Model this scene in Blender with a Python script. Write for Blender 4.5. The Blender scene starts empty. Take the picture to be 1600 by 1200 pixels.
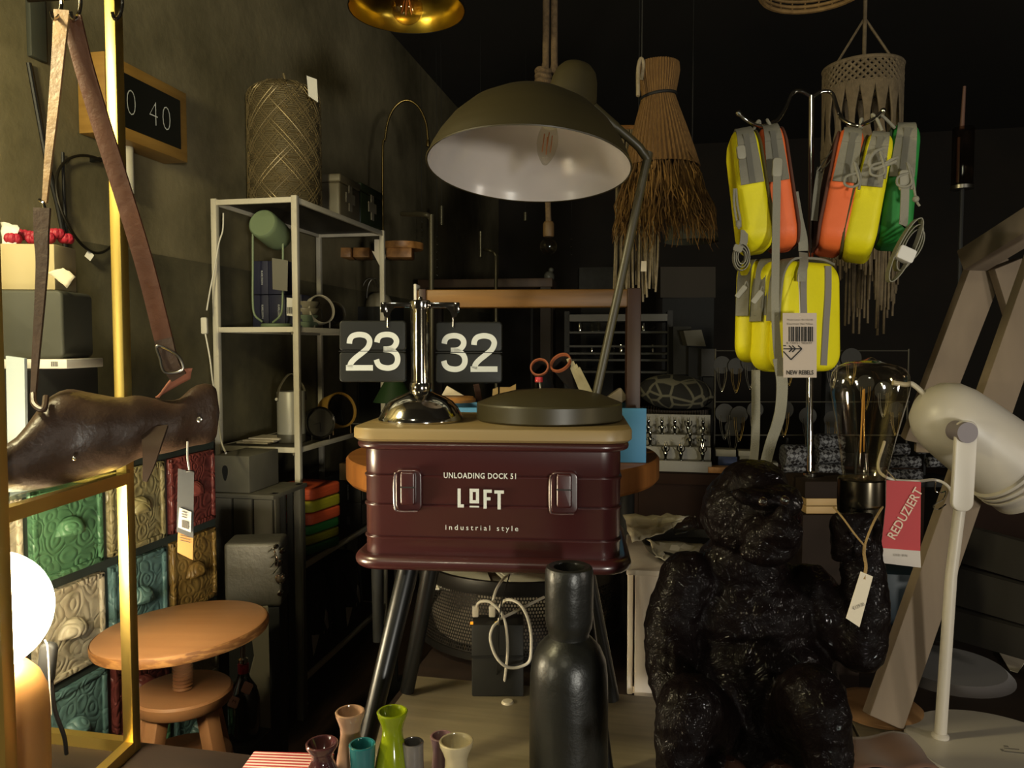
import bpy, bmesh, math, random
from mathutils import Vector, Matrix, Euler
random.seed(7)
R = math.radians
scene = bpy.context.scene
C = scene.collection

# ------------------------------------------------------------------ camera
FPX = 1202.0
YAW = R(11.5)
PITCH = R(2.86)
CAM = Vector((0.0, 0.0, 1.24))
cam_data = bpy.data.cameras.new('camera')
cam_data.sensor_width = 36.0
cam_data.lens = 36.0 * FPX / 1600.0
cam_data.clip_start = 0.02
cam = bpy.data.objects.new('camera', cam_data)
C.objects.link(cam)
cam.location = CAM
cam.rotation_euler = (math.pi / 2 - PITCH, 0, YAW)
scene.camera = cam

# ------------------------------------------------------------------ world, street light, exposure
world = bpy.data.worlds.new('night')
scene.world = world
world.use_nodes = True
world.node_tree.nodes['Background'].inputs[0].default_value = (1.0, 0.82, 0.6, 1)
world.node_tree.nodes['Background'].inputs[1].default_value = 0.008

def lamp(name, loc, energy, col, radius, kind='POINT', aim=None, spot=70):
    d = bpy.data.lights.new(name, kind)
    d.energy = energy
    d.color = col
    d.shadow_soft_size = radius
    if kind == 'SPOT':
        d.spot_size = R(spot)
        d.spot_blend = 0.6
    o = bpy.data.objects.new(name, d)
    C.objects.link(o)
    o.location = loc
    if aim is not None:
        o.rotation_euler = (Vector(aim) - Vector(loc)).to_track_quat('-Z', 'Y').to_euler()
    return o
lamp('street_lamp_light', (-0.75, -2.9, 3.4), 50, (1.0, 0.94, 0.76), 0.22)
lamp('shopfront_lamp_light', (2.5, -3.4, 0.80), 270, (1.0, 0.96, 0.93), 0.25)
lamp('pavement_lamp_light', (-3.2, -2.0, 1.25), 75, (1.0, 0.90, 0.70), 0.14)
lamp('window_lamp_left_light', (-1.12, 0.66, 1.85), 28, (1.0, 0.88, 0.52), 0.08)
lamp('window_lamp_right_light', (1.55, 0.62, 1.05), 8.0, (1.0, 0.90, 0.80), 0.08)
GLOBE = 40.0

vs = scene.view_settings
vs.view_transform = 'Standard'
vs.look = 'None'
vs.gamma = 1.0
vs.use_curve_mapping = False
vs.exposure = 1.0

# ------------------------------------------------------------------ pixel rays into the place
_f0 = Vector((-math.sin(YAW), math.cos(YAW), 0))
RIGHT = Vector((math.cos(YAW), math.sin(YAW), 0))
FWD = _f0 * math.cos(PITCH) - Vector((0, 0, 1)) * math.sin(PITCH)
UPV = Vector((0, 0, 1)) * math.cos(PITCH) + _f0 * math.sin(PITCH)
def ray(px, py):
    return FWD + RIGHT * ((px - 800.0) / FPX) - UPV * ((py - 600.0) / FPX)
def P(px, py, d):
    return CAM + ray(px, py) * d
def on(px, py, axis, v):
    r = ray(px, py)
    return CAM + r * ((v - CAM[axis]) / r[axis])
def PX(px, py, x): return on(px, py, 0, x)
def PY(px, py, y): return on(px, py, 1, y)
def PZ(px, py, z): return on(px, py, 2, z)
def S(d): return d / FPX

# ------------------------------------------------------------------ materials
def H(h):
    h = h.lstrip('#')
    o = []
    for i in (0, 2, 4):
        c = int(h[i:i + 2], 16) / 255.0
        o.append(c / 12.92 if c <= 0.04045 else ((c + 0.055) / 1.055) ** 2.4)
    return tuple(o) + (1.0,)
MATS = {}
def mat(name, col, rough=0.5, metal=0.0, col2=None, scale=8.0, stretch=(1, 1, 1), bump=0.0, bscale=None,
        coat=0.0, emit=None, estr=0.0, detail=4.0, contrast=(0.35, 0.65), sheen=0.0, spec=0.5, kind='noise', aniso=0.0, trans=0.0):
    if name in MATS:
        return MATS[name]
    m = bpy.data.materials.new(name)
    m.use_nodes = True
    nt = m.node_tree
    n = nt.nodes
    b = n['Principled BSDF']
    b.inputs['Base Color'].default_value = H(col)
    b.inputs['Roughness'].default_value = rough
    b.inputs['Metallic'].default_value = metal
    b.inputs['Coat Weight'].default_value = coat
    b.inputs['Coat Roughness'].default_value = 0.06
    b.inputs['Sheen Weight'].default_value = sheen
    b.inputs['Specular IOR Level'].default_value = spec
    b.inputs['Transmission Weight'].default_value = trans
    if emit:
        b.inputs['Emission Color'].default_value = H(emit)
        b.inputs['Emission Strength'].default_value = estr
    if col2 or bump:
        tc = n.new('ShaderNodeTexCoord')
        mp = n.new('ShaderNodeMapping')
        mp.inputs['Scale'].default_value = stretch
        nt.links.new(tc.outputs['Object'], mp.inputs[0])
    def tex(sc):
        if kind == 'wave':
            t = n.new('ShaderNodeTexWave')
            t.inputs['Scale'].default_value = sc
            t.inputs['Distortion'].default_value = 3.0
            t.inputs['Detail'].default_value = detail
            t.inputs['Detail Scale'].default_value = 1.6
            o = t.outputs['Fac']
        elif kind == 'voronoi':
            t = n.new('ShaderNodeTexVoronoi')
            t.inputs['Scale'].default_value = sc
            o = t.outputs['Distance']
        else:
            t = n.new('ShaderNodeTexNoise')
            t.inputs['Scale'].default_value = sc
            t.inputs['Detail'].default_value = detail
            t.inputs['Roughness'].default_value = 0.6
            o = t.outputs['Fac']
        nt.links.new(mp.outputs[0], t.inputs['Vector'])
        return o
    if col2:
        rp = n.new('ShaderNodeValToRGB')
        rp.color_ramp.elements[0].position = contrast[0]
        rp.color_ramp.elements[1].position = contrast[1]
        rp.color_ramp.elements[0].color = H(col)
        rp.color_ramp.elements[1].color = H(col2)
        nt.links.new(tex(scale), rp.inputs[0])
        nt.links.new(rp.outputs[0], b.inputs['Base Color'])
    if bump:
        bp = n.new('ShaderNodeBump')
        bp.inputs['Strength'].default_value = bump
        bp.inputs['Distance'].default_value = 0.01
        nt.links.new(tex(bscale or scale), bp.inputs['Height'])
        nt.links.new(bp.outputs[0], b.inputs['Normal'])
    MATS[name] = m
    return m
def thin_glass(name, tint='#ffffff', ior=1.45, rough=0.0):
    if name in MATS:
        return MATS[name]
    m = bpy.data.materials.new(name)
    m.use_nodes = True
    nt = m.node_tree
    n = nt.nodes
    for x in list(n):
        n.remove(x)
    out = n.new('ShaderNodeOutputMaterial')
    mix = n.new('ShaderNodeMixShader')
    tr = n.new('ShaderNodeBsdfTransparent')
    tr.inputs[0].default_value = H(tint)
    gl = n.new('ShaderNodeBsdfGlossy')
    gl.inputs['Roughness'].default_value = rough
    fr = n.new('ShaderNodeFresnel')
    # same reflection on both sides of the thin wall
    ge = n.new('ShaderNodeNewGeometry')
    mi = n.new('ShaderNodeMix')
    mi.inputs['A'].default_value = ior
    mi.inputs['B'].default_value = 1.0 / ior
    nt.links.new(ge.outputs['Backfacing'], mi.inputs['Factor'])
    nt.links.new(mi.outputs['Result'], fr.inputs[0])
    nt.links.new(fr.outputs[0], mix.inputs[0])
    nt.links.new(tr.outputs[0], mix.inputs[1])
    nt.links.new(gl.outputs[0], mix.inputs[2])
    nt.links.new(mix.outputs[0], out.inputs[0])
    MATS[name] = m
    return m

# ------------------------------------------------------------------ mesh building
W = {}
def frame(fwd=None, loc=(0, 0, 0), rotz=0.0, tilt=0.0, lean=0.0):
    """matrix: yaw rotz, then tilt about its own x, lean about its own y"""
    return Matrix.Translation(Vector(loc)) @ Matrix.Rotation(rotz, 4, 'Z') @ Matrix.Rotation(tilt, 4, 'X') @ Matrix.Rotation(lean, 4, 'Y')
def axes(loc, xdir, zdir):
    x = Vector(xdir).normalized()
    z = Vector(zdir)
    y = z.cross(x).normalized()
    z = x.cross(y).normalized()
    m = Matrix((x, y, z)).transposed().to_4x4()
    m.translation = Vector(loc)
    return m
def catmull(pts, n):
    pts = [Vector(p) for p in pts]
    if len(pts) < 3 or n < 2:
        return pts
    out = []
    q = [pts[0] * 2 - pts[1]] + pts + [pts[-1] * 2 - pts[-2]]
    for i in range(1, len(q) - 2):
        a, b, c, d = q[i - 1], q[i], q[i + 1], q[i + 2]
        for k in range(n):
            t = k / n
            out.append(0.5 * ((2 * b) + (c - a) * t + (2 * a - 5 * b + 4 * c - d) * t * t + (3 * b - a - 3 * c + d) * t ** 3))
    out.append(pts[-1])
    return out
class MB:
    def __init__(s):
        s.v = []
        s.f = []
        s.M = None
    def add(s, vs, fs, M=None):
        M = M if M is not None else s.M
        o = len(s.v)
        s.v += [(M @ Vector(p)) if M is not None else Vector(p) for p in vs]
        s.f += [tuple(i + o for i in f) for f in fs]
        return s
    def box(s, c, size, M=None, bev=0.0, seg=2):
        c = Vector(c)
        if bev <= 0:
            x, y, z = [k / 2 for k in size]
            vs = [c + Vector((a * x, b * y, d * z)) for d in (-1, 1) for b in (-1, 1) for a in (-1, 1)]
            return s.add(vs, [(0, 2, 3, 1), (4, 5, 7, 6), (0, 1, 5, 4), (2, 6, 7, 3), (0, 4, 6, 2), (1, 3, 7, 5)], M)
        bm = bmesh.new()
        bmesh.ops.create_cube(bm, size=1.0)
        for v in bm.verts:
            v.co = Vector((v.co.x * size[0], v.co.y * size[1], v.co.z * size[2])) + c
        bmesh.ops.bevel(bm, geom=list(bm.edges), offset=bev, segments=seg, affect='EDGES', profile=0.5)
        bm.verts.index_update()
        s.add([v.co.copy() for v in bm.verts], [[v.index for v in f.verts] for f in bm.faces], M)
        bm.free()
        return s
    def bar(s, a, b, w, h=None, up=(0, 0, 1), bev=0.0, ext=0.0):
        a = Vector(a)
        b = Vector(b)
        d = (b - a)
        L = d.length + 2 * ext
        d.normalize()
        u = Vector(up)
        sx = d.cross(u)
        if sx.length < 1e-4:
            sx = d.cross(Vector((1, 0, 0)))
        sx.normalize()
        u = sx.cross(d)
        m = Matrix((sx, d, u)).transposed().to_4x4()
        m.translation = (a + b) / 2
        if s.M is not None:
            m = s.M @ m
        return s.box((0, 0, 0), (w, L, h or w), m, bev)
    def tube(s, pts, r, seg=10, n=6, cap=True, closed=False):
        rs = r if isinstance(r, (list, tuple)) else None
        base = [Vector(p) for p in pts]
        if closed:
            k = len(base)
            ext = [base[i % k] for i in range(-2, k + 3)]
            q = catmull(ext, n)
            p = q[2 * n:2 * n + k * n]
        else:
            p = catmull(base, n) if (len(base) > 2 and n > 1) else base
        N = len(p)
        rad = []
        for i in range(N):
            if rs:
                t = i / max(1, N - 1) * (len(rs) - 1)
                j = min(int(t), len(rs) - 2)
                rad.append(rs[j] + (rs[j + 1] - rs[j]) * (t - j))
            else:
                rad.append(r)
        vs = []
        fs = []
        t0 = None
        nrm = None
        for i in range(N):
            if closed:
                t = p[(i + 1) % N] - p[(i - 1) % N]
            else:
                t = p[min(i + 1, N - 1)] - p[max(i - 1, 0)]
            if t.length < 1e-9:
                t = Vector((0, 0, 1))
            t.normalize()
            if nrm is None:
                nrm = t.orthogonal().normalized()
            else:
                nrm = (nrm - t * nrm.dot(t))
                if nrm.length < 1e-6:
                    nrm = t.orthogonal()
                nrm.normalize()
            bn = t.cross(nrm)
            for k in range(seg):
                a = 2 * math.pi * k / seg
                vs.append(p[i] + (nrm * math.cos(a) + bn * math.sin(a)) * rad[i])
        for i in range(N if closed else N - 1):
            j = (i + 1) % N
            for k in range(seg):
                k2 = (k + 1) % seg
                fs.append((i * seg + k, i * seg + k2, j * seg + k2, j * seg + k))
        if cap and not closed:
            fs.append(tuple(range(seg))[::-1])
            fs.append(tuple((N - 1) * seg + k for k in range(seg)))
        return s.add(vs, fs)
    def ribbon(s, pts, w, t, side, n=6, twist=0.0):
        """flat strap along pts; side = vector across the strap"""
        p = catmull(pts, n)
        N = len(p)
        vs = []
        fs = []
        for i in range(N):
            d = (p[min(i + 1, N - 1)] - p[max(i - 1, 0)]).normalized()
            sd = Vector(side)
            if twist:
                sd = Matrix.Rotation(twist * i / N, 3, d) @ sd
            sd = (sd - d * sd.dot(d)).normalized()
            nn = d.cross(sd)
            ww = w if not isinstance(w, (list, tuple)) else w[0] + (w[1] - w[0]) * i / (N - 1)
            for a, b in ((-1, -1), (1, -1), (1, 1), (-1, 1)):
                vs.append(p[i] + sd * (a * ww / 2) + nn * (b * t / 2))
        for i in range(N - 1):
            for k in range(4):
                k2 = (k + 1) % 4
                fs.append((i * 4 + k, i * 4 + k2, i * 4 + 4 + k2, i * 4 + 4 + k))
        fs.append((3, 2, 1, 0))
        fs.append(tuple((N - 1) * 4 + k for k in range(4)))
        return s.add(vs, fs)
    def lathe(s, prof, seg=32, M=None, loc=None, sx=1.0, sy=1.0, closed=False, a0=0.0, a1=2 * math.pi, cap=True):
        if M is None:
            M = Matrix.Translation(Vector(loc)) if loc is not None else None
        full = abs(a1 - a0 - 2 * math.pi) < 1e-6
        cols = seg if full else seg + 1
        vs = []
        fs = []
        for (r, z) in prof:
            for k in range(cols):
                a = a0 + (a1 - a0) * k / seg
                vs.append((math.cos(a) * r * sx, math.sin(a) * r * sy, z))
        n = len(prof)
        for i in range(n if closed else n - 1):
            j = (i + 1) % n
            for k in range(seg):
                k2 = (k + 1) % cols
                fs.append((i * cols + k, i * cols + k2, j * cols + k2, j * cols + k))
        if full and not closed and cap:
            for idx in (0, n - 1):
                if prof[idx][0] > 1e-5:
                    f = tuple(idx * cols + k for k in range(seg))
                    fs.append(f[::-1] if idx == 0 else f)
        return s.add(vs, fs, M)
    def ball(s, c, r, seg=16, rings=10, M=None):
        rx, ry, rz = (r, r, r) if not isinstance(r, (tuple, list)) else r
        vs = [(0, 0, -1)]
        for i in range(1, rings):
            a = -math.pi / 2 + math.pi * i / rings
            for k in range(seg):
                b = 2 * math.pi * k / seg
                vs.append((math.cos(a) * math.cos(b), math.cos(a) * math.sin(b), math.sin(a)))
        vs.append((0, 0, 1))
        fs = []
        for k in range(seg):
            k2 = (k + 1) % seg
            fs.append((0, 1 + k2, 1 + k))
            for i in range(rings - 2):
                o = 1 + i * seg
                fs.append((o + k, o + k2, o + seg + k2, o + seg + k))
            o = 1 + (rings - 2) * seg
            fs.append((o + k, o + k2, len(vs) - 1))
        mm = Matrix.Translation(Vector(c)) @ (M.to_3x3().to_4x4() if M is not None else Matrix.Identity(4)) @ Matrix.Diagonal((rx, ry, rz, 1))
        return s.add(vs, fs, (s.M @ mm) if s.M is not None else mm)
    def pillow(s, w, h, t, r, b, M=None, seg=6, rings=4, top=1.0):
        """rounded rectangle w (x) by h (z), thick t (y), corner radius r, edge rounding b; top = width factor at the top"""
        def outline(e):
            o = []
            hw, hh = w / 2 - e, h / 2 - e
            rr = max(r - e, 1e-4)
            for cx, cz, a0 in ((1, 1, 0), (-1, 1, 90), (-1, -1, 180), (1, -1, 270)):
                for k in range(seg + 1):
                    a = R(a0 + 90 * k / seg)
                    x, z = cx * (hw - rr) + rr * math.cos(a), cz * (hh - rr) + rr * math.sin(a)
                    x *= 1 + (top - 1) * (z / h + 0.5)
                    o.append((x, z))
            return o
        vs = []
        fs = []
        lev = []
        for k in range(rings + 1):
            a = math.pi / 2 * k / rings
            lev.append((b * (1 - math.sin(a)), -t / 2 + b * (1 - math.cos(a))))
        lev = lev + [(e, -y) for e, y in lev[::-1]]
        for e, y in lev:
            for (x, z) in outline(e):
                vs.append((x, y, z))
        m = 4 * (seg + 1)
        for i in range(len(lev) - 1):
            for k in range(m):
                k2 = (k + 1) % m
                fs.append((i * m + k, (i + 1) * m + k, (i + 1) * m + k2, i * m + k2))
        fs.append(tuple(range(m))[::-1])
        fs.append(tuple((len(lev) - 1) * m + k for k in range(m)))
        return s.add(vs, [f[::-1] for f in fs], M)
    def prism(s, poly, t, M=None):
        """polygon in local xz plane, extruded from y=0 to y=t"""
        n = len(poly)
        vs = [(x, 0, z) for x, z in poly] + [(x, t, z) for x, z in poly]
        fs = [tuple(range(n)), tuple(range(n, 2 * n))[::-1]] + [(k, n + k, n + (k + 1) % n, (k + 1) % n) for k in range(n)]
        return s.add(vs, fs, M)
    def grid(s, fn, nu, nv, M=None):
        vs = [fn(i / nu, j / nv) for j in range(nv + 1) for i in range(nu + 1)]
        fs = [(j * (nu + 1) + i, j * (nu + 1) + i + 1, (j + 1) * (nu + 1) + i + 1, (j + 1) * (nu + 1) + i) for j in range(nv) for i in range(nu)]
        return s.add(vs, fs, M)
    def build(s, name, material, parent=None, smooth=True, fix=True, angle=40):
        inv = W[parent.name].inverted() if parent is not None else None
        me = bpy.data.meshes.new(name)
        me.from_pydata([(inv @ v) if inv is not None else v for v in s.v], [], s.f)
        me.update()
        if fix:
            bm = bmesh.new()
            bm.from_mesh(me)
            bmesh.ops.recalc_face_normals(bm, faces=bm.faces)
            bm.to_mesh(me)
            bm.free()
        if smooth:
            me.shade_smooth()
            me.set_sharp_from_angle(angle=R(angle))
        me.materials.append(material)
        o = bpy.data.objects.new(name, me)
        C.objects.link(o)
        if parent is not None:
            o.parent = parent
            W[o.name] = W[parent.name]
        else:
            W[o.name] = Matrix.Identity(4)
        return o
def center(o):
    """move a one-mesh thing's origin to the bottom centre of its mesh"""
    vs = o.data.vertices
    lo = Vector((min(v.co.x for v in vs), min(v.co.y for v in vs), min(v.co.z for v in vs)))
    hi = Vector((max(v.co.x for v in vs), max(v.co.y for v in vs), max(v.co.z for v in vs)))
    c = Vector(((lo.x + hi.x) / 2, (lo.y + hi.y) / 2, lo.z))
    o.data.transform(Matrix.Translation(-c))
    o.location = c
    W[o.name] = Matrix.Translation(c)
    return o
def tag(o, label, cat, group=None):
    o['label'] = label
    o['category'] = cat
    if group:
        o['group'] = group
    return o
def thing(name, label, cat, loc, rotz=0.0, group=None):
    o = bpy.data.objects.new(name, None)
    o.empty_display_size = 0.05
    C.objects.link(o)
    o.location = loc
    o.rotation_euler = (0, 0, rotz)
    W[o.name] = Matrix.Translation(Vector(loc)) @ Matrix.Rotation(rotz, 4, 'Z')
    return tag(o, label, cat, group)
def single(mb, name, material, label, cat, group=None, smooth=True):
    o = mb.build(name, material, None, smooth)
    center(o)
    return tag(o, label, cat, group)
def struct(mb, name, material, parent=None):
    o = mb.build(name, material, parent, smooth=False)
    if parent is None:
        o['kind'] = 'structure'
    return o
def text(name, string, M, w, h, material, parent, bold=0.0, ext=0.0004, shear=0.0, space=1.0):
    """flat lettering fitted to w by h, centred on M's origin, lying in M's xz plane facing -y"""
    cu = bpy.data.curves.new('txt', 'FONT')
    cu.body = string
    cu.size = 1.0
    cu.offset = bold
    cu.shear = shear
    cu.space_character = space
    cu.extrude = 0.0
    cu.resolution_u = 3
    ob = bpy.data.objects.new('txt', cu)
    C.objects.link(ob)
    dg = bpy.context.evaluated_depsgraph_get()
    me = bpy.data.meshes.new_from_object(ob.evaluated_get(dg))
    bpy.data.objects.remove(ob)
    bpy.data.curves.remove(cu)
    xs = [v.co.x for v in me.vertices]
    ys = [v.co.y for v in me.vertices]
    x0, x1, y0, y1 = min(xs), max(xs), min(ys), max(ys)
    mb = MB()
    vs = [(((v.co.x - x0) / (x1 - x0) - 0.5) * w, 0, ((v.co.y - y0) / (y1 - y0) - 0.5) * h) for v in me.vertices]
    fs = [tuple(p.vertices) for p in me.polygons]
    mb.add(vs, fs, M @ Matrix.Translation((0, -ext, 0)))
    bpy.data.meshes.remove(me)
    return mb.build(name, material, parent, smooth=False, fix=False)
def arc(c, r, a0, a1, n, u, v):
    c = Vector(c); u = Vector(u); v = Vector(v)
    return [c + (u * math.cos(R(a0 + (a1 - a0) * i / n)) + v * math.sin(R(a0 + (a1 - a0) * i / n))) * r for i in range(n + 1)]
def face(px, py, d, turn=0.0, roll=0.0, tilt=-2.86):
    """frame at a point, x to the viewer's right, y away, z up; turn about z, roll in the picture, tilt backwards"""
    return Matrix.Translation(P(px, py, d)) @ Matrix.Rotation(YAW + R(turn), 4, 'Z') @ Matrix.Rotation(R(tilt), 4, 'X') @ Matrix.Rotation(R(roll), 4, 'Y')
UP = Vector((0, 0, 1))
BACK = _f0.copy()

# ================================================================== shared materials
M_conc = mat('old_plaster', '#50492f', 0.9, col2='#938766', scale=1.7, bump=0.5, bscale=9, detail=9, contrast=(0.3, 0.72))
M_conc_dark = mat('dark_plaster', '#423d2a', 0.85, col2='#6e6649', scale=2.2, bump=0.35, bscale=12, detail=8)
M_backwall = mat('dark_backwall', '#1b1712', 0.9, col2='#241d15', scale=2.0)
M_ceiling = mat('dark_ceiling', '#14110d', 0.95, col2='#1c1712', scale=1.5)
M_floor = mat('dark_floorboards', '#2a1c14', 0.55, col2='#3c2a1e', scale=5, stretch=(8, 1, 1), bump=0.15)
M_black = mat('satin_black', '#0c0c0b', 0.32)
M_matte_black = mat('matte_black', '#111110', 0.7)
M_chrome = mat('chrome', '#d6d2ca', 0.07, 1.0)
M_steel = mat('brushed_steel', '#8f8b82', 0.3, 1.0)
M_brass = mat('brass', '#c9a24a', 0.28, 1.0, bump=0.03, bscale=60)
M_old_brass = mat('aged_brass', '#8f7a4a', 0.35, 1.0)
M_white_paint = mat('white_paint', '#c9c3b2', 0.45)
M_paper = mat('paper', '#d9cdb6', 0.85)
M_white_paper = mat('white_paper', '#dcd8cf', 0.8)
M_ink = mat('black_ink', '#131211', 0.8)
M_grey_ink = mat('grey_ink', '#6a655e', 0.8)
M_white_ink = mat('white_print', '#cdd0cc', 0.6)
M_white_cable = mat('white_cable', '#d5cfc0', 0.45)
M_black_cable = mat('black_cable', '#141312', 0.5)
M_glass = thin_glass('clear_glass', '#f4f2ea', 1.5)
M_oak = mat('oak', '#9a6a38', 0.45, col2='#b98449', scale=3, stretch=(14, 1, 14), bump=0.08, kind='noise')
M_cord = mat('cotton_cord', '#9c8d72', 0.95, col2='#857658', scale=60, bump=0.2)
M_grey_web = mat('grey_webbing', '#8b8777', 0.85, bump=0.3, bscale=500)
M_pine_light = mat('pale_pine', '#b79a67', 0.6, col2='#a5824e', scale=4, stretch=(1, 12, 1))

# ================================================================== the shell of the shop
XL, XR, YF, YB, ZC = -1.55, 3.2, 0.42, 7.0, 3.0
struct(MB().box((0.8, 3.7, -0.05), (5.0, 6.9, 0.1)), 'floor', M_floor)
struct(MB().box((0.8, 3.7, ZC + 0.05), (5.0, 6.9, 0.1)), 'ceiling', M_ceiling)
struct(MB().box((XL - 0.06, 3.7, ZC / 2), (0.12, 6.9, ZC)), 'wall_left', M_conc)
struct(MB().box((XR + 0.06, 3.7, ZC / 2), (0.12, 6.9, ZC)), 'wall_right', M_backwall)
struct(MB().box((0.8, YB + 0.06, ZC / 2), (5.0, 0.12, ZC)), 'wall_back', M_backwall)
struct(MB().box((0.8, YF - 0.04, 0.28), (4.9, 0.08, 0.56)), 'wall_front', M_matte_black)
# dark painted lower zone of the left wall, a skin a few millimetres proud
struct(MB().box((XL + 0.002, 3.6, 0.76), (0.006, 6.6, 1.52)), 'trim_1', M_conc_dark)
win = MB().box((0.8, YF - 0.02, 1.78), (4.7, 0.012, 2.4)).build('window_1', thin_glass('window_glass', '#fbfbf8', 1.3), None, False)
win['kind'] = 'structure'
# conduit and dark board on the upper left of the wall
_y0, _y1 = PX(45, 50, XL + 0.01).y, PX(70, 50, XL + 0.01).y
b = MB().box((XL + 0.009, (_y0 + _y1) / 2, PX(57, 95, XL).z + 0.4), (0.015, _y1 - _y0, 0.8), bev=0.003)
o = single(b, 'wall_duct', mat('duct_paint', '#33352d', 0.7, col2='#3a3b31', scale=6), 'dull green-grey duct cover at the top of the left wall', 'duct')

# ---- display platform in the window
Z_PLAT, Z_BOARD = 0.605, 0.62
pl = thing('display_platform', 'low dark window platform carrying the side table and vases', 'platform', (0.6, 1.2, 0))
b = MB().box((0.84, 0.765, Z_PLAT / 2), (3.9, 0.59, Z_PLAT))
b.box((1.16, 1.5, Z_PLAT / 2), (3.28, 0.9, Z_PLAT))
b.build('base', mat('platform_stain', '#20150f', 0.6, col2='#2c1e16', scale=4, stretch=(1, 8, 1)), pl, False)
M_greyoak = mat('grey_oak', '#695f4a', 0.5, col2='#7d725a', scale=3.2, stretch=(1.2, 14, 1), bump=0.06, detail=7)
b = MB()
for k, (x0, x1) in enumerate(((-0.46, 0.30), (0.303, 1.05), (1.053, 1.9))):
    MB().box(((x0 + x1) / 2, 1.04, (Z_PLAT + Z_BOARD) / 2), (x1 - x0, 0.63, Z_BOARD - Z_PLAT), bev=0.003).build('board', M_greyoak, pl)
b = MB().lathe([(0.0, 0.004), (0.009, 0.0035), (0.011, 0.0)], 16, loc=PZ(793, 1098, Z_BOARD))
b.build('screw_cap', mat('screw_cap', '#b5ab95', 0.4), pl)

# ================================================================== side table: maroon metal box on legs
BOX_A = YAW + R(-5)
bc = P(764, 895, 1.11)
BD = 0.262
BASEZ = bc.z
bo = Vector((bc.x, bc.y, 0)) + (Matrix.Rotation(BOX_A, 3, 'Z') @ Vector((0, BD / 2, 0)))
st = thing('side_table', 'maroon metal storage box side table with wooden lid and black legs', 'side table', (bo.x, bo.y, Z_BOARD), BOX_A)
BM = Matrix.Translation((bo.x, bo.y, BASEZ)) @ Matrix.Rotation(BOX_A, 4, 'Z')
M_maroon = mat('maroon_enamel', '#3e1819', 0.30, col2='#381516', scale=3, spec=0.9, coat=0.2)
def rrect(w, d, r, seg=8):
    o = []
    for cx, cy, a0 in ((1, 1, 0), (-1, 1, 90), (-1, -1, 180), (1, -1, 270)):
        for k in range(seg + 1):
            a = R(a0 + 90 * k / seg)
            o.append((cx * (w / 2 - r) + r * math.cos(a), cy * (d / 2 - r) + r * math.sin(a)))
    return o
def loft(mb, levels, M, caps=True, seg=8):
    """levels: (w, d, r, z)"""
    vs, fs = [], []
    m = 4 * (seg + 1)
    for (w, d, r, z) in levels:
        vs += [(x, y, z) for x, y in rrect(w, d, r, seg)]
    for i in range(len(levels) - 1):
        for k in range(m):
            k2 = (k + 1) % m
            fs.append((i * m + k, i * m + k2, (i + 1) * m + k2, (i + 1) * m + k))
    if caps:
        fs.append(tuple(range(m))[::-1])
        fs.append(tuple((len(levels) - 1) * m + k for k in range(m)))
    mb.add(vs, fs, M)
    return mb
bw, bd = 0.378, 0.245
lv = []
z = 0.012
HB = 0.179
grooves = (0.046, 0.094, 0.137)
lv.append((bw, bd, 0.03, 0.012))
for g in grooves:
    lv += [(bw, bd, 0.03, g - 0.004), (bw + 0.004, bd + 0.004, 0.031, g - 0.0015), (bw + 0.004, bd + 0.004, 0.031, g + 0.0005), (bw - 0.004, bd - 0.004, 0.029, g + 0.002), (bw, bd, 0.03, g + 0.005)]
lv.append((bw, bd, 0.03, HB))
loft(MB(), lv, BM).build('body', M_maroon, st, angle=60)
# rolled bottom flange and top rim
def roll(w, d, r, z, t):
    out = []
    for k in range(9):
        a = -math.pi / 2 + math.pi * k / 8
        e = t * math.cos(a)
        out.append((w + 2 * e, d + 2 * e, r + e, z + t * math.sin(a)))
    return out
loft(MB(), roll(bw + 0.012, bd + 0.012, 0.034, 0.011, 0.0105), BM).build('base_rim', M_maroon, st)
loft(MB(), [(bw, bd, 0.03, HB - 0.004)] + roll(bw + 0.012, bd + 0.012, 0.036, HB + 0.004, 0.006) + [(bw, bd, 0.03, HB + 0.012)], BM).build('top_rim', M_maroon, st)
M_lid = mat('lid_beech', '#84704a', 0.42, col2='#917b52', scale=2.5, stretch=(1, 10, 1), bump=0.04)
lw, ld = 0.410, 0.277
loft(MB(), [(lw - 0.01, ld - 0.01, 0.036, HB + 0.010), (lw, ld, 0.04, HB + 0.014), (lw, ld, 0.04, HB + 0.026), (lw - 0.003, ld - 0.003, 0.039, HB + 0.029), (lw - 0.008, ld - 0.008, 0.038, HB + 0.030)], BM).build('lid', M_lid, st)
LIDZ = BASEZ + HB + 0.030
for sx in (-0.118, 0.108):
    F = BM @ Matrix.Translation((sx, -bd / 2 - 0.001, 0.117))
    la = MB()
    la.pillow(0.040, 0.062, 0.006, 0.010, 0.003, F)
    la.build('latch_plate', M_maroon, st)
    lo = MB().pillow(0.022, 0.049, 0.010, 0.004, 0.003, F @ Matrix.Translation((0, -0.006, 0.004))).build('latch', M_maroon, st)
    MB().box((0, -0.0112, 0.006), (0.022, 0.0015, 0.0018), F).build('latch_seam', M_matte_black, lo)
    w = MB()
    w.M = F
    w.tube([(-0.016, -0.004, 0.026), (-0.020, -0.006, 0.02), (-0.020, -0.006, -0.022), (-0.014, -0.006, -0.03), (0.014, -0.006, -0.03)], 0.0018, 6)
    w.M = None
    w.build('latch_wire', M_maroon, st)
tf = BM @ Matrix.Translation((0, -bd / 2 - 0.0012, 0))
def bx(px): return (px - 764) * S(1.11)
def bz(py): return (895 - py) * S(1.11)
text('lettering', 'UNLOADING DOCK 51', tf @ Matrix.Translation((bx(749), 0, bz(743.5))), 0.105, 0.0084, M_white_ink, st, bold=0.02, space=1.12, ext=0.0020)
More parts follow.
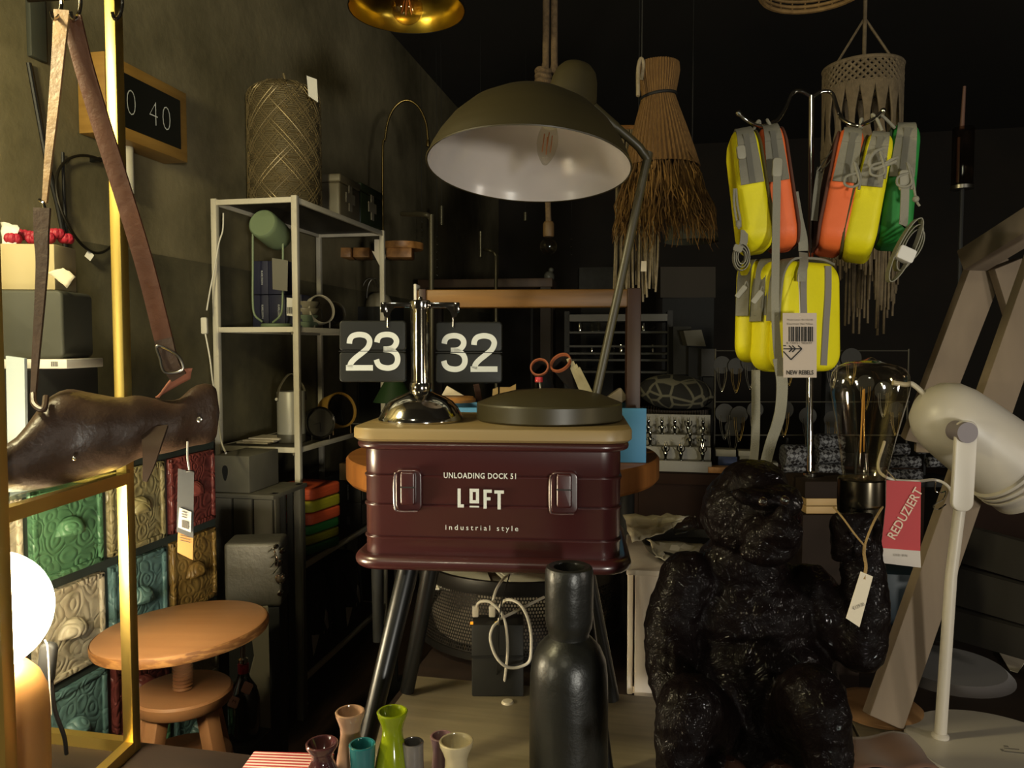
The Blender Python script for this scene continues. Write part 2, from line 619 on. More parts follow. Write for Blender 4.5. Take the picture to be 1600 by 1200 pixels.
text('lettering', 'industrial style', tf @ Matrix.Translation((bx(752), 0, bz(827))), 0.106, 0.0100, M_white_ink, st, bold=0.004, ext=0.0020, space=1.5)
# LOFT in condensed block capitals with a small raised, underlined O
L = MB()
u = S(1.11)
def blk(x0, y0, x1, y1):
    L.box((((x0 + x1) / 2 - 750) * u + bx(750), -0.0022, (780 - (y0 + y1) / 2) * u + bz(780)), ((x1 - x0) * u, 0.0006, (y1 - y0) * u), tf)
for r_ in ((714, 764, 719, 794), (719, 789, 724, 794), (733, 764, 738, 787), (743, 764, 748, 787), (738, 764, 743, 769), (738, 782, 743, 787), (733, 791, 748, 793.5), (755, 765, 760, 795), (760, 765, 768, 770), (760, 777, 766, 782), (772, 766, 787, 771), (777, 771, 782, 796)):
    blk(*r_)
L.build('lettering', M_white_ink, st, False)
# legs: each splayed outwards from the box bottom to the platform
def leg(top, foot, r0, r1):
    MB().tube([top, foot], [r0, r1], 18, 1).build('leg', M_black, st)
T = lambda x, y: BM @ Vector((x, y, 0.003))
def foot(px, py): return PZ(px, py, Z_BOARD)
f1 = foot(557, 1232); f1.z = Z_BOARD
leg(T(-0.125, -0.085), Vector((max(f1.x, -0.43), f1.y, Z_BOARD + 0.006)), 0.0165, 0.0125)
leg(T(-0.115, 0.085), Vector((*foot(636, 1085).xy, Z_BOARD + 0.006)), 0.0165, 0.0125)
leg(T(0.128, 0.085), Vector((*foot(957, 1098).xy, Z_BOARD + 0.006)), 0.0165, 0.0125)
leg(T(0.125, -0.085), Vector((*foot(946, 1215).xy, Z_BOARD + 0.006)), 0.0165, 0.0125)

# ================================================================== flip clock on the lid
d_c = 1.215
cc = P(658, 680, d_c)
cc.z = LIDZ
fc = thing('flip_clock', 'chrome pedestal flip clock showing 23 and 32 on the maroon box lid', 'clock', cc, YAW)
M_clockchrome = mat('clock_chrome', '#cfcac0', 0.1, 1.0)
sc_ = S(d_c)
MB().lathe([(0.0, 0.0), (0.066, 0.0), (0.0668, 0.004), (0.064, 0.010), (0.058, 0.022), (0.050, 0.031), (0.038, 0.038), (0.024, 0.0435), (0.014, 0.048), (0.012, 0.055), (0.0, 0.055)], 48, loc=cc).build('base', M_clockchrome, fc)
ztop = P(658, 470, d_c).z
zc0 = cc.z + 0.05
MB().lathe([(0.0, 0), (0.0135, 0), (0.0135, ztop - zc0 - 0.012), (0.0, ztop - zc0 - 0.012)], 24, loc=(cc.x, cc.y, zc0)).build('pole', M_clockchrome, fc)
MB().lathe([(0.0165, 0), (0.0172, 0.003), (0.0172, 0.012), (0.0165, 0.014), (0.0, 0.014)], 24, loc=(cc.x, cc.y, zc0 - 0.004)).build('collar', M_clockchrome, fc)
MB().lathe([(0.0158, 0.006), (0.0158, ztop - zc0 - 0.015)], 24, loc=(cc.x, cc.y, zc0), cap=False).build('tube', M_glass, fc)
MB().lathe([(0.0158, 0), (0.0164, 0.002), (0.0164, 0.012), (0.014, 0.014), (0.004, 0.015), (0.003, 0.019), (0.0, 0.02)], 24, loc=(cc.x, cc.y, ztop - 0.014)).build('cap', M_clockchrome, fc)
FCM = lambda px, py, dy=0.0: face(px, py, d_c) @ Matrix.Translation((0, dy, 0))
ar = MB()
ar.M = Matrix.Translation(cc) @ Matrix.Rotation(YAW, 4, 'Z')
zz = ztop - cc.z - 0.007
for sg in (-1, 1):
    MBa = MB()
    MBa.M = ar.M
    MBa.box((sg * 0.036, 0, zz), (0.050, 0.008, 0.008), ar.M, 0.0015)
    MBa.box((sg * 0.057, 0, zz - 0.004), (0.010, 0.010, 0.016), ar.M, 0.002)
    MBa.prism([(sg * 0.040, zz - 0.004), (sg * 0.060, zz - 0.004), (sg * 0.057, zz - 0.018), (sg * 0.050, zz - 0.020), (sg * 0.046, zz - 0.010)], 0.006, ar.M)
    MBa.tube([(sg * 0.0515, 0.003, zz - 0.015), (sg * 0.0515, 0.003, zz - 0.035)], 0.0022, 8, 1)
    MBa.build('arm', M_clockchrome, fc)
M_flap = mat('flap_black', '#131411', 0.5, spec=0.4)
DIG = {'2': [[(.085, .69), (.10, .79), (.17, .88), (.33, .918), (.50, .885), (.585, .79), (.585, .68), (.52, .56), (.38, .44), (.23, .32), (.13, .21), (.09, .09)], [(0.0, .082), (.33, .082), (.675, .082)]],
       '3': [[(.075, .72), (.10, .82), (.18, .895), (.33, .92), (.47, .89), (.555, .80), (.555, .69), (.48, .595), (.37, .555), (.24, .55)], [(.24, .548), (.40, .53), (.53, .46), (.59, .35), (.585, .23), (.52, .13), (.41, .083), (.30, .08), (.18, .11), (.10, .18), (.062, .29)]]}
def numeral(mb, ch_, Mx, h_, sw_=0.138):
    for path in DIG[ch_]:
        p_ = catmull([Vector((x_, 0, z_)) for x_, z_ in path], 5)
        vs_, fs_ = [], []
        for i_ in range(len(p_)):
            t_ = (p_[min(i_ + 1, len(p_) - 1)] - p_[max(i_ - 1, 0)]).normalized()
            n_ = Vector((-t_.z, 0, t_.x)) * (sw_ / 2)
            vs_ += [(p_[i_] - n_) * h_, (p_[i_] + n_) * h_]
        fs_ = [(2 * i_, 2 * i_ + 1, 2 * i_ + 3, 2 * i_ + 2) for i_ in range(len(p_) - 1)]
        mb.add(vs_, fs_, Mx)
for (pcx, pcy, dig, wx) in ((583, 549, '23', 82), (733, 551, '32', 86)):
    F = face(pcx, pcy, d_c)
    pn = MB()
    pn.pillow(0.105, 0.048, 0.012, 0.006, 0.003, F @ Matrix.Translation((0, 0, 0.0246)))
    p1 = pn.build('flap', M_flap, fc)
    pn = MB()
    pn.pillow(0.105, 0.048, 0.012, 0.006, 0.003, F @ Matrix.Translation((0, 0, -0.0246)))
    p2 = pn.build('flap', M_flap, fc)
    MB().box((0, 0.008, 0), (0.096, 0.016, 0.09), F).build('flap_housing', M_matte_black, fc)
    nm_b = MB()
    for q_, ch_ in enumerate(dig):
        numeral(nm_b, ch_, F @ Matrix.Translation(((-0.5 + q_ * 0.53) * wx * sc_, -0.0066, -31 * sc_)), 62 * sc_)
    nm_b.build('numerals', M_white_ink, fc, False, fix=False)
    MB().box((0, -0.0066, 0), (0.105, 0.0005, 0.0011), F).build('flap_seam', M_matte_black, fc)

# ================================================================== olive desk lamp on the lid
d_l = 1.235
lc = P(858, 665, d_l)
lc.z = LIDZ
ol = thing('desk_lamp', 'large olive green desk lamp with white-lined dome shade on the maroon box', 'lamp', lc, YAW)
M_olive = mat('olive_paint', '#3a3420', 0.42, col2='#37311d', scale=4)
M_olive2 = mat('olive_paint_shade', '#352e19', 0.45, col2='#322b16', scale=4)
M_shadein = mat('white_enamel', '#b5ada8', 0.22)
MB().lathe([(0, 0), (0.113, 0), (0.116, 0.003), (0.116, 0.026), (0.1145, 0.0285), (0.085, 0.040), (0.055, 0.047), (0.02, 0.0495), (0, 0.05)], 72, loc=lc).build('base', M_olive, ol, angle=30)
arm = MB()
arm.tube([P(926, 640, d_l + 0.02), P(936, 596, d_l + 0.02), P(1007, 268, d_l + 0.02), P(1011, 250, d_l + 0.02), P(1004, 238, d_l + 0.015), P(990, 222, d_l + 0.01), P(925, 168, d_l)], 0.0072, 12, 5)
arm.build('arm', M_olive, ol)
MB().tube([P(962, 200, d_l + 0.005), P(926, 168, d_l)], 0.009, 12, 1).build('arm_joint', M_olive, ol)
oc = P(826, 263, d_l - 0.01)
ups = (UP * 1.0 + BACK * math.tan(R(8)) - RIGHT * -math.tan(R(3))).normalized()
SM = axes(oc, RIGHT - ups * RIGHT.dot(ups), ups)
ss = S(d_l - 0.01)
prof = [(160, 0), (154, 17), (144, 37), (127, 62), (102, 87), (70, 107), (35, 119), (0, 124)]
pp = []
for i in range(len(prof) - 1):
    for k in range(3):
        t = k / 3
        pp.append(((prof[i][0] * (1 - t) + prof[i + 1][0] * t) * ss, (prof[i][1] * (1 - t) + prof[i + 1][1] * t) * ss))
pp.append((0, 124 * ss))
shade = MB().lathe(pp, 72, M=SM, cap=False).build('shade', M_olive2, ol, angle=80)
inn = [(r_ * 0.985, z_ * 0.975 + 0.0001) for r_, z_ in pp]
MB().lathe(inn, 72, M=SM, cap=False).build('shade_lining', M_shadein, shade, angle=80)
MB().lathe([(160 * ss, -0.0006), (160 * ss * 1.004, 0.001), (160 * ss, 0.0022), (inn[0][0] * 0.998, 0.001)], 72, M=SM, closed=True).build('shade_rim', M_olive2, shade)
cu = (P(900, 92, d_l + 0.02) - P(886, 175, d_l + 0.01)).normalized()
CMx = axes(P(889, 180, d_l + 0.01), RIGHT - cu * RIGHT.dot(cu), cu)
MB().lathe([(0.043, 0), (0.0405, 0.03), (0.037, 0.058), (0.033, 0.072), (0.026, 0.081), (0.016, 0.0865), (0, 0.088)], 40, M=CMx).build('shade_cap', M_olive2, ol, angle=60)
bu = (P(858, 200, d_l) - P(851, 257, d_l - 0.02)).normalized()
BMx = axes(P(851, 258, d_l - 0.02), RIGHT - bu * RIGHT.dot(bu), bu)
bulb = MB().lathe([(0, 0), (0.004, 0.002), (0.009, 0.010), (0.014, 0.022), (0.0172, 0.038), (0.0165, 0.052), (0.0125, 0.068), (0.011, 0.078)], 24, M=BMx, cap=False).build('bulb', M_glass, ol)
fm = MB()
M_fil = mat('copper_filament', '#c07a4a', 0.4, 0.6)
for k in range(4):
    a = k * math.pi / 2
    fm.tube([BMx @ Vector((0.0065 * math.cos(a), 0.0065 * math.sin(a), 0.024)), BMx @ Vector((0.0065 * math.cos(a + .2), 0.0065 * math.sin(a + .2), 0.056))], 0.0009, 6, 1)
fm.build('filament', M_fil, bulb)
MB().lathe([(0.0135, 0.074), (0.0135, 0.105), (0, 0.105)], 20, M=BMx).build('bulb_socket', M_white_paint, ol)

# ================================================================== black bottle vase
vb = PZ(888, 1270, Z_BOARD)
dv = (vb - CAM).dot(FWD)
k = S(dv) 
z_of = lambda py, d=dv: P(800, py, d).z
prof = []
for (r_, py) in ((0, 1272), (52, 1272), (60, 1262), (61, 1200), (61, 1100), (60, 1050), (57, 1025), (49, 1006), (38, 994), (31, 988), (31, 982), (35, 974), (37, 960), (37.5, 900), (37, 886), (35, 880), (31, 878), (24, 880), (22, 890), (21, 930), (0, 940)):
    prof.append((r_ * k, max(0.0, z_of(py) - Z_BOARD)))
prof = [(r_, z_ if i > 1 else 0.0) for i, (r_, z_) in enumerate(prof)]
M_vase = mat('black_ceramic', '#1b1b18', 0.36, col2='#161614', scale=30, bump=0.12, bscale=45)
single(MB().lathe(prof, 56, loc=vb), 'bottle_vase', M_vase, 'tall matte black bottle-shaped vase in front of the maroon box', 'vase')

# ================================================================== little glazed vases at the front edge
def mini(px, py, d, shape, m, label):
    """shape: (radius px, y px) from the rim downwards; foot stands on the boards"""
    top = P(px, py, d)
    u = S(d)
    foot_z = Z_BOARD
    H_ = top.z - foot_z
    outer = [(r_ * u, H_ - dy * u) for r_, dy in shape if dy * u < H_ - 0.006]
    rb = outer[-1][0] * 0.82
    pr = [(0, 0.0), (rb, 0.0), (rb * 1.08, 0.004)] + outer[::-1]
    rim_r, rim_z = outer[0]
    inner = [(rim_r - 0.0012, H_ + 0.0012), (rim_r - 0.003, H_ + 0.001)] + [(max(0.002, r_ - 0.0038), z_) for r_, z_ in outer[1:4]] + [(0, outer[4][1])]
    return single(MB().lathe(pr + inner, 40, loc=(top.x, top.y, foot_z)), 'mini_vase', m, label, 'vase', 'little glazed vases at the front edge')
def glaze(name, c, c2=None):
    return mat(name, c, 0.12, col2=c2, scale=14, coat=0.6)
flare = [(23, 0), (22.5, 5), (20, 12), (16.5, 22), (15.5, 34), (17, 48), (20, 66), (23, 86), (25, 110), (25, 150), (22, 190)]
flare2 = [(24, 0), (23, 6), (19, 16), (16, 27), (17, 40), (22, 58), (27, 80), (29, 105), (28, 140), (24, 170)]
plump = [(25, 0), (24, 5), (19, 13), (15.5, 20), (17, 28), (23, 40), (27, 52), (29, 75), (27, 105), (22, 125)]
tubey = [(21, 0), (20.5, 5), (20, 14), (19, 30), (19, 50), (20, 90), (19, 120)]
mini(547, 1112, 1.02, flare, glaze('pink_glaze', '#8f7059', '#9a7a62'), 'pale pink little vase with a flared rim beside the lime one')
mini(613, 1112, 1.0, flare2, glaze('lime_glaze', '#7f8c14', '#6e7c0e'), 'lime green little vase, tallest and brightest of the group')
mini(503, 1161, 0.99, plump, glaze('plum_glaze', '#4a2a2c', '#3b2124'), 'dark plum little vase with a pinched neck, leftmost of the group')
mini(566, 1163, 0.985, tubey, glaze('teal_glaze', '#23656b', '#1d565c'), 'teal blue little vase in front of the lime one')
mini(645, 1160, 1.0, [(17, 0), (16.6, 4), (16.5, 12), (17, 40), (17.5, 80), (16, 120)], glaze('grey_glaze', '#6f6a68', '#5d5958'), 'slim grey little vase right of the lime one')
mini(690, 1150, 1.04, [(18, 0), (17.5, 5), (15.5, 14), (14, 26), (16, 45), (19, 80), (19, 120)], glaze('mauve_glaze', '#8a6a70', '#745860'), 'mauve little vase half behind the cream one')
mini(713, 1158, 0.99, [(27, 0), (26, 6), (22, 15), (18, 26), (18, 38), (21, 56), (24, 80), (24, 120)], glaze('cream_glaze', '#b8ab8c', '#a99b7a'), 'cream glazed little vase with a wide rim, rightmost of the group')

# two brown ball vases at the monkey's feet
for px, py, rr, lb in ((1140, 1214, 30, 'glossy brown ball vase at the monkey feet, left of two'), (1217, 1222, 32, 'glossy brown ball vase at the monkey feet, right of two')):
    c_ = P(px, py, 0.84)
    r_ = rr * S(0.84)
    zc = c_.z - Z_BOARD
    t = MB().lathe([(0, 0), (0.02, 0), (0.021, 0.003), (0.013, 0.015), (0.012, zc - r_ * 0.97)] + [(r_ * math.sin(R(a)), zc - r_ * math.cos(R(a))) for a in range(25, 166, 14)] + [(0.006, zc + r_ * 1.0), (0, zc + r_ * 1.0)], 32, loc=(c_.x, c_.y, Z_BOARD))
    single(t, 'ball_vase', glaze('brown_glaze', '#3f2a20', '#2e1d16'), lb, 'vase', 'brown ball vases')

# ================================================================== red striped napkins
nm = bpy.data.materials.new('red_stripe_paper')
nm.use_nodes = True
nt = nm.node_tree
tc = nt.nodes.new('ShaderNodeTexCoord')
wv = nt.nodes.new('ShaderNodeTexWave')
wv.bands_direction = 'Y'
wv.inputs['Scale'].default_value = 42
rp = nt.nodes.new('ShaderNodeValToRGB')
rp.color_ramp.interpolation = 'CONSTANT'
rp.color_ramp.elements[0].color = H('#a8262c')
rp.color_ramp.elements[1].position = 0.5
rp.color_ramp.elements[1].color = H('#d8c6bb')
nt.links.new(tc.outputs['Object'], wv.inputs[0])
nt.links.new(wv.outputs['Fac'], rp.inputs[0])
nt.links.new(rp.outputs[0], nt.nodes['Principled BSDF'].inputs['Base Color'])
nt.nodes['Principled BSDF'].inputs['Roughness'].default_value = 0.7
n0 = PZ(478, 1166, 0.64)
nap = thing('napkin_pack', 'pack of red and white striped paper napkins behind the plum vase', 'napkins', (n0.x, n0.y - 0.08, Z_PLAT), YAW + R(-4))
for q in range(5):
    MB().box((0, 0, 0.004 + q * 0.007), (0.125 - q * 0.001, 0.125, 0.0064), W[nap.name] @ Matrix.Rotation(R(q * 0.7 - 1.5), 4, 'Z'), 0.002).build('napkin', nm, nap)

# ================================================================== perforated fire basket under the table
bkc = P(812, 1000, 1.72)
bk = thing('fire_basket', 'round black perforated metal fire basket under the maroon box', 'basket', (bkc.x, bkc.y, Z_PLAT))
rB = 0.222
zb0, zb1 = P(800, 1030, 1.5).z, P(800, 925, 1.5).z
net = MB()
NC, NR = 232, 19
ph = 2 * math.pi / NC
hz = (zb1 - zb0) / (NR * 1.0)
for j in range(NR):
    for i in range(NC):
        a = (i + 0.5 * (j % 2)) * ph
        zc = zb0 + (j + 0.5) * hz
        vs_, fs_ = [], []
        for rr in (1.0, 0.62):
            for q in range(6):
                t = math.pi / 6 + q * math.pi / 3
                da = math.cos(t) * ph / 2 / math.cos(math.pi / 6) * rr
                dz = math.sin(t) * hz * 0.667 * rr
                vs_.append((rB * math.cos(a + da), rB * math.sin(a + da), zc + dz - Z_PLAT))
        fs_ = [(q, (q + 1) % 6, 6 + (q + 1) % 6, 6 + q) for q in range(6)]
        net.add(vs_, fs_, W[bk.name])
o = net.build('perforated_wall', mat('black_steel', '#2a2724', 0.45, 0.6), bk, False, fix=False)
M_bs = mat('black_iron', '#1a1816', 0.4, 0.4)
MB().lathe([(rB - 0.004, zb1 - Z_PLAT - 0.004), (rB + 0.006, zb1 - Z_PLAT - 0.004), (rB + 0.007, zb1 - Z_PLAT + 0.010), (rB + 0.005, zb1 - Z_PLAT + 0.022), (rB - 0.004, zb1 - Z_PLAT + 0.022)], 64, M=W[bk.name], closed=True).build('rim', M_bs, bk)
MB().lathe([(rB - 0.004, zb0 - Z_PLAT - 0.008), (rB + 0.005, zb0 - Z_PLAT - 0.008), (rB + 0.005, zb0 - Z_PLAT + 0.006), (rB - 0.004, zb0 - Z_PLAT + 0.006)], 64, M=W[bk.name], closed=True).build('bottom_ring', M_bs, bk)
MB().lathe([(0, zb0 - Z_PLAT - 0.004), (rB - 0.004, zb0 - Z_PLAT - 0.004), (rB - 0.004, zb0 - Z_PLAT + 0.002), (0, zb0 - Z_PLAT + 0.002)], 48, M=W[bk.name]).build('bottom_plate', M_bs, bk)
for ang in (215, 320, 35, 145):
    a = R(ang)
    e = Vector((math.cos(a), math.sin(a), 0))
    ctr = Vector((bkc.x, bkc.y, 0))
    MB().ribbon([ctr + e * (rB + 0.004) + UP * (zb0 + 0.04), ctr + e * (rB + 0.012) + UP * (zb0 + 0.01), ctr + e * (rB + 0.02) + UP * (zb0 - 0.03), ctr + e * (rB + 0.022) + UP * (Z_PLAT + 0.018)], 0.016, 0.008, UP.cross(e)).build('foot', M_bs, bk)
# papers lying in the basket
for q, (px, py, d, rz, rl, sz) in enumerate(((715, 908, 1.62, 10, 5, (0.13, 0.1)), (742, 902, 1.75, -14, -4, (0.16, 0.09)), (820, 905, 1.62, 22, 8, (0.1, 0.12)))):
    c_ = P(px, py, d)
    F = Matrix.Translation(c_) @ Euler((R(3), R(rl), YAW + R(rz))).to_matrix().to_4x4()
    stack = MB().box((0, 0, 0), (sz[0], sz[1], 0.004), F)
    stack.box((0.004, 0.003, 0.0045), (sz[0], sz[1], 0.003), F)
    single(stack, 'paper_stack', M_white_paper, ('white papers sticking out of the fire basket at its left', 'white papers at the back of the fire basket', 'white papers in the middle of the fire basket')[q], 'paper', smooth=False)
pv = MB()
bz_ = zb0 - Z_PLAT
pv.lathe([(0, bz_ + 0.004), (0.19, bz_ + 0.004), (0.195, bz_ + 0.03), (0.15, zb1 - Z_PLAT - 0.03), (0.06, zb1 - Z_PLAT - 0.022), (0, zb1 - Z_PLAT - 0.02)], 36, M=W[bk.name])
single(pv, 'packing_bundle', mat('pale_packing', '#8f867c', 0.85, col2='#6f665e', scale=14, bump=0.6), 'pale packing paper bundled inside the fire basket', 'packing')

# ================================================================== black charger box with white cables
cb = PZ(778, 1078, Z_BOARD)
ch = thing('charger_box', 'black charger box with white cables under the maroon box', 'charger', (cb.x, cb.y, Z_BOARD), YAW)
dch = (cb - CAM).dot(FWD) - 0.01
kch = S(dch)
ztopc = P(778, 969, dch).z
MB().box((0, 0, (ztopc - Z_BOARD) / 2), (80 * kch, 0.055, ztopc - Z_BOARD), W[ch.name], 0.003).build('body', mat('soft_black', '#1c1c1a', 0.6), ch)
MB().box((0, -0.029, (ztopc - Z_BOARD) * 0.56), (80 * kch, 0.0015, 0.004), W[ch.name]).build('seam', M_matte_black, ch)
for px, m_, nm_ in ((738, mat('amber_led', '#d8861e', 0.4, emit='#ff9a20', estr=0.6), 'status_light'), (776, mat('yellow_led', '#d8c01e', 0.4, emit='#ffd020', estr=0.6), 'status_light')):
    MB().box(((px - 778) * kch, -0.022, ztopc - Z_BOARD + 0.0015), (0.005, 0.006, 0.003), W[ch.name]).build(nm_, m_, ch)
dc2 = dch - 0.005
for px in (743, 769):
    b_ = MB()
    b_.M = None
    b_.box((0, 0, 0), (0.0115, 0.009, 0.020), face(px, 955, dc2 + 0.01), 0.002)
    b_.build('plug', M_white_cable, ch)
def cable(pts, nm_='cable', rr=0.0026, m_=None, parent=None):
    return MB().tube([P(*p) for p in pts], rr, 8, 6).build(nm_, m_ or M_white_cable, parent)
cable([(744, 950, dc2 + .01), (749, 941, dc2), (764, 940, dc2 - .01), (779, 952, dc2 - .02), (788, 968, dc2 - .03), (792, 990, dc2 - .03), (793, 1020, dc2 - .03), (790, 1050, dc2 - .02), (788, 1066, dc2 - .01), (786, 1076, dc2 + .0)], parent=ch)
cable([(769, 946, dc2 + .01), (771, 935, dc2 + .01), (776, 920, dc2 + .02), (786, 905, dc2 + .04), (797, 897, dc2 + .06), (812, 888, dc2 + .1)], parent=ch)
cable([(781, 948, dc2 + .01), (786, 940, dc2 - .01), (797, 937, dc2 - .02), (812, 944, dc2 - .03), (823, 962, dc2 - .035), (829, 985, dc2 - .03), (830, 1010, dc2 - .03), (827, 1033, dc2 - .03), (812, 1042, dc2 - .035), (796, 1043, dc2 - .04), (783, 1036, dc2 - .045), (772, 1020, dc2 - .045), (766, 997, dc2 - .045), (770, 980, dc2 - .04), (779, 971, dc2 - .03)], parent=ch)
cable([(779, 968, dc2 + .0), (800, 958, dc2 + .02), (820, 948, dc2 + .05), (850, 933, dc2 + .08)], parent=ch)
cable([(796, 898, dc2 + .03), (790, 920, dc2 - .0), (783, 945, dc2 - .025), (780, 975, dc2 - .035), (779, 1015, dc2 - .035), (776, 1060, dc2 - .01)], rr=0.0013, m_=M_black_cable, parent=ch)

# ================================================================== whitewashed crate behind the monkey
M_whitewash = mat('whitewashed_wood', '#e4d9cc', 0.8, col2='#b3a08d', scale=7, stretch=(1, 1, 0.25), bump=0.4, detail=9, contrast=(0.45, 0.75))
cx0 = PZ(983, 1088, Z_PLAT)
cr = thing('whitewashed_crate', 'whitewashed wooden crate between the maroon box legs and the black monkey', 'crate', (cx0.x + 0.125, cx0.y + 0.12, Z_PLAT), R(3))
CM_ = W[cr.name]
hC = P(800, 898, 1.37).z - Z_PLAT
for q in range(5):
    MB().box((-0.125 + 0.026 + q * 0.0505, -0.12, hC / 2), (0.046, 0.012, hC), CM_, 0.002).build('slat', M_whitewash, cr)
    MB().box((-0.125 + 0.026 + q * 0.0505, 0.12, hC / 2), (0.046, 0.012, hC), CM_, 0.002).build('slat', M_whitewash, cr)
for q in range(4):
    for sx in (-0.130, 0.130):
        MB().box((sx, -0.085 + q * 0.057, hC / 2), (0.010, 0.051, hC - 0.004), CM_, 0.002).build('slat', M_whitewash, cr)
MB().box((0, 0, hC + 0.005), (0.275, 0.262, 0.010), CM_, 0.002).build('top_board', M_whitewash, cr)
MB().box((0, 0, 0.012), (0.25, 0.225, 0.012), CM_, 0.0).build('bottom_board', M_whitewash, cr)
# black oven-dish and wrapped paper parcels on the crate
zC = Z_PLAT + hC + 0.010
dp = P(1010, 868, 1.5)
dk = MB().lathe([(0, 0), (0.085, 0), (0.10, 0.012), (0.108, 0.026), (0.103, 0.026), (0.094, 0.012), (0, 0.008)], 40, loc=(cx0.x + 0.125, cx0.y + 0.10, zC + 0.0005))
single(dk, 'dark_dish', mat('dark_dish', '#15130f', 0.3), 'shallow dark dish lying on the whitewashed crate', 'dish')
def crumple(name, pts_fn, nu, nv, m, label, cat, amp, seed, th=0.0015):
    rnd = random.Random(seed)
    offs = {}
    mb = MB()
    def fn(u_, v_):
        p = pts_fn(u_, v_)
        key = (round(u_ * nu), round(v_ * nv))
        return p + Vector((rnd.uniform(-1, 1), rnd.uniform(-1, 1), rnd.uniform(-1, 1))) * amp
    mb.grid(fn, nu, nv)
    o = mb.build(name, m, None, smooth=True, angle=20)
    sm = o.modifiers.new('thick', 'SOLIDIFY')
    sm.thickness = th
    center(o)
    return tag(o, label, cat)
M_kraft = mat('printed_tissue', '#c9bfa6', 0.7, col2='#8d836c', scale=16, contrast=(0.5, 0.68), bump=0.2, bscale=30)
def tri(a, b, c_, d_):
    a, b, c_, d_ = Vector(a), Vector(b), Vector(c_), Vector(d_)
    return lambda u_, v_: (a * (1 - u_) + b * u_) * (1 - v_) + (d_ * (1 - u_) + c_ * u_) * v_
crumple('wrapping_paper', tri(P(1012, 842, 1.44), P(1106, 853, 1.5), P(1055, 884, 1.34), P(1026, 868, 1.35)), 10, 8, M_kraft, 'crumpled printed wrapping paper on the crate behind the monkey', 'paper', 0.0035, 3)
crumple('paper_bag', tri(P(972, 806, 1.55), P(1078, 802, 1.6), P(1040, 830, 1.45), P(990, 846, 1.42)), 9, 7, M_kraft, 'folded printed paper bag leaning behind the wrapping paper', 'paper bag', 0.004, 5)
gb = MB()
g0 = P(1052, 826, 1.44)
G = axes(g0, BACK, (P(1084, 818, 1.44) - g0))
gb.lathe([(0, 0), (0.012, 0.0), (0.013, 0.02), (0.010, 0.028), (0.010, 0.034), (0.014, 0.036), (0.014, 0.045), (0, 0.046)], 16, M=G)
single(gb, 'glass_stopper', M_glass, 'small clear glass stopper lying in the wrapping paper', 'stopper')

# ================================================================== black monkey lamp
d_m = 0.97
mz = PZ(1180, 1250, Z_BOARD)
mk = thing('monkey_lamp', 'glossy black sitting monkey table lamp holding up a clear bulb', 'lamp', (P(1180, 1000, d_m).x, P(1180, 1000, d_m).y, Z_BOARD), YAW)
u = S(d_m)
body = MB()
def el(px, py, dd, rx, ry, rz, roll=0.0, turn=0.0):
    body.ball(P(px, py, d_m + dd), (rx * u, ry * u, rz * u), 20, 12, Matrix.Rotation(YAW + R(turn), 4, 'Z') @ Matrix.Rotation(R(roll), 4, 'Y'))
def limb(pts, rs):
    body.tube([P(a, b_, d_m + c_) for a, b_, c_ in pts], [x * u for x in rs], 16, 5)
    body.ball(P(pts[0][0], pts[0][1], d_m + pts[0][2]), rs[0] * u, 14, 8)
    body.ball(P(pts[-1][0], pts[-1][1], d_m + pts[-1][2]), rs[-1] * u, 14, 8)
# head turned to the viewer's right: skull, brow, cheeks, muzzle, jaw, ear
el(1172, 802, 0.02, 76, 82, 76)
el(1178, 752, 0.01, 50, 60, 34)
el(1212, 782, -0.035, 42, 34, 26, 6)
el(1190, 778, -0.05, 46, 24, 15, 8)
el(1232, 774, -0.03, 22, 22, 15, 30)
el(1205, 838, -0.05, 44, 42, 36)
el(1222, 830, -0.075, 30, 26, 24, 10)
el(1198, 862, -0.06, 40, 34, 22, 0)
el(1222, 808, -0.078, 12, 12, 18)
el(1110, 808, 0.03, 16, 14, 26, -10)
el(1160, 880, 0.03, 70, 66, 52)
# chest, belly, back
el(1170, 960, 0.04, 118, 92, 100)
el(1178, 1060, 0.03, 132, 104, 118)
el(1180, 1160, 0.02, 138, 108, 104)
# viewer's left arm hanging down to the foot
limb([(1075, 905, 0.02), (1048, 985, 0.01), (1052, 1065, -0.04), (1078, 1140, -0.09), (1092, 1185, -0.11)], [46, 42, 36, 32, 26])
# raised arm: shoulder, elbow out, forearm up to the socket
limb([(1262, 925, 0.02), (1312, 985, 0.0), (1345, 1010, -0.02)], [46, 40, 36])
limb([(1345, 1012, -0.02), (1352, 950, -0.02), (1348, 890, -0.02), (1342, 840, -0.02)], [38, 36, 32, 30])
# legs: knees forward, shins down to feet
limb([(1110, 1150, 0.0), (1080, 1105, -0.12), (1062, 1170, -0.14), (1062, 1250, -0.14)], [58, 44, 34, 26])
limb([(1250, 1160, 0.0), (1268, 1090, -0.12), (1290, 1165, -0.14), (1300, 1250, -0.14)], [60, 46, 36, 26])
el(1062, 1268, -0.17, 30, 52, 18)
el(1300, 1268, -0.17, 34, 52, 18)
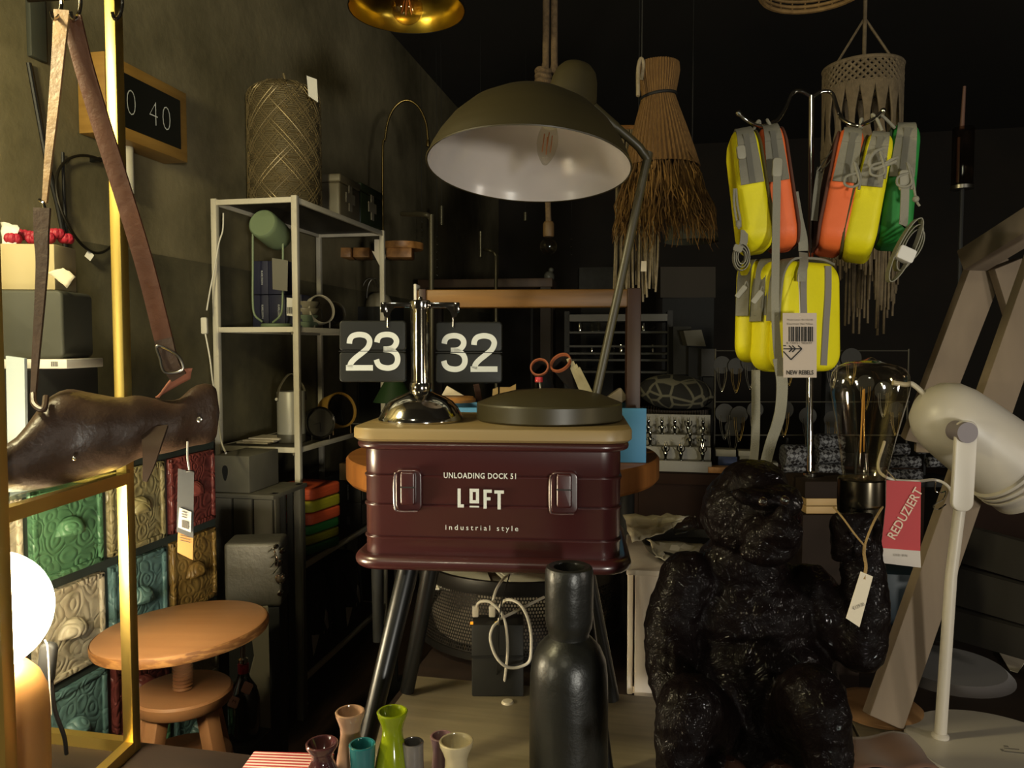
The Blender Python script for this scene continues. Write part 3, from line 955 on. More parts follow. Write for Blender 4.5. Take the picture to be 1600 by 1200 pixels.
# hands: fingers round the socket and on the foot
for q in range(4):
    pz = 812 + q * 17
    limb([(1312, pz + 8, -0.03), (1308, pz, -0.055), (1330, pz - 3, -0.068), (1356, pz, -0.064)], [10, 10, 9, 8])
limb([(1362, 850, -0.03), (1367, 824, -0.045), (1358, 808, -0.06)], [11, 10, 8])
for q in range(4):
    limb([(1078 + q * 13, 1184, -0.115), (1074 + q * 14, 1205, -0.145), (1074 + q * 14, 1232, -0.155)], [11, 9.5, 8])
limb([(1112, 1172, -0.11), (1126, 1192, -0.13), (1128, 1212, -0.14)], [11, 9.5, 8])
M_monkey = mat('black_resin_in_film', '#0a0505', 0.5, bump=0.5, bscale=26, coat=0.0, spec=0.04, detail=7)
o = body.build('body', M_monkey, mk, fix=True)
for v in o.data.vertices:
    pass
rm = o.modifiers.new('union', 'REMESH')
rm.mode = 'VOXEL'
rm.voxel_size = 0.0036
smm = o.modifiers.new('soft', 'SMOOTH')
smm.iterations = 4
smm.factor = 0.6
tx = bpy.data.textures.new('fur', 'CLOUDS')
tx.noise_scale = 0.018
tx.noise_depth = 2
dpm = o.modifiers.new('fur', 'DISPLACE')
dpm.texture = tx
dpm.strength = 0.007
dpm.mid_level = 0.5
dgm = bpy.context.evaluated_depsgraph_get()
nme = bpy.data.meshes.new_from_object(o.evaluated_get(dgm))
o.modifiers.clear()
o.data = nme
# keep the figure on the boards
zmin = Z_BOARD - mk.location.z
for v in nme.vertices:
    if v.co.z < zmin:
        v.co.z = zmin
nme.shade_smooth()
nme.set_sharp_from_angle(angle=R(70))
for px, py in ((1192, 776), (1226, 774)):
    MB().ball(P(px, py + 8, d_m - 0.094), 0.0055, 12, 8).build('eye', mat('eye_gloss', '#1a0f0a', 0.05, coat=1.0), mk)
# the figure is still wrapped in crinkled clear film: a glossy coat with its own fine creases
mt_ = M_monkey.node_tree
pb_ = mt_.nodes['Principled BSDF']
ctc = mt_.nodes.new('ShaderNodeTexCoord')
cnz = mt_.nodes.new('ShaderNodeTexNoise')
cnz.inputs['Scale'].default_value = 38
cnz.inputs['Detail'].default_value = 2.5
cnz.inputs['Distortion'].default_value = 2.0
cbp = mt_.nodes.new('ShaderNodeBump')
cbp.inputs['Strength'].default_value = 0.9
cbp.inputs['Distance'].default_value = 0.012
mt_.links.new(ctc.outputs['Object'], cnz.inputs['Vector'])
mt_.links.new(cnz.outputs['Fac'], cbp.inputs['Height'])
mt_.links.new(cbp.outputs[0], pb_.inputs['Coat Normal'])
pb_.inputs['Coat Weight'].default_value = 0.17
pb_.inputs['Coat Roughness'].default_value = 0.09
# socket and bulb
d_b = 0.955
sb_ = P(1344, 846, d_b)
SB = Matrix.Translation(sb_)
ub = S(d_b)
MB().lathe([(0, 0), (30 * ub, 0), (31 * ub, 8 * ub), (35 * ub, 60 * ub), (35 * ub, 98 * ub), (33 * ub, 100 * ub), (30 * ub, 100 * ub), (0, 96 * ub)], 40, M=SB).build('socket', mat('black_nickel', '#6f6757', 0.18, 1.0), mk)
prof_b = [(28, 97), (31, 102), (35, 125), (43, 170), (50, 205), (55, 230), (57, 248), (55, 262), (48, 272), (36, 278), (22, 281), (10, 284), (4, 287), (0, 288)]
bq = []
for i in range(len(prof_b)):
    bq.append((prof_b[i][0] * ub, prof_b[i][1] * ub))
blb = MB().lathe([(a, b_) for a, b_ in bq], 40, M=SB @ Matrix.Rotation(R(2), 4, 'Y'), cap=False).build('bulb', thin_glass('amber_glass', '#fdf8e8', 1.75, 0.06), mk, angle=80)
st_ = MB().lathe([(10 * ub, 98 * ub), (9 * ub, 120 * ub), (6 * ub, 150 * ub), (3 * ub, 175 * ub), (2.2 * ub, 235 * ub), (0, 236 * ub)], 16, M=SB).build('stem', thin_glass('stem_glass', '#fffaf0', 1.5), blb)
fl = MB()
sup = MB()
for q in range(6):
    a0 = q * math.pi / 3
    rr_ = 17 * ub
    a1 = a0 + 0.25
    (fl if q in (4, 1) else sup).tube([SB @ Vector((9 * ub * math.cos(a0), 9 * ub * math.sin(a0), 140 * ub)), SB @ Vector((rr_ * math.cos(a1), rr_ * math.sin(a1), 238 * ub))], 0.0009, 6, 1)
fl.build('filament', mat('amber_filament', '#b98a45', 0.4, 0.3), blb)
sup.build('filament_support', M_glass, blb)
# twine and price tag on the monkey's bulb
pt = thing('price_tag', 'cream paper price tag on twine hanging from the monkey lamp', 'tag', P(1345, 900, 0.88), YAW)
tw = MB()
M_twine = mat('jute_twine', '#9a7d4e', 0.9, bump=0.5, bscale=200)
tw.tube([P(1302, 792, 0.93), P(1316, 808, 0.895), P(1335, 834, 0.885), P(1350, 852, 0.88)], 0.0011, 6)
tw.tube([P(1379, 792, 0.93), P(1368, 810, 0.895), P(1358, 832, 0.885), P(1351, 852, 0.88)], 0.0013, 6)
tw.tube([P(1351, 850, 0.88), P(1350, 866, 0.88), P(1353, 885, 0.88), P(1350, 905, 0.878)], 0.0018, 6)
tw.build('twine', M_twine, pt)
def card(pts, d, t=0.0006):
    """four picture corners, all on one upright plane at depth d"""
    a = [P(x, y, d) for x, y in pts]
    n_ = BACK * t
    mb = MB()
    k_ = len(a)
    mb.add(a + [p + n_ for p in a], [tuple(range(k_)), tuple(range(2 * k_ - 1, k_ - 1, -1))] + [(i, k_ + i, k_ + (i + 1) % k_, (i + 1) % k_) for i in range(k_)])
    return mb
card([(1345, 893), (1364, 901), (1343, 980), (1322, 966)], 0.877).build('card', M_paper, pt, False)
text('print', '€139.00', face(1341, 947, 0.8765, 0, -16 + 32, 0) @ Matrix.Rotation(R(-40), 4, 'Y'), 0.014, 0.0042, M_grey_ink, pt, ext=0.0005)

# ================================================================== white desk lamp at the right
d_w = 1.14
bw0 = PZ(1556, 1168, Z_BOARD + 0.012)
wl = thing('desk_lamp', 'white desk lamp with a bullet-shaped head and round foot', 'lamp', (bw0.x, bw0.y, Z_BOARD), YAW)
M_wl = mat('white_lacquer', '#b7afa2', 0.38)
MB().lathe([(0, 0), (0.122, 0), (0.124, 0.003), (0.124, 0.009), (0.122, 0.012), (0, 0.0125)], 64, loc=(bw0.x, bw0.y, Z_BOARD)).build('base', M_wl, wl)
pf = PZ(1469, 1152, Z_BOARD + 0.0125)
dpf = (pf - CAM).dot(FWD)
MB().tube([pf, P(1486, 900, dpf - 0.01), P(1500, 790, dpf - 0.015)], [0.0088, 0.0085, 0.0085], 20, 1).build('pole', M_wl, wl)
MB().lathe([(0.0125, 0), (0.0125, 0.004), (0.0095, 0.007), (0, 0.007)], 24, loc=pf).build('pole_foot', M_wl, wl)
F = face(1506, 728, dpf - 0.04, 0, 3.5)
MB().pillow(34 * S(dpf - 0.04), 142 * S(dpf - 0.04), 0.008, 0.014, 0.002, F).build('bracket', M_wl, wl)
dh = dpf + 0.035
hx = (P(1565, 715, dh) - P(1485, 655, dh)).normalized()
HM = axes(P(1440, 621, dh + 0.0), BACK, hx)
uh = S(dh)
hp = [(0, 0), (22, 4), (40, 15), (52, 32), (58, 55), (60.5, 85), (64, 150), (67, 215)]
head = MB().lathe([(a * uh, b_ * uh) for a, b_ in hp] + [(65 * uh, 215 * uh)] + [(a * uh * 0.95, b_ * uh + 0.003) for a, b_ in hp[::-1][1:-1]] + [(0, 0)], 56, M=HM).build('head', M_wl, wl, angle=50)
for q in range(3):
    MB().lathe([(65.5 * uh, (165 + q * 10) * uh), (69.5 * uh, (167 + q * 10) * uh), (69.5 * uh, (171 + q * 10) * uh), (65.5 * uh, (173 + q * 10) * uh)], 56, M=HM).build('ring', M_wl, head)
kn = P(1511, 676, dpf - 0.048)
MB().tube([kn + BACK * 0.03, kn - BACK * 0.002], 0.0155, 28, 1).build('pivot_knob', mat('mauve_grey_plastic', '#6d6468', 0.5), wl)
MB().tube([P(1395, 598, dh + 0.02), P(1415, 601, dh + 0.02), P(1425, 600, dh + .02), P(1440, 612, dh + .01), P(1452, 625, dh)], 0.0042, 12, 4).build('cable_sleeve', M_wl, wl)
MB().tube([P(1382, 690, dh + .03), P(1372, 730, dh + .0), P(1390, 748, dh - .02), P(1430, 752, dh - .01), P(1462, 750, dh), P(1483, 762, dh - .01), P(1492, 790, dh - .01)], 0.0024, 8, 6).build('cable', M_wl, wl)
mkd = MB()
for q, (px, py, w_, h_) in enumerate(((1572, 1166, 0.006, 0.004), (1581, 1170, 0.02, 0.0025), (1590, 1176, 0.036, 0.003), (1566, 1172, 0.0035, 0.007))):
    c_ = PZ(px, py, Z_BOARD + 0.0128)
    mkd.box(c_, (w_, h_, 0.0004), None)
mkd.build('maker_mark', M_grey_ink, wl, False)
# REDUZIERT tag
rt = thing('sale_tag', 'red and white hanging tag reading REDUZIERT beside the white lamp', 'tag', P(1409, 750, 1.06), YAW)
drt = 1.06
card([(1377, 750), (1439, 753), (1438, 861), (1375, 856)], drt).build('red_half', mat('sale_red', '#a81a20', 0.6), rt, False)
card([(1375, 856), (1438, 861), (1439, 887), (1373, 879)], drt).build('white_half', mat('tag_white', '#b5aca4', 0.7), rt, False)
text('lettering', 'REDUZIERT', face(1414, 802, drt - 0.001) @ Matrix.Rotation(R(-60), 4, 'Y'), 88 * S(drt), 14.5 * S(drt), mat('tag_cream', '#d2b9a2', 0.7), rt, bold=0.012)
text('print', '129,00  89,90', face(1407, 868, drt - 0.001, 0, 4), 22 * S(drt), 4 * S(drt), M_grey_ink, rt)
MB().tube([P(1400, 751, drt), P(1392, 742, drt + .02), P(1385, 735, drt + .05)], 0.0008, 6).build('string', M_cord, rt)

# ================================================================== trestle ladder at the right
M_drift = mat('greyed_wood', '#6d5e4d', 0.8, col2='#85745f', scale=5, stretch=(1, 1, 0.2), bump=0.25, detail=8)
tz = P(1380, 1133, 1.24)
ld_ = thing('trestle_ladder', 'greyed wooden trestle ladder leaning at the right edge', 'ladder', (tz.x, tz.y, Z_BOARD))
def plank(p0, p1, w, t, nm_='leg', face_dir=None):
    a, b_ = P(*p0), P(*p1)
    MB().bar(a, b_, w, t, up=face_dir or BACK, bev=0.002).build(nm_, M_drift, ld_)
plank((1379, 1126, 1.235), (1646, 362, 1.363), 0.060, 0.024)
plank((1434, 690, 1.72), (1546, 398, 1.60), 0.070, 0.026, 'strut')
_a, _b = P(1570, 412, 1.58), P(1690, 800, 1.66)
_b = _a + (_b - _a) * ((_a.z - Z_PLAT - 0.004) / (_a.z - _b.z))
MB().bar(_a, _b, 0.060, 0.024, up=BACK, bev=0.002).build('leg', M_drift, ld_)
plank((1518, 408, 1.58), (1640, 332, 1.42), 0.062, 0.045, 'top_plank', UP)
plank((1430, 692, 1.745), (1656, 704, 1.66), 0.04, 0.022, 'rung')
# ================================================================== dark sloping boards behind the white lamp
sl = thing('shelf_boards', 'dark grey sloping shelf boards behind the white lamp', 'shelf', (1.45, 1.75, Z_PLAT))
M_slb = mat('dark_slate_board', '#1e1b18', 0.8, col2='#24201c', scale=3)
for q, (y0, y1) in enumerate(((800, 862), (868, 930), (936, 985))):
    a = [P(1462, y0 + 10, 1.62), P(1640, y0 + 58, 1.38), P(1640, y1 + 58, 1.38), P(1462, y1 + 6, 1.62)]
    mb = MB()
    off = Vector((0.004, 0.03, 0))
    mb.add(a + [p + off for p in a], [(0, 1, 2, 3), (7, 6, 5, 4), (0, 4, 5, 1), (1, 5, 6, 2), (2, 6, 7, 3), (3, 7, 4, 0)])
    mb.build('board', M_slb, sl, False)
MB().bar(P(1470, 1000, 1.66), Vector((*P(1470, 1000, 1.66).xy, Z_PLAT + 0.002)), 0.03, 0.03).build('support', M_slb, sl)
MB().bar(P(1620, 1050, 1.46), Vector((*P(1620, 1050, 1.46).xy, Z_PLAT + 0.002)), 0.03, 0.03).build('support', M_slb, sl)
# dark blue carton, loose sheet and wire clip near the sale tag
bxc = P(1408, 930, 1.78)
bcz = P(1408, 890, 1.78).z
single(MB().box((0, 0, (bcz - Z_PLAT) / 2 + 0.0005), (0.10, 0.08, bcz - Z_PLAT), Matrix.Translation((bxc.x, bxc.y, Z_PLAT)) @ Matrix.Rotation(YAW + R(-8), 4, 'Z'), 0.002), 'blue_carton', mat('deep_blue_card', '#10212c', 0.5), 'dark blue carton standing behind the sale tag', 'box')
wcl_ = MB()
wcl_.tube([P(1462, 752, dh), P(1461, 766, 1.26), P(1470, 770, 1.26), P(1478, 768, 1.26), P(1474, 780, 1.26), P(1464, 786, 1.26), P(1458, 792, 1.26), P(1466, 796, 1.26), P(1478, 788, 1.26)], 0.0011, 6)
single(wcl_, 'wire_clip', M_chrome, 'thin bent wire clip between the sale tag and the white lamp', 'clip')
shp = [PZ(x_, y_, Z_PLAT + 0.003) for x_, y_ in ((1558, 1015), (1612, 1020), (1590, 1052), (1578, 1048))]
lsm = MB()
lsm.add(shp + [p_ + UP * 0.0015 for p_ in shp], [(0, 1, 2, 3), (7, 6, 5, 4), (0, 4, 5, 1), (1, 5, 6, 2), (2, 6, 7, 3), (3, 7, 4, 0)])
single(lsm, 'loose_sheet', M_paper, 'pale loose paper corner lying at the lower right edge', 'paper', smooth=False)
# ================================================================== poufs / cushions at lower right
def pouf(px, py, d, rx, h_, m, label, nm_='seat_pouf', ry=None):
    c_ = P(px, py, d)
    r_ = rx * S(d)
    mb = MB()
    z0 = Z_BOARD
    top_ = c_.z - z0
    mb.lathe([(0, 0), (r_ * 0.86, 0), (r_ * 0.98, top_ * 0.25), (r_, top_ * 0.55), (r_ * 0.93, top_ * 0.8), (r_ * 0.7, top_ * 0.95), (r_ * 0.35, top_), (0, top_ * 1.01)], 40, loc=(c_.x, c_.y, z0 + 0.0005))
    return single(mb, nm_, m, label, 'cushion')
pouf(1372, 1098, 1.30, 66, 0, mat('tan_leather', '#7d5a36', 0.55, col2='#8a6640', scale=6, bump=0.1), 'tan leather cushion behind the monkey lamp')
pouf(1480, 1080, 1.50, 92, 0, mat('grey_felt', '#4f4a49', 0.9, sheen=0.2), 'grey felt cushion behind the white lamp foot')
cl = MB()
cl.grid(lambda u_, v_: Vector((*(PZ(1330 + u_ * 150, 1205 - v_ * 52, Z_BOARD + 0.004)).xy, Z_BOARD + 0.006 + 0.01 * (0.5 + 0.5 * math.sin(u_ * 9 + v_ * 4)) * math.sin(math.pi * u_))), 18, 10)
o = cl.build('cloth', mat('brown_cloth', '#5c3f31', 0.85, col2='#6b4c3a', scale=8, sheen=0.2), None)
o.modifiers.new('thick', 'SOLIDIFY').thickness = 0.002
center(o)
tag(o, 'brown cloth spread on the boards beside the white lamp foot', 'cloth')

# ================================================================== brass display frame with the globe lamp and bag
zs = P(200, 740, 1.17).z
nearc = Vector((-0.780, 0.765, 0)); farc = Vector((-0.819, 1.035, 0))
M_frame = mat('satin_brass', '#cbb060', 0.42, 1.0)
bf = thing('display_rack', 'tall brass display frame at the left edge holding the leather bag', 'display frame', ((nearc.x + farc.x) / 2 - 0.15, 0.9, Z_PLAT))
sideways = Vector((-0.27, 0.0, 0))
zt = P(180, -90, 1.17).z
zb = Z_PLAT
for p_ in (nearc, farc, nearc + sideways, farc + sideways):
    MB().box((p_.x, p_.y, (zt + zb) / 2), (0.018, 0.018, zt - zb), None, 0.0015).build('post', M_frame, bf)
for zz_, nm_ in ((zb + 0.009, 'bottom_rail'), (zs - 0.009, 'shelf_rail'), (zt - 0.009, 'top_rail')):
    MB().bar((*nearc.xy, zz_), (*farc.xy, zz_), 0.016, 0.018).build(nm_, M_frame, bf)
    MB().bar((*(nearc + sideways).xy, zz_), (*(farc + sideways).xy, zz_), 0.016, 0.018).build(nm_, M_frame, bf)
    for q in (nearc, farc):
        MB().bar((*q.xy, zz_), (*(q + sideways).xy, zz_), 0.016, 0.018).build(nm_, M_frame, bf)
cs = (nearc + farc + sideways) / 2
MB().box((cs.x, cs.y, zs + 0.003), (0.26, 0.255, 0.005)).build('glass_shelf', thin_glass('shelf_glass', '#cfd6cf', 1.45), bf, False)
# hooks near the top, from a bar just under the top of the picture
hz_ = P(95, -10, 1.05).z
MB().bar(P(40, -6, 1.05), P(190, -14, 1.09), 0.012, 0.012).build('hook_bar', mat('dark_bronze', '#3a3020', 0.4, 0.8), bf)
for px, d_ in ((88, 1.04), (118, 1.05), (183, 1.08)):
    MB().tube([P(px + 6, -12, d_), P(px + 8, 6, d_), P(px + 4, 24, d_), P(px - 4, 30, d_ - 0.01), P(px - 8, 18, d_ - 0.016)], 0.0024, 8).build('hook', M_chrome, bf)

# ---- globe lamp (the one lit lamp)
gp = P(-22, 955, 1.02)
gl_ = thing('globe_lamp', 'lit white globe lamp on a rounded base in the brass frame', 'lamp', (gp.x, gp.y, Z_PLAT))
gm = bpy.data.materials.new('opal_glass_lit')
gm.use_nodes = True
gb_ = gm.node_tree.nodes['Principled BSDF']
gb_.inputs['Base Color'].default_value = H('#f4ead6')
gb_.inputs['Emission Color'].default_value = (1.0, 0.86, 0.60, 1)
gb_.inputs['Emission Strength'].default_value = GLOBE
rg = 0.079
MB().ball(gp, rg, 40, 24).build('globe', gm, gl_)
zb_ = gp.z - Z_PLAT
MB().lathe([(0, 0), (0.066, 0), (0.069, 0.004), (0.070, zb_ - 0.145), (0.068, zb_ - 0.115), (0.060, zb_ - 0.094), (0.048, zb_ - 0.080), (0.034, zb_ - 0.071), (0.02, zb_ - 0.0745), (0, zb_ - 0.08)], 48, loc=(gp.x, gp.y, Z_PLAT)).build('base', mat('amber_ceramic', '#9c7140', 0.4, col2='#8b6337', scale=4), gl_)
# bulky switch and cord with tag beside the globe
sw = thing('cord_switch', 'black lamp cord with inline switch and paper tag beside the globe', 'switch', P(74, 1040, 1.12))
MB().pillow(0.024, 0.062, 0.014, 0.010, 0.005, face(74, 1036, 1.13, 0, 6)).build('switch_body', M_matte_black, sw)
MB().tube([P(70, 1000, 1.12), P(74, 1010, 1.115), P(76, 1040, 1.112), P(78, 1085, 1.112)], 0.0012, 6).build('string', M_white_cable, sw)
card([(76, 1083), (79, 1085), (81, 1118), (75, 1112)], 1.112).build('card', M_paper, sw, False)
MB().tube([P(80, 1065, 1.13), P(86, 1110, 1.13), P(100, 1150, 1.14), P(104, 1178, 1.15)], 0.003, 8).build('cord', M_black_cable, sw)

# ---- leather bag lying on the glass shelf, straps up to the hooks
M_bag = mat('dark_brown_leather', '#463428', 0.42, col2='#3a2b21', scale=9, bump=0.25, bscale=40)
M_tan = mat('cognac_leather', '#4f2f20', 0.45, col2='#5c3826', scale=10, bump=0.15, bscale=60)
bg = thing('leather_bag', 'dark brown leather shoulder bag with cognac strap on the brass frame shelf', 'bag', (cs.x, cs.y, zs + 0.006))
outline_top = [(-18, 690), (10, 700), (40, 668), (62, 626), (88, 608), (104, 606), (120, 612), (150, 616), (180, 622), (200, 618), (215, 616), (240, 622), (270, 625), (292, 626), (304, 604), (324, 597), (344, 600)]
outline_bot = [(-18, 770), (10, 770), (40, 768), (70, 764), (100, 758), (125, 754), (150, 748), (172, 741), (190, 734), (206, 724), (220, 716), (236, 712), (250, 709), (270, 703), (290, 698), (312, 695), (344, 690)]
depth = [0.93, 0.95, 0.975, 1.0, 1.02, 1.035, 1.05, 1.065, 1.08, 1.09, 1.10, 1.11, 1.12, 1.13, 1.14, 1.15, 1.16]
mb = MB()
NS = 17
ringn = 20
rndb = random.Random(4)
vs_, fs_ = [], []
for i in range(NS):
    t_, b_, d_ = outline_top[i], outline_bot[i], depth[i]
    cxp = (t_[0] + b_[0]) / 2
    cyp = (t_[1] + b_[1]) / 2
    hh = (b_[1] - t_[1]) / 2
    th = 0.05 * math.sin(math.pi * (i + 0.8) / (NS + 0.6)) + 0.006
    for k_ in range(ringn):
        a = 2 * math.pi * k_ / ringn
        ca, sa = math.cos(a), math.sin(a)
        yy = math.copysign(abs(sa) ** 0.75, sa)
        w_ = 1 + 0.10 * math.sin(i * 1.9 + k_ * 0.8) * (1 - abs(sa))
        vs_.append(P(cxp, cyp - yy * hh, d_ + 0.02 + ca * th * w_))
for i in range(NS - 1):
    for k_ in range(ringn):
        k2 = (k_ + 1) % ringn
        fs_.append((i * ringn + k_, i * ringn + k2, (i + 1) * ringn + k2, (i + 1) * ringn + k_))
fs_.append(tuple(range(ringn)))
fs_.append(tuple((NS - 1) * ringn + k_ for k_ in range(ringn)))
mb.add(vs_, fs_)
o = mb.build('bag_body', M_bag, bg, angle=180)
ss_ = o.modifiers.new('soft', 'SUBSURF'); ss_.levels = 1; ss_.render_levels = 1
# hanging flap tongue
fp = MB()
fp.ribbon([P(242, 668, 1.085), P(238, 695, 1.062), P(233, 725, 1.058), P(227, 752, 1.058)], [0.036, 0.006], 0.004, RIGHT)
fp.build('flap_tongue', mat('dull_brown_leather', '#3a2b21', 0.75, spec=0.2), bg)
MB().ball(P(116, 716, 0.985), 0.003, 10, 6).build('stud', M_chrome, bg)
MB().lathe([(0.004, 0), (0.004, 0.004), (0.002, 0.005), (0, 0.005)], 12, M=axes(P(313, 655, 1.11), RIGHT, -BACK)).build('snap', M_steel, bg)
# wide cognac strap from hook to buckle
MB().ribbon([P(112, 26, 1.05), P(130, 100, 1.06), P(160, 200, 1.075), P(195, 310, 1.09), P(228, 420, 1.10), P(257, 535, 1.11)], [0.026, 0.026], 0.004, RIGHT).build('strap', M_tan, bg)
MB().ribbon([P(256, 530, 1.107), P(262, 555, 1.107), P(270, 575, 1.109), P(280, 590, 1.112)], [0.026, 0.024], 0.005, RIGHT).build('strap_end', M_bag, bg)
MB().tube([P(246, 540, 1.10), P(250, 560, 1.10), P(258, 582, 1.10), P(285, 578, 1.105), P(278, 556, 1.105)], 0.002, 8, 5, closed=True).build('buckle', M_steel, bg)
lp = MB()
lp.grid(lambda u_, v_: P(246 + 55 * u_ - 4 * v_, 620 - 30 * u_ + 0 * v_ - 22 * math.sin(u_ * 2.4) * (1 - v_), 1.115 + 0.015 * v_), 10, 4)
o = lp.build('lining_edge', mat('pale_suede', '#a5694f', 0.9), bg)
o.modifiers.new('thick', 'SOLIDIFY').thickness = 0.003
# lighter narrow strap from hook to dark swivel
MB().ribbon([P(97, 16, 1.04), P(92, 80, 1.04), P(84, 170, 1.035), P(76, 250, 1.03), P(70, 318, 1.025)], [0.021, 0.006], 0.004, RIGHT).build('narrow_strap', mat('worn_tan_leather', '#6f543a', 0.5, col2='#8f7048', scale=25, bump=0.3), bg)
MB().ribbon([P(66, 325, 1.02), P(65, 370, 1.02), P(66, 410, 1.02), P(62, 480, 1.015), P(56, 560, 1.01), P(52, 625, 1.0)], [0.022, 0.006], 0.004, RIGHT).build('narrow_strap', M_bag, bg)
MB().tube([P(61, 312, 1.022), P(68, 318, 1.022), P(72, 340, 1.022)], 0.0022, 8).build('swivel', M_chrome, bg)
MB().tube([P(52, 615, 1.0), P(54, 632, 0.99), P(68, 640, 0.985), P(72, 620, 1.0)], 0.004, 8).build('strap_knot', M_bag, bg)

# ---- hang tags of the bag
ht = thing('bag_hang_tag', 'grey and orange hang tag with barcode sticker below the leather bag', 'tag', P(290, 740, 1.1), YAW)
MB().tube([P(293, 690, 1.105), P(293, 715, 1.10), P(296, 735, 1.10)], 0.0014, 6).build('string', M_white_cable, ht)
MB().tube([P(291, 737, 1.10), P(297, 736, 1.099), P(304, 738, 1.10)], 0.0016, 6).build('cord_bar', M_black_cable, ht)
card([(278, 732), (303, 738), (302, 841), (276, 831)], 1.10).build('grey_card', mat('slate_card', '#47484a', 0.7), ht, False)
card([(278, 826), (302, 834), (301, 875), (277, 863)], 1.1015).build('orange_card', mat('orange_card', '#b5803c', 0.7), ht, False)
card([(280, 793), (299, 800), (298, 832), (278, 824)], 1.0985).build('sticker', M_white_paper, ht, False)
bcm = MB()
for q in range(9):
    bcm.box((0, 0, 0), (0.0006 + 0.0006 * (q % 2), 0.0004, 0.0105), face(284.5 + q * 1.2, 818 + q * .4, 1.098))
for q in range(3):
    bcm.box((0, 0, 0), (0.008, 0.0004, 0.0011), face(288, 800 + q * 4, 1.098, 0, 18))
for q in range(3):
    bcm.box((0, 0, 0), (0.015, 0.0004, 0.0007), face(289, 838 + q * 4, 1.101, 0, 14))
bcm.build('print', M_grey_ink, ht, False)

# ================================================================== apothecary cabinet with embossed coloured drawers
XF = -1.15
cab = thing('drawer_cabinet', 'dark cabinet of embossed tin drawers in many colours along the left wall', 'cabinet', (-1.34, 1.38, 0))
M_cab = mat('cabinet_blue_black', '#262d2a', 0.55, col2='#2e3531', scale=5)
MB().box((-1.345, 1.375, 1.005), (0.395, 0.83, 0.03), None, 0.003).build('top', mat('cabinet_top', '#4a4033', 0.5, col2='#564a3a', scale=4, stretch=(1, 6, 1)), cab)
bdy = MB()
bdy.box((-1.355, 1.375, 0.495), (0.345, 0.81, 0.99))
bdy.build('body', M_cab, cab, False)
for zq in (0.985, 0.785, 0.585, 0.385, 0.185, 0.0):
    MB().box((XF - 0.012, 1.375, zq + 0.0), (0.03, 0.81, 0.018)).build('rail', M_cab, cab, False)
for yq in (0.98, 1.18, 1.38, 1.58, 1.772):
    MB().box((XF - 0.012, yq, 0.495), (0.028, 0.018, 0.98)).build('stile', M_cab, cab, False)
def embossed(name, c1, c2):
    m = bpy.data.materials.new(name)
    m.use_nodes = True
    nt = m.node_tree
    n = nt.nodes
    b = n['Principled BSDF']
    b.inputs['Roughness'].default_value = 0.38
    tc = n.new('ShaderNodeTexCoord')
    dn_ = n.new('ShaderNodeTexNoise')
    dn_.inputs['Scale'].default_value = 9
    nt.links.new(tc.outputs['Object'], dn_.inputs['Vector'])
    mx_ = n.new('ShaderNodeMix'); mx_.data_type = 'VECTOR'; mx_.inputs['Factor'].default_value = 0.06
    nt.links.new(tc.outputs['Object'], mx_.inputs['A'])
    nt.links.new(dn_.outputs['Color'], mx_.inputs['B'])
    nz = n.new('ShaderNodeTexVoronoi')
    nz.inputs['Scale'].default_value = 27
    nt.links.new(mx_.outputs['Result'], nz.inputs['Vector'])
    m1 = n.new('ShaderNodeMath'); m1.operation = 'MULTIPLY'; m1.inputs[1].default_value = 11
    nt.links.new(nz.outputs['Distance'], m1.inputs[0])
    sn = n.new('ShaderNodeMath'); sn.operation = 'SINE'
    nt.links.new(m1.outputs[0], sn.inputs[0])
    ab = n.new('ShaderNodeMath'); ab.operation = 'ABSOLUTE'
    nt.links.new(sn.outputs[0], ab.inputs[0])
    bp = n.new('ShaderNodeBump')
    bp.inputs['Strength'].default_value = 0.5
    bp.inputs['Distance'].default_value = 0.004
    nt.links.new(ab.outputs[0], bp.inputs['Height'])
    nt.links.new(bp.outputs[0], b.inputs['Normal'])
    w_ = n.new('ShaderNodeTexNoise'); w_.inputs['Scale'].default_value = 25; w_.inputs['Detail'].default_value = 6
    nt.links.new(tc.outputs['Object'], w_.inputs['Vector'])
    rp = n.new('ShaderNodeValToRGB')
    rp.color_ramp.elements[0].color = H(c2); rp.color_ramp.elements[0].position = 0.36
    rp.color_ramp.elements[1].color = H(c1); rp.color_ramp.elements[1].position = 0.46
    nt.links.new(w_.outputs['Fac'], rp.inputs[0])
    nt.links.new(rp.outputs[0], b.inputs['Base Color'])
    return m
EM = {'g': embossed('tin_green', '#4c7453', '#426648'), 'y': embossed('tin_straw', '#8f8560', '#7f754f'), 'r': embossed('tin_red', '#743a35', '#65302c'),
      'b': embossed('tin_teal', '#5a7876', '#4c6866'), 'o': embossed('tin_ochre', '#8a6e3a', '#785d30'), 'w': embossed('tin_white', '#a59c86', '#8c836d')}
grid_cols = {1.68: 'rowbg', 1.48: 'ybrgw', 1.28: 'gwbyr', 1.08: 'wrygo'}
wd = 0.178
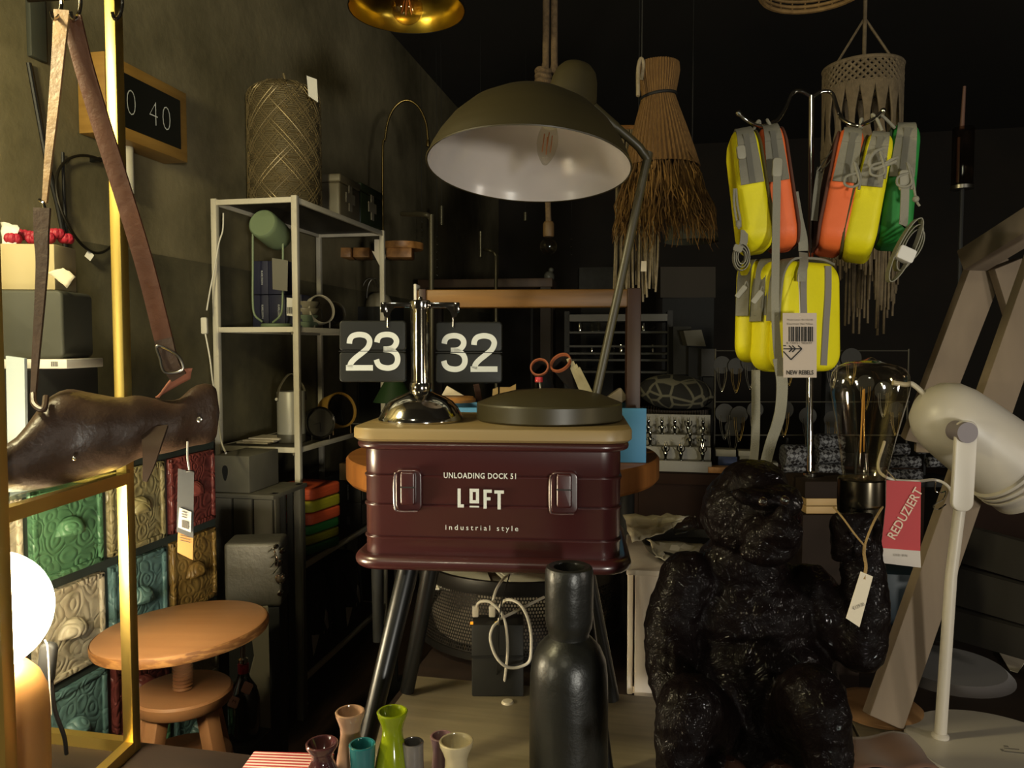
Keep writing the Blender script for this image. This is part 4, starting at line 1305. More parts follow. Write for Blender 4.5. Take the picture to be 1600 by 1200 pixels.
for yq, codes in grid_cols.items():
    for k_, ck in enumerate(codes):
        zc = 0.885 - 0.2 * k_
        m_ = EM[ck]
        dr = MB().box((XF - 0.004, yq, zc), (0.024, wd, wd), None, 0.003).build('drawer', m_, cab)
        rim = MB()
        for (dy, dz, sy, sz) in ((0, wd / 2 - 0.006, wd, 0.012), (0, -wd / 2 + 0.006, wd, 0.012), (wd / 2 - 0.006, 0, 0.012, wd), (-wd / 2 + 0.006, 0, 0.012, wd)):
            rim.box((XF + 0.010, yq + dy, zc + dz), (0.008, sy, sz), None, 0.003)
        rim.build('moulding', m_, dr)
        cup = MB()
        MC = Matrix.Translation((XF + 0.008, yq, zc - 0.012))
        def cupf(u_, v_):
            a = math.pi * u_
            bb = math.pi / 2 * v_
            return MC @ Vector((0.026 * math.sin(a) * math.cos(bb), -0.034 * math.cos(a), 0.034 * math.sin(a) * math.sin(bb) + 0.002))
        cup.grid(cupf, 14, 6)
        hd = cup.build('cup_pull', m_, dr, angle=80)
        hd.modifiers.new('thick', 'SOLIDIFY').thickness = 0.003

# ================================================================== wooden screw stool
sp = P(284, 978, 1.5)
so = thing('screw_stool', 'round wooden screw stool in front of the coloured drawers', 'stool', (sp.x, sp.y, 0))
M_ply = mat('stool_beech', '#8f6440', 0.45, col2='#9a6d47', scale=3, stretch=(1, 9, 1), bump=0.03)
M_ply2 = mat('stool_edge', '#a5743f', 0.6, col2='#7d5128', scale=120, stretch=(0.2, 0.2, 1), contrast=(0.45, 0.55))
rs = 0.160
z0_ = sp.z
SO = Matrix.Translation((sp.x, sp.y, z0_)) @ Matrix.Rotation(R(0), 4, 'X') @ Matrix.Rotation(R(-4), 4, 'Y')
seat = MB().lathe([(0, -0.001), (rs - 0.006, -0.001), (rs - 0.004, 0.0), (rs - 0.004, -0.003)], 64, M=SO)
MB().lathe([(0, -0.024), (rs - 0.008, -0.024), (rs - 0.001, -0.020), (rs, -0.010), (rs - 0.001, -0.003), (rs - 0.005, 0.0), (0, 0.001)], 72, M=SO).build('seat', M_ply, so)
MB().lathe([(rs - 0.0005, -0.0212), (rs + 0.0016, -0.017), (rs + 0.0018, -0.007), (rs + 0.0004, -0.003)], 72, M=SO, cap=False).build('seat_edge', M_ply2, so)
z1_ = P(288, 1078, 1.5).z
pr = [(0, z1_ - 0.05), (0.017, z1_ - 0.05)]
zz_ = z1_ - 0.05
while zz_ < z0_ - 0.03:
    pr += [(0.0165, zz_), (0.0195, zz_ + 0.0035)]
    zz_ += 0.007
pr += [(0.0165, z0_ - 0.026), (0, z0_ - 0.026)]
MB().lathe(pr, 28, loc=(sp.x, sp.y, 0)).build('screw', M_ply, so)
r2 = 0.092
MB().lathe([(0, z1_ - 0.026), (r2 - 0.005, z1_ - 0.026), (r2, z1_ - 0.020), (r2, z1_ - 0.004), (r2 - 0.004, z1_), (0, z1_)], 56, loc=(sp.x, sp.y, 0)).build('hub_plate', M_ply, so)
for ang in (-130, -100, -15, 80):
    a = R(ang)
    e = Vector((math.cos(a), math.sin(a), 0))
    top_ = Vector((sp.x, sp.y, 0)) + e * 0.062 + UP * (z1_ - 0.026)
    bot_ = Vector((sp.x, sp.y, 0)) + e * 0.195 + UP * 0.012
    MB().bar(top_, bot_, 0.03, 0.03, up=e, bev=0.003).build('leg', M_ply, so)
z2_ = P(290, 1185, 1.5).z
MB().lathe([(0.0, z2_ - 0.018), (0.088, z2_ - 0.018), (0.09, z2_ - 0.01), (0.088, z2_), (0, z2_)], 48, loc=(sp.x, sp.y, 0)).build('lower_plate', M_ply, so)

# ================================================================== things on the cabinet top (far left)
zt_ = 1.021
def on_cab(px, y): return PZ(px, 0, zt_) if False else None
M_dgrey = mat('dark_grey_card', '#43433a', 0.6)
gb0 = P(62, 505, 1.62)
stand = MB().box((gb0.x - 0.02, gb0.y, (zt_ + P(0, 575, 1.62).z) / 2), (0.15, 0.20, P(0, 575, 1.62).z - zt_ - 0.001), None, 0.003)
single(stand, 'black_stand', M_matte_black, 'black display stand on the drawer cabinet under the grey case', 'stand')
GB = Matrix.Translation((gb0.x, gb0.y, 0)) @ Matrix.Rotation(YAW + R(4), 4, 'Z')
zA = P(0, 575, 1.62).z
wc = thing('white_carton', 'flat white carton with barcode under the dark grey case', 'box', (gb0.x, gb0.y, zA + 0.0005))
zB = P(0, 560, 1.62).z
MB().box((0.006, 0, (zA + zB) / 2), (0.172, 0.16, zB - zA - 0.001), GB, 0.002).build('carton', M_white_paper, wc)
bcb = MB()
for q in range(7):
    bcb.box((0.062 + q * 0.002, -0.0806, (zA + zB) / 2), (0.0009, 0.0006, 0.010), GB)
bcb.build('barcode', M_ink, wc, False)
zD = P(0, 456, 1.62).z
gc = MB()
gc.pillow(0.158, zD - zB - 0.001, 0.13, 0.012, 0.006, GB @ Matrix.Translation((0, 0, (zB + zD) / 2)))
single(gc, 'grey_case', M_dgrey, 'dark grey upright case standing on the cabinet at the far left', 'case')
zE = P(0, 386, 1.62).z
gift = thing('gift_box', 'cream open gift box with red flowers on the dark grey case', 'box', (gb0.x, gb0.y, zD + 0.0005))
MB().box((0.0, 0, (zD + zE) / 2 + 0.0005), (0.112, 0.09, zE - zD - 0.001), GB, 0.002).build('box', mat('cream_card', '#b3a37c', 0.8), gift)
M_redfl = mat('red_petals', '#a81f33', 0.6, col2='#86152a', scale=40)
rndf = random.Random(2)
for q in range(9):
    fb = MB()
    c_ = GB @ Vector((-0.045 + 0.09 * (q / 8), rndf.uniform(-0.03, 0.03), zE + rndf.uniform(0.008, 0.026)))
    for w_ in range(6):
        a = w_ * math.pi / 3
        fb.ball(c_ + Vector((math.cos(a) * 0.008, math.sin(a) * 0.008, 0.003)), (0.009, 0.009, 0.011), 8, 6)
    fb.build('flower', M_redfl, gift)
c_ = P(94, 431, 1.57)
crumple('paper_flag', tri(P(74, 425, 1.535), P(100, 418, 1.545), P(118, 432, 1.555), P(106, 450, 1.545)), 5, 5, M_paper, 'folded paper sheet sticking out beside the gift box', 'paper', 0.0015, 8)
crumple('tissue_paper', tri(P(2, 346, 1.60), P(33, 355, 1.60), P(20, 386, 1.57), P(2, 386, 1.57)), 5, 5, M_white_paper, 'white crumpled tissue paper above the grey case at the left edge', 'paper', 0.003, 9)
# pale blue-white standing panel and pink strip near the left edge
pn = card([(9, 556), (38, 560), (40, 708), (12, 712)], 1.45, 0.008)
single(pn, 'standing_sign', mat('cool_white_plastic', '#b9c4c6', 0.5), 'blank pale bluish white sign standing behind the leather bag', 'sign', smooth=False)

# ================================================================== wall things: clock, hoop, cable
def WX(px, py, off=0.0): return PX(px, py, XL + off)
c1 = WX(296, 160); c0 = WX(196, 160)
wcl = thing('wall_clock', 'rectangular oak wall clock with a black face reading 0 40', 'clock', PX(240, 240, XL + 0.005))
xw = XL + 0.085
pA = PX(291, 157, xw); pB = PX(163, 104, xw)
zTop = PX(240, 134, xw).z
yR = pA.y
yL = pB.y
zMid = PX(291, 200, xw).z
hh_ = 0.105
MB().box((XL + 0.044, (yR + yL) / 2, zMid), (0.083, yR - yL, 2 * hh_), None, 0.002).build('case', mat('clock_oak', '#8e6a30', 0.5, col2='#a07a3b', scale=4, stretch=(1, 1, 12)), wcl)
MB().box((XL + 0.0865, (yR + yL) / 2 + 0.0, zMid), (0.003, yR - yL - 0.07, 2 * hh_ - 0.064)).build('dial', M_flap, wcl, False)
TM = Matrix.Translation((XL + 0.0885, 0, zMid)) @ Matrix.Rotation(R(90), 4, 'Z')
def yclk(px): return PX(px, 190, XL + 0.0885).y
for ch_, px in (('0', 205.5), ('4', 240), ('0', 260)):
    text('numerals', ch_, Matrix.Translation((XL + 0.0885, yclk(px), zMid + 0.0)) @ Matrix.Rotation(R(90), 4, 'Z'), 0.036, 0.068, M_white_ink, wcl, bold=-0.03, ext=0.0006)
hp_ = MB()
hc = WX(146, 320, 0.03)
hoop = thing('wire_hoop', 'dark wire hoop with a paper tag hanging on the left wall', 'hoop', hc)
hp_.tube([hc + Vector((0.012 * math.sin(2 * t), 0.125 * math.cos(t), 0.128 * math.sin(t))) for t in [2 * math.pi * q / 16 for q in range(16)]], 0.0036, 8, 4, closed=True)
hp_.build('ring', mat('dark_wire', '#211c12', 0.5, 0.5), hoop)
MB().box(WX(150, 250, 0.015), (0.03, 0.012, 0.012)).build('peg', M_black, hoop, False)
card([(138, 390), (147, 399), (141, 408), (132, 400)], 2.06).build('card', M_white_paper, hoop, False)
wk = thing('power_cord', 'black cord running down the left wall', 'cord', WX(100, 450, 0.01))
MB().tube([WX(45, 98, 0.012), WX(58, 170, 0.012), WX(75, 260, 0.014), WX(92, 330, 0.014), WX(104, 400, 0.014), WX(108, 450, 0.014)], 0.006, 8).build('cord', M_black_cable, wk)
MB().tube([WX(98, 238, 0.012), WX(100, 300, 0.012), WX(104, 380, 0.012), WX(106, 440, 0.012)], 0.004, 8).build('cord', M_black_cable, wk)
MB().lathe([(0, 0), (0.017, 0), (0.017, 0.16), (0.012, 0.168), (0, 0.168)], 20, loc=(XL + 0.03, WX(200, 300, 0.03).y, WX(200, 302, 0.03).z)).build('white_sleeve', M_white_paint, wk)
lc_ = thing('lamp_cable', 'white lamp cable with inline switch hanging on the wall beside the shelf', 'cable', WX(320, 500, 0.02))
MB().tube([PX(349, 333, -1.49), PX(348, 360, -1.49), PX(342, 380, -1.50), PX(335, 420, -1.51), PX(328, 455, -1.52), PX(323, 485, -1.52)], 0.0026, 8).build('cable', M_white_cable, lc_)
MB().pillow(0.020, 0.054, 0.014, 0.005, 0.003, face(319.5, 509, 2.5, 0, -2)).build('switch', M_white_paint, lc_)
MB().tube([P(321, 522, 2.5), P(328, 560, 2.49), P(333, 600, 2.46), P(340, 630, 2.42), P(342, 660, 2.36), P(346, 690, 2.2), P(353, 708, 2.08)], 0.0026, 8).build('cable', M_white_cable, lc_)

# ================================================================== grey crates beyond the cabinet
M_gcrate = mat('grey_painted_wood', '#6a6557', 0.75, col2='#5b5749', scale=6, bump=0.2)
y1 = 2.12
a0_ = PY(331, 716, y1); a1_ = PY(388, 790, y1)
zK = PY(380, 772, y1).z
low = thing('grey_crate', 'grey painted slatted crate standing beyond the drawer cabinet', 'crate', (a0_.x + 0.1, y1 + 0.2, 0))
xk0 = PY(331, 800, y1).x; xk1 = PY(427, 800, y1).x
for q in range(3):
    x_ = xk0 + (q + 0.5) * (xk1 - xk0) / 3
    MB().box((x_, y1 + 0.006, zK / 2), ((xk1 - xk0) / 3 - 0.008, 0.012, zK - 0.03), None, 0.002).build('slat', M_gcrate, low)
    MB().box((x_, y1 + 0.212, zK / 2), ((xk1 - xk0) / 3 - 0.008, 0.012, zK - 0.03), None, 0.002).build('slat', M_gcrate, low)
for x_ in (xk0 + 0.012, xk1 - 0.012):
    for yy_ in (y1 + 0.03, y1 + 0.19):
        MB().box((x_, yy_, zK / 2), (0.024, 0.03, zK), None, 0.002).build('post', M_gcrate, low)
MB().box(((xk0 + xk1) / 2, y1 + 0.11, zK - 0.007), (xk1 - xk0 + 0.004, 0.224, 0.014), None, 0.002).build('top', M_gcrate, low)
upc = thing('grey_box', 'small grey painted box with a leaf-shaped handhold on the grey crate', 'box', (a0_.x + 0.06, y1 + 0.15, zK))
xq0 = a0_.x; xq1 = PY(387, 750, y1).x
zU = PY(360, 713, y1).z
MB().box(((xq0 + xq1) / 2, y1 + 0.10, (zK + zU) / 2 + 0.0005), (xq1 - xq0, 0.18, zU - zK - 0.001), None, 0.002).build('body', M_gcrate, upc)
hm = MB()
hc2 = PY(349, 740, y1)
hm.prism([(0.012 * math.cos(t) * (0.45 + 0.55 * math.sin((t + math.pi / 2) / 2) ** 2), 0.024 * math.sin(t)) for t in [2 * math.pi * q / 20 for q in range(20)]], 0.004, Matrix.Translation((hc2.x, y1 + 0.0095 - 0.002, hc2.z)))
hm.build('handhold', M_matte_black, upc, False)
# old metal projector in front of the crates
pj = P(402, 890, 1.95)
prj = thing('metal_case', 'dull grey metal case with chrome knobs between stool and shelf', 'case', (pj.x, pj.y, 0), YAW + R(6))
PJ = W[prj.name]
zp0, zp1 = P(0, 945, 1.93).z, P(0, 843, 1.93).z
M_gm = mat('hammered_grey', '#4d4a42', 0.45, 0.3, bump=0.15, bscale=90)
MB().box((0, 0, (zp0 + zp1) / 2), (0.138, 0.10, zp1 - zp0), PJ, 0.010, 3).build('body', M_gm, prj)
MB().box((0, 0, zp0 / 2), (0.125, 0.09, zp0 - 0.001), PJ, 0.004).build('pedestal', M_matte_black, prj)
for q, (px, py, r_) in enumerate(((437, 905, 9), (434, 880, 7), (440, 862, 5), (430, 855, 4), (437, 928, 5))):
    c_ = P(px, py, 1.885)
    MB().lathe([(0, 0.0), (r_ * 0.0014, 0.0), (r_ * 0.0014, 0.012), (r_ * 0.0009, 0.016), (0, 0.016)], 20, M=axes(c_ + BACK * 0.012, RIGHT, -BACK)).build('knob', M_chrome, prj)
for q, (px, py) in enumerate(((419, 862), (423, 872))):
    MB().tube([P(px, py, 1.886), P(px + 8, py - 4, 1.87), P(px + 12, py + 12, 1.87), P(px + 4, py + 24, 1.886)], 0.002, 8).build('lever', M_chrome, prj)
# bottle rack board with cards
br = thing('bottle_board', 'grey board with bottle cut-outs and wine bottle behind the stool', 'rack', P(395, 1100, 1.84) * 1.0)
br.location.z = 0
W[br.name] = Matrix.Translation(br.location)
BRF = face(394, 1048, 1.84, 24)
kb = S(1.84)
MB().prism([(-34 * kb, -170 * kb), (26 * kb, -170 * kb), (26 * kb, 96 * kb), (-4 * kb, 96 * kb), (4 * kb, 20 * kb), (-4 * kb, -10 * kb), (-34 * kb, -20 * kb)], 0.014, BRF).build('board', mat('pale_grey_board', '#7b7566', 0.7), br, False)
MB().box((0, 0.03, -0.5), (0.08, 0.03, 0.9), BRF @ Matrix.Translation((0, 0, 0.0))).build('back_post', M_matte_black, br, False)
bt = P(381, 1090, 1.77)
wb = thing('wine_bottle', 'dark wine bottle with pink card labels beside the screw stool', 'bottle', (bt.x, bt.y, P(0, 1150, 1.77).z))
zw = wb.location.z
kk = S(1.77)
MB().lathe([(0, 0), (22 * kk, 0), (24 * kk, 4 * kk), (24 * kk, 58 * kk), (20 * kk, 76 * kk), (10 * kk, 92 * kk), (8 * kk, 100 * kk), (8 * kk, 112 * kk)], 28, loc=(bt.x, bt.y, zw)).build('glass', mat('dark_green_glass', '#0e1a12', 0.08, coat=1.0), wb)
MB().lathe([(8.2 * kk, 100 * kk), (8.4 * kk, 101 * kk), (8.4 * kk, 114 * kk), (0, 114 * kk)], 20, loc=(bt.x, bt.y, zw)).build('red_collar', mat('bottle_red', '#a3243a', 0.5), wb)
MB().lathe([(5 * kk, 114 * kk), (7.5 * kk, 116 * kk), (7.5 * kk, 122 * kk), (4 * kk, 124 * kk), (4 * kk, 152 * kk), (0, 152 * kk)], 20, loc=(bt.x, bt.y, zw)).build('pourer', M_chrome, wb)
for px, py, rl in ((365, 1097, 20), (386, 1075, 24)):
    MB().pillow(0.022, 0.026, 0.0016, 0.004, 0.0006, face(px, py, 1.73, 0, rl)).build('card_label', mat('pink_card', '#b58c84', 0.8), wb)
text('print', 'M', face(366, 1096, 1.7285, 0, 20), 0.008, 0.007, M_ink, wb)
ps = MB().box((bt.x, bt.y, zw / 2 - 0.0005), (0.09, 0.09, zw - 0.001), None, 0.003)
single(ps, 'bottle_plinth', M_matte_black, 'black plinth under the wine bottle', 'plinth')

# ================================================================== white metal shelf on the left wall
SX0, SX1, SY0, SY1 = -1.525, -1.228, 2.40, 3.20
ZL = [1.735, 1.302, 0.893, 0.487, 0.093]
sh = thing('metal_shelf', 'tall narrow white metal shelf standing along the left wall', 'shelf', ((SX0 + SX1) / 2, (SY0 + SY1) / 2, 0))
M_shelf = mat('shelf_white', '#cfc7b2', 0.5, col2='#b8af9a', scale=30, contrast=(0.6, 0.8))
M_shelfback = mat('shelf_steel_dark', '#26221a', 0.7)
for x_ in (SX0, SX1):
    for y_ in (SY0, SY1):
        MB().box((x_, y_, 0.875), (0.020, 0.020, 1.73), None, 0.0015).build('post', M_shelf, sh)
        MB().lathe([(0, 0), (0.02, 0), (0.022, 0.004), (0.012, 0.012), (0, 0.012)], 16, loc=(x_, y_, 0.0005)).build('foot', M_shelf, sh)
for z_ in ZL:
    MB().box(((SX0 + SX1) / 2, (SY0 + SY1) / 2, z_ - 0.002), (SX1 - SX0 - 0.012, SY1 - SY0 - 0.012, 0.004)).build('shelf_board', mat('shelf_dark_board', '#3a352a', 0.6), sh, False)
    MB().box(((SX0 + SX1) / 2, SY0, z_ - 0.008), (SX1 - SX0 + 0.018, 0.012, 0.018), None, 0.001).build('shelf_edge', M_shelf, sh)
    MB().box(((SX0 + SX1) / 2, SY1, z_ - 0.008), (SX1 - SX0 + 0.018, 0.012, 0.018), None, 0.001).build('shelf_edge', M_shelf, sh)
    MB().box((SX1, (SY0 + SY1) / 2, z_ - 0.008), (0.012, SY1 - SY0, 0.018), None, 0.001).build('shelf_edge', M_shelf, sh)
    MB().box((SX0, (SY0 + SY1) / 2, z_ - 0.008), (0.012, SY1 - SY0, 0.018), None, 0.001).build('shelf_edge', M_shelf, sh)
for z_ in ZL[1:]:
    MB().tube([(SX1 - 0.01, SY0 - 0.006, z_ - 0.018), (SX1 - 0.012, SY0 - 0.022, z_ - 0.022)], 0.004, 8, 1).build('bolt', M_steel, sh)

def shelf_at(px, py, y): return PY(px, py, y)

# ---- pierced brass lantern on top
y_ = 2.66
lt = PY(445, 300, y_)
lt = Vector((PY(445, 250, y_).x, y_, ZL[0] + 0.001))
ln = thing('pierced_lantern', 'tall pierced brass lantern with diamond pattern on top of the shelf', 'lantern', lt)
pm = bpy.data.materials.new('pierced_brass')
pm.use_nodes = True
nt = pm.node_tree
n = nt.nodes
b_ = n['Principled BSDF']
b_.inputs['Base Color'].default_value = H('#7d6f50')
b_.inputs['Metallic'].default_value = 0.35
b_.inputs['Roughness'].default_value = 0.42
tc = n.new('ShaderNodeTexCoord')
wv = n.new('ShaderNodeTexWave')
wv.bands_direction = 'Z'
wv.inputs['Scale'].default_value = 42
nt.links.new(tc.outputs['Object'], wv.inputs['Vector'])
bp = n.new('ShaderNodeBump')
bp.inputs['Strength'].default_value = 0.9
bp.inputs['Distance'].default_value = 0.004
nt.links.new(wv.outputs['Fac'], bp.inputs['Height'])
nt.links.new(bp.outputs[0], b_.inputs['Normal'])
dl = 2.80
hl = (305 - 108) * S(dl)
rl_ = 56 * S(dl)
def lr(t):
    if t < 0.06: return rl_ * (0.86 + 0.14 * t / 0.06)
    if t > 0.90:
        q = (t - 0.90) / 0.10
        return rl_ * (1.0 - 0.40 * q * q)
    return rl_
MB().lathe([(0, 0)] + [(lr(q / 20) * 0.985, hl * q / 20) for q in range(21)] + [(0, hl * 1.004)], 48, loc=lt).build('body', pm, ln)
NL, NZ = 10, 5.3
M_lat = mat('lantern_lattice', '#8d7c58', 0.4, 0.5)
la = MB()
for s_ in range(NL):
    for dr_ in (1, -1):
        for off in (0.0, 0.22):
            pts = []
            for q in range(33):
                t = q / 32
                a = 2 * math.pi * (s_ + off) / NL + dr_ * t * NZ * (2 * math.pi / NL)
                r_ = lr(t) + 0.001
                pts.append(lt + Vector((r_ * math.cos(a), r_ * math.sin(a), hl * t)))
            la.tube(pts, 0.0022, 5, 1)
for rr_ in range(11):
    for s_ in range(NL):
        tc_ = (rr_ * 0.5 + 0.5) / NZ
        ac = 2 * math.pi * (s_ + 0.11 + 0.5 * ((rr_ + 1) % 2)) / NL
        for q_ in (0.66, 0.42, 0.2):
            pts = []
            for w_ in range(4):
                t = tc_ + (0, 0.5, 0, -0.5)[w_] * q_ / NZ
                a = ac + (0.5, 0, -0.5, 0)[w_] * q_ * 2 * math.pi / NL
                r_ = lr(min(max(t, 0), 1)) + 0.0008
                pts.append(lt + Vector((r_ * math.cos(a), r_ * math.sin(a), hl * t)))
            if 0.02 < tc_ < 0.95:
                for w_ in range(4):
                    la.tube([pts[w_], pts[(w_ + 1) % 4]], 0.0016, 4, 1)
la.build('lattice', M_lat, ln)
for q in range(1, 6):
    t = q / 5.3
    MB().lathe([(lr(t), hl * t - 0.002), (lr(t) + 0.0035, hl * t), (lr(t), hl * t + 0.002)], 48, loc=lt, cap=False).build('band', M_lat, ln)
MB().tube([lt + Vector((0, 0, hl)), lt + Vector((0.004, 0, hl + 0.025)), lt + Vector((0, 0, hl + 0.045))], 0.005, 8).build('handle', M_lat, ln)
card([(479, 118), (495, 124), (497, 160), (482, 150)], 2.68).build('price_card', M_white_paper, ln, False)
# ---- first aid tins
def tin(px0, px1, py0, y, m, label, cross):
    a = PX(px0, py0, SX1 + 0.005)
    z0 = ZL[0] + 0.001
    yb = PX(px1, py0, SX1 + 0.005).y
    ya = a.y
    hz = PX(px0, py0, SX1 + 0.005).z - z0
    t = thing('first_aid_tin', label, 'tin', ((SX1 + SX0) / 2, (ya + yb) / 2, z0), 0, 'first aid tins')
    MB().box((SX1 - 0.115, (ya + yb) / 2, z0 + hz * 0.4), (0.22, yb - ya - 0.004, hz * 0.8), None, 0.008, 3).build('body', m, t)
    MB().box((SX1 - 0.115, (ya + yb) / 2, z0 + hz * 0.9), (0.226, yb - ya - 0.001, hz * 0.2), None, 0.007, 3).build('lid', m, t)
    cr_ = MB()
    zc = z0 + hz * 0.5
    yc = (ya + yb) / 2
    cr_.box((SX1 - 0.0035, yc, zc), (0.002, 0.030, hz * 0.62))
    cr_.box((SX1 - 0.0035, yc, zc), (0.0022, 0.085, hz * 0.24))
    cr_.build('cross', mat('cross_white', '#8d877a', 0.7), t, False)
    return t
tin(534, 566, 270, 0, mat('cream_tin', '#6e6653', 0.4), 'cream first aid tin with a white cross on top of the shelf', 1)
tin(567, 601, 284, 0, mat('green_tin', '#27331f', 0.45), 'dark green first aid tin with a white cross on top of the shelf', 1)

# ---- first level: green spot lamp, clock boxes, white desk clocks
zs1 = ZL[1] + 0.001
gy = 2.53
gl0 = PY(428, 505, gy)
gsl = thing('spot_lamp', 'sage green spot lamp on a wire stand on the white shelf', 'lamp', (gl0.x, gy, zs1))
M_sage = mat('sage_green', '#7a8a68', 0.5)
kd = S(2.76)
MB().lathe([(0, 0), (0.052, 0), (0.054, 0.004), (0.054, 0.012), (0.05, 0.015), (0, 0.015)], 40, loc=(gl0.x + 0.01, gy, zs1)).build('base', M_sage, gsl)
hA = PY(409, 348, gy - 0.06)
hB = PY(437, 372, gy + 0.06)
ax = (hB - hA).normalized()
HG = axes(hA, ax.cross(UP), ax)
MB().lathe([(0.0, 0.004), (0.046, 0.004), (0.048, 0.0), (0.05, 0.002), (0.052, 0.02), (0.052, 0.10), (0.048, 0.125), (0.035, 0.14), (0, 0.145)], 40, M=HG).build('head', M_sage, gsl)
MB().tube([PY(395, 365, gy - 0.01), PY(395, 420, gy), PY(395, 470, gy), PY(398, 492, gy), PY(410, 503, gy)], 0.0038, 8).build('wire_stand', M_sage, gsl)
MB().tube([PY(442, 360, gy + 0.02), PY(442, 420, gy + 0.02), PY(441, 480, gy + 0.01), PY(436, 495, gy), PY(426, 504, gy)], 0.0038, 8).build('wire_stand', M_sage, gsl)
MB().lathe([(0, 0), (0.010, 0), (0.010, 0.012), (0, 0.013)], 16, M=axes(PY(442, 360, gy + 0.02), BACK, RIGHT)).build('pivot', M_sage, gsl)
M_navy = mat('navy_card', '#23243a', 0.6)
for r_ in range(2):
    for c_ in range(3):
        xa = SX0 + 0.046 + c_ * 0.066
        if r_ == 1 and c_ == 2:
            continue
        bxo = thing('clock_carton', ('navy clock carton on the white shelf, lower row, nearest the wall', 'navy clock carton on the white shelf, lower row, middle', 'navy clock carton on the white shelf, lower row, behind the lamp foot', 'navy clock carton on the white shelf, upper row, nearest the wall', 'navy clock carton on the white shelf, upper row, beside the lamp wire')[r_ * 3 + c_], 'box', (xa, 2.67, zs1 + r_ * 0.125), 0, 'navy clock cartons')
        MB().box((xa, 2.67, zs1 + 0.062 + r_ * 0.125), (0.064, 0.12, 0.122), None, 0.0015).build('carton', M_navy, bxo)
        text('lettering', 'KARLSSON', Matrix.Translation((xa + 0.008, 2.6095, zs1 + 0.062 + r_ * 0.125)) @ Matrix.Rotation(R(90), 4, 'Y'), 0.05, 0.008, M_white_ink, bxo)
pcd = card([(425, 403), (450, 407), (449, 455), (426, 452)], 2.72, 0.002)
single(pcd, 'clear_card', mat('grey_card', '#5b5646', 0.5), 'grey printed card behind the spot lamp wire', 'card', smooth=False)
# tins stack with price label, white round clock
st1 = thing('enamel_tins', 'stack of enamel bowls with a barcode label beside the shelf post', 'bowls', PY(468, 508, 2.60))
for q in range(4):
    c_ = PY(468, 505, 2.60)
    MB().lathe([(0, 0), (0.040, 0), (0.049, 0.018), (0.05, 0.024), (0.046, 0.024), (0, 0.004)], 32, loc=(c_.x - 0.004, 2.655, zs1 + q * 0.025)).build('bowl', mat('mint_enamel', '#6f7d66', 0.3) if q < 2 else mat('cream_enamel', '#847c68', 0.3), st1)
card([(448, 465), (457, 466), (457, 494), (448, 493)], 2.62).build('barcode_label', M_white_paper, st1, False)
lbm = MB()
for q in range(5):
    lbm.box((0, 0, 0), (0.0018, 0.0006, 0.022), face(449.5 + q * 1.6, 485, 2.618))
lbm.build('print', M_ink, st1, False)
def drum(px, py, d, r, depth_, m, mface, label, name='desk_clock', turn=35, tilt=10, feet=True, z0=None):
    c_ = P(px, py, d)
    t = thing(name, label, 'clock', (c_.x, c_.y, z0))
    ax_ = Matrix.Rotation(YAW + R(turn), 3, 'Z') @ Vector((0, -math.cos(R(tilt)), math.sin(R(tilt))))
    Mx = axes(c_, ax_.cross(UP), ax_)
    MB().lathe([(0, -depth_), (r * 0.8, -depth_), (r * 0.95, -depth_ * 0.8), (r, 0), (r * 0.97, 0.003), (r * 0.9, 0.001), (r * 0.88, -0.008), (0, -0.008)], 40, M=Mx).build('case', m, t)
    MB().lathe([(0, -0.0065), (r * 0.88, -0.0065)], 40, M=Mx).build('dial', mface, t)
    hn = MB()
    hn.bar(Mx @ Vector((0, 0, -0.005)), Mx @ Vector((0.0, r * 0.6, -0.005)), 0.003, 0.001)
    hn.bar(Mx @ Vector((0, 0, -0.005)), Mx @ Vector((r * 0.4, r * 0.1, -0.005)), 0.003, 0.001)
    hn.build('hands', M_ink, t, False)
    if feet:
        for sg in (-1, 1):
            p0 = c_ + (ax_.cross(UP).normalized() * (sg * r * 0.6)) - UP * (r * 0.72)
            MB().tube([p0, Vector((p0.x, p0.y, z0 + 0.003))], 0.003, 8, 1).build('foot', m, t)
    return t
M_dial = mat('clock_dial_dark', '#3a342a', 0.4)
drum(503, 483, 2.86, 0.056, 0.07, mat('clock_white', '#bdb5a0', 0.45), M_dial, 'white round desk clock lying tilted on the shelf', turn=48, tilt=12, z0=zs1)
drum(525, 488, 3.02, 0.045, 0.05, mat('clock_grey', '#4f493c', 0.5), M_dial, 'grey round desk clock behind the tilted white one', turn=48, tilt=12, z0=zs1)

# ---- second level: grey carafe with leather handle, glass clock, brass clock, papers
zs2 = ZL[2] + 0.001
cy = 2.55
cpx = PY(456, 690, cy)
cf = thing('thermos_can', 'grey cylindrical can with leather handle on the white shelf', 'can', (cpx.x, cy, zs2))
kc = S(2.70)
MB().lathe([(0, 0), (0.050, 0), (0.051, 0.004), (0.051, 0.028), (0.050, 0.030)], 40, loc=(cpx.x, cy, zs2)).build('foot_band', mat('can_dark', '#4b473c', 0.5), cf)
MB().lathe([(0.050, 0.028), (0.050, 0.178), (0.048, 0.182), (0.0, 0.182)], 40, loc=(cpx.x, cy, zs2)).build('body', mat('can_grey', '#a5a298', 0.4, 0.2), cf)
MB().ribbon([Vector((cpx.x - 0.035, cy - 0.038, zs2 + 0.150)), Vector((cpx.x - 0.025, cy - 0.034, zs2 + 0.20)), Vector((cpx.x + 0.0, cy, zs2 + 0.245)), Vector((cpx.x + 0.03, cy + 0.03, zs2 + 0.20)), Vector((cpx.x + 0.038, cy + 0.036, zs2 + 0.150))], 0.018, 0.003, (1, -1, 0)).build('handle', mat('taupe_leather', '#57503f', 0.6), cf)
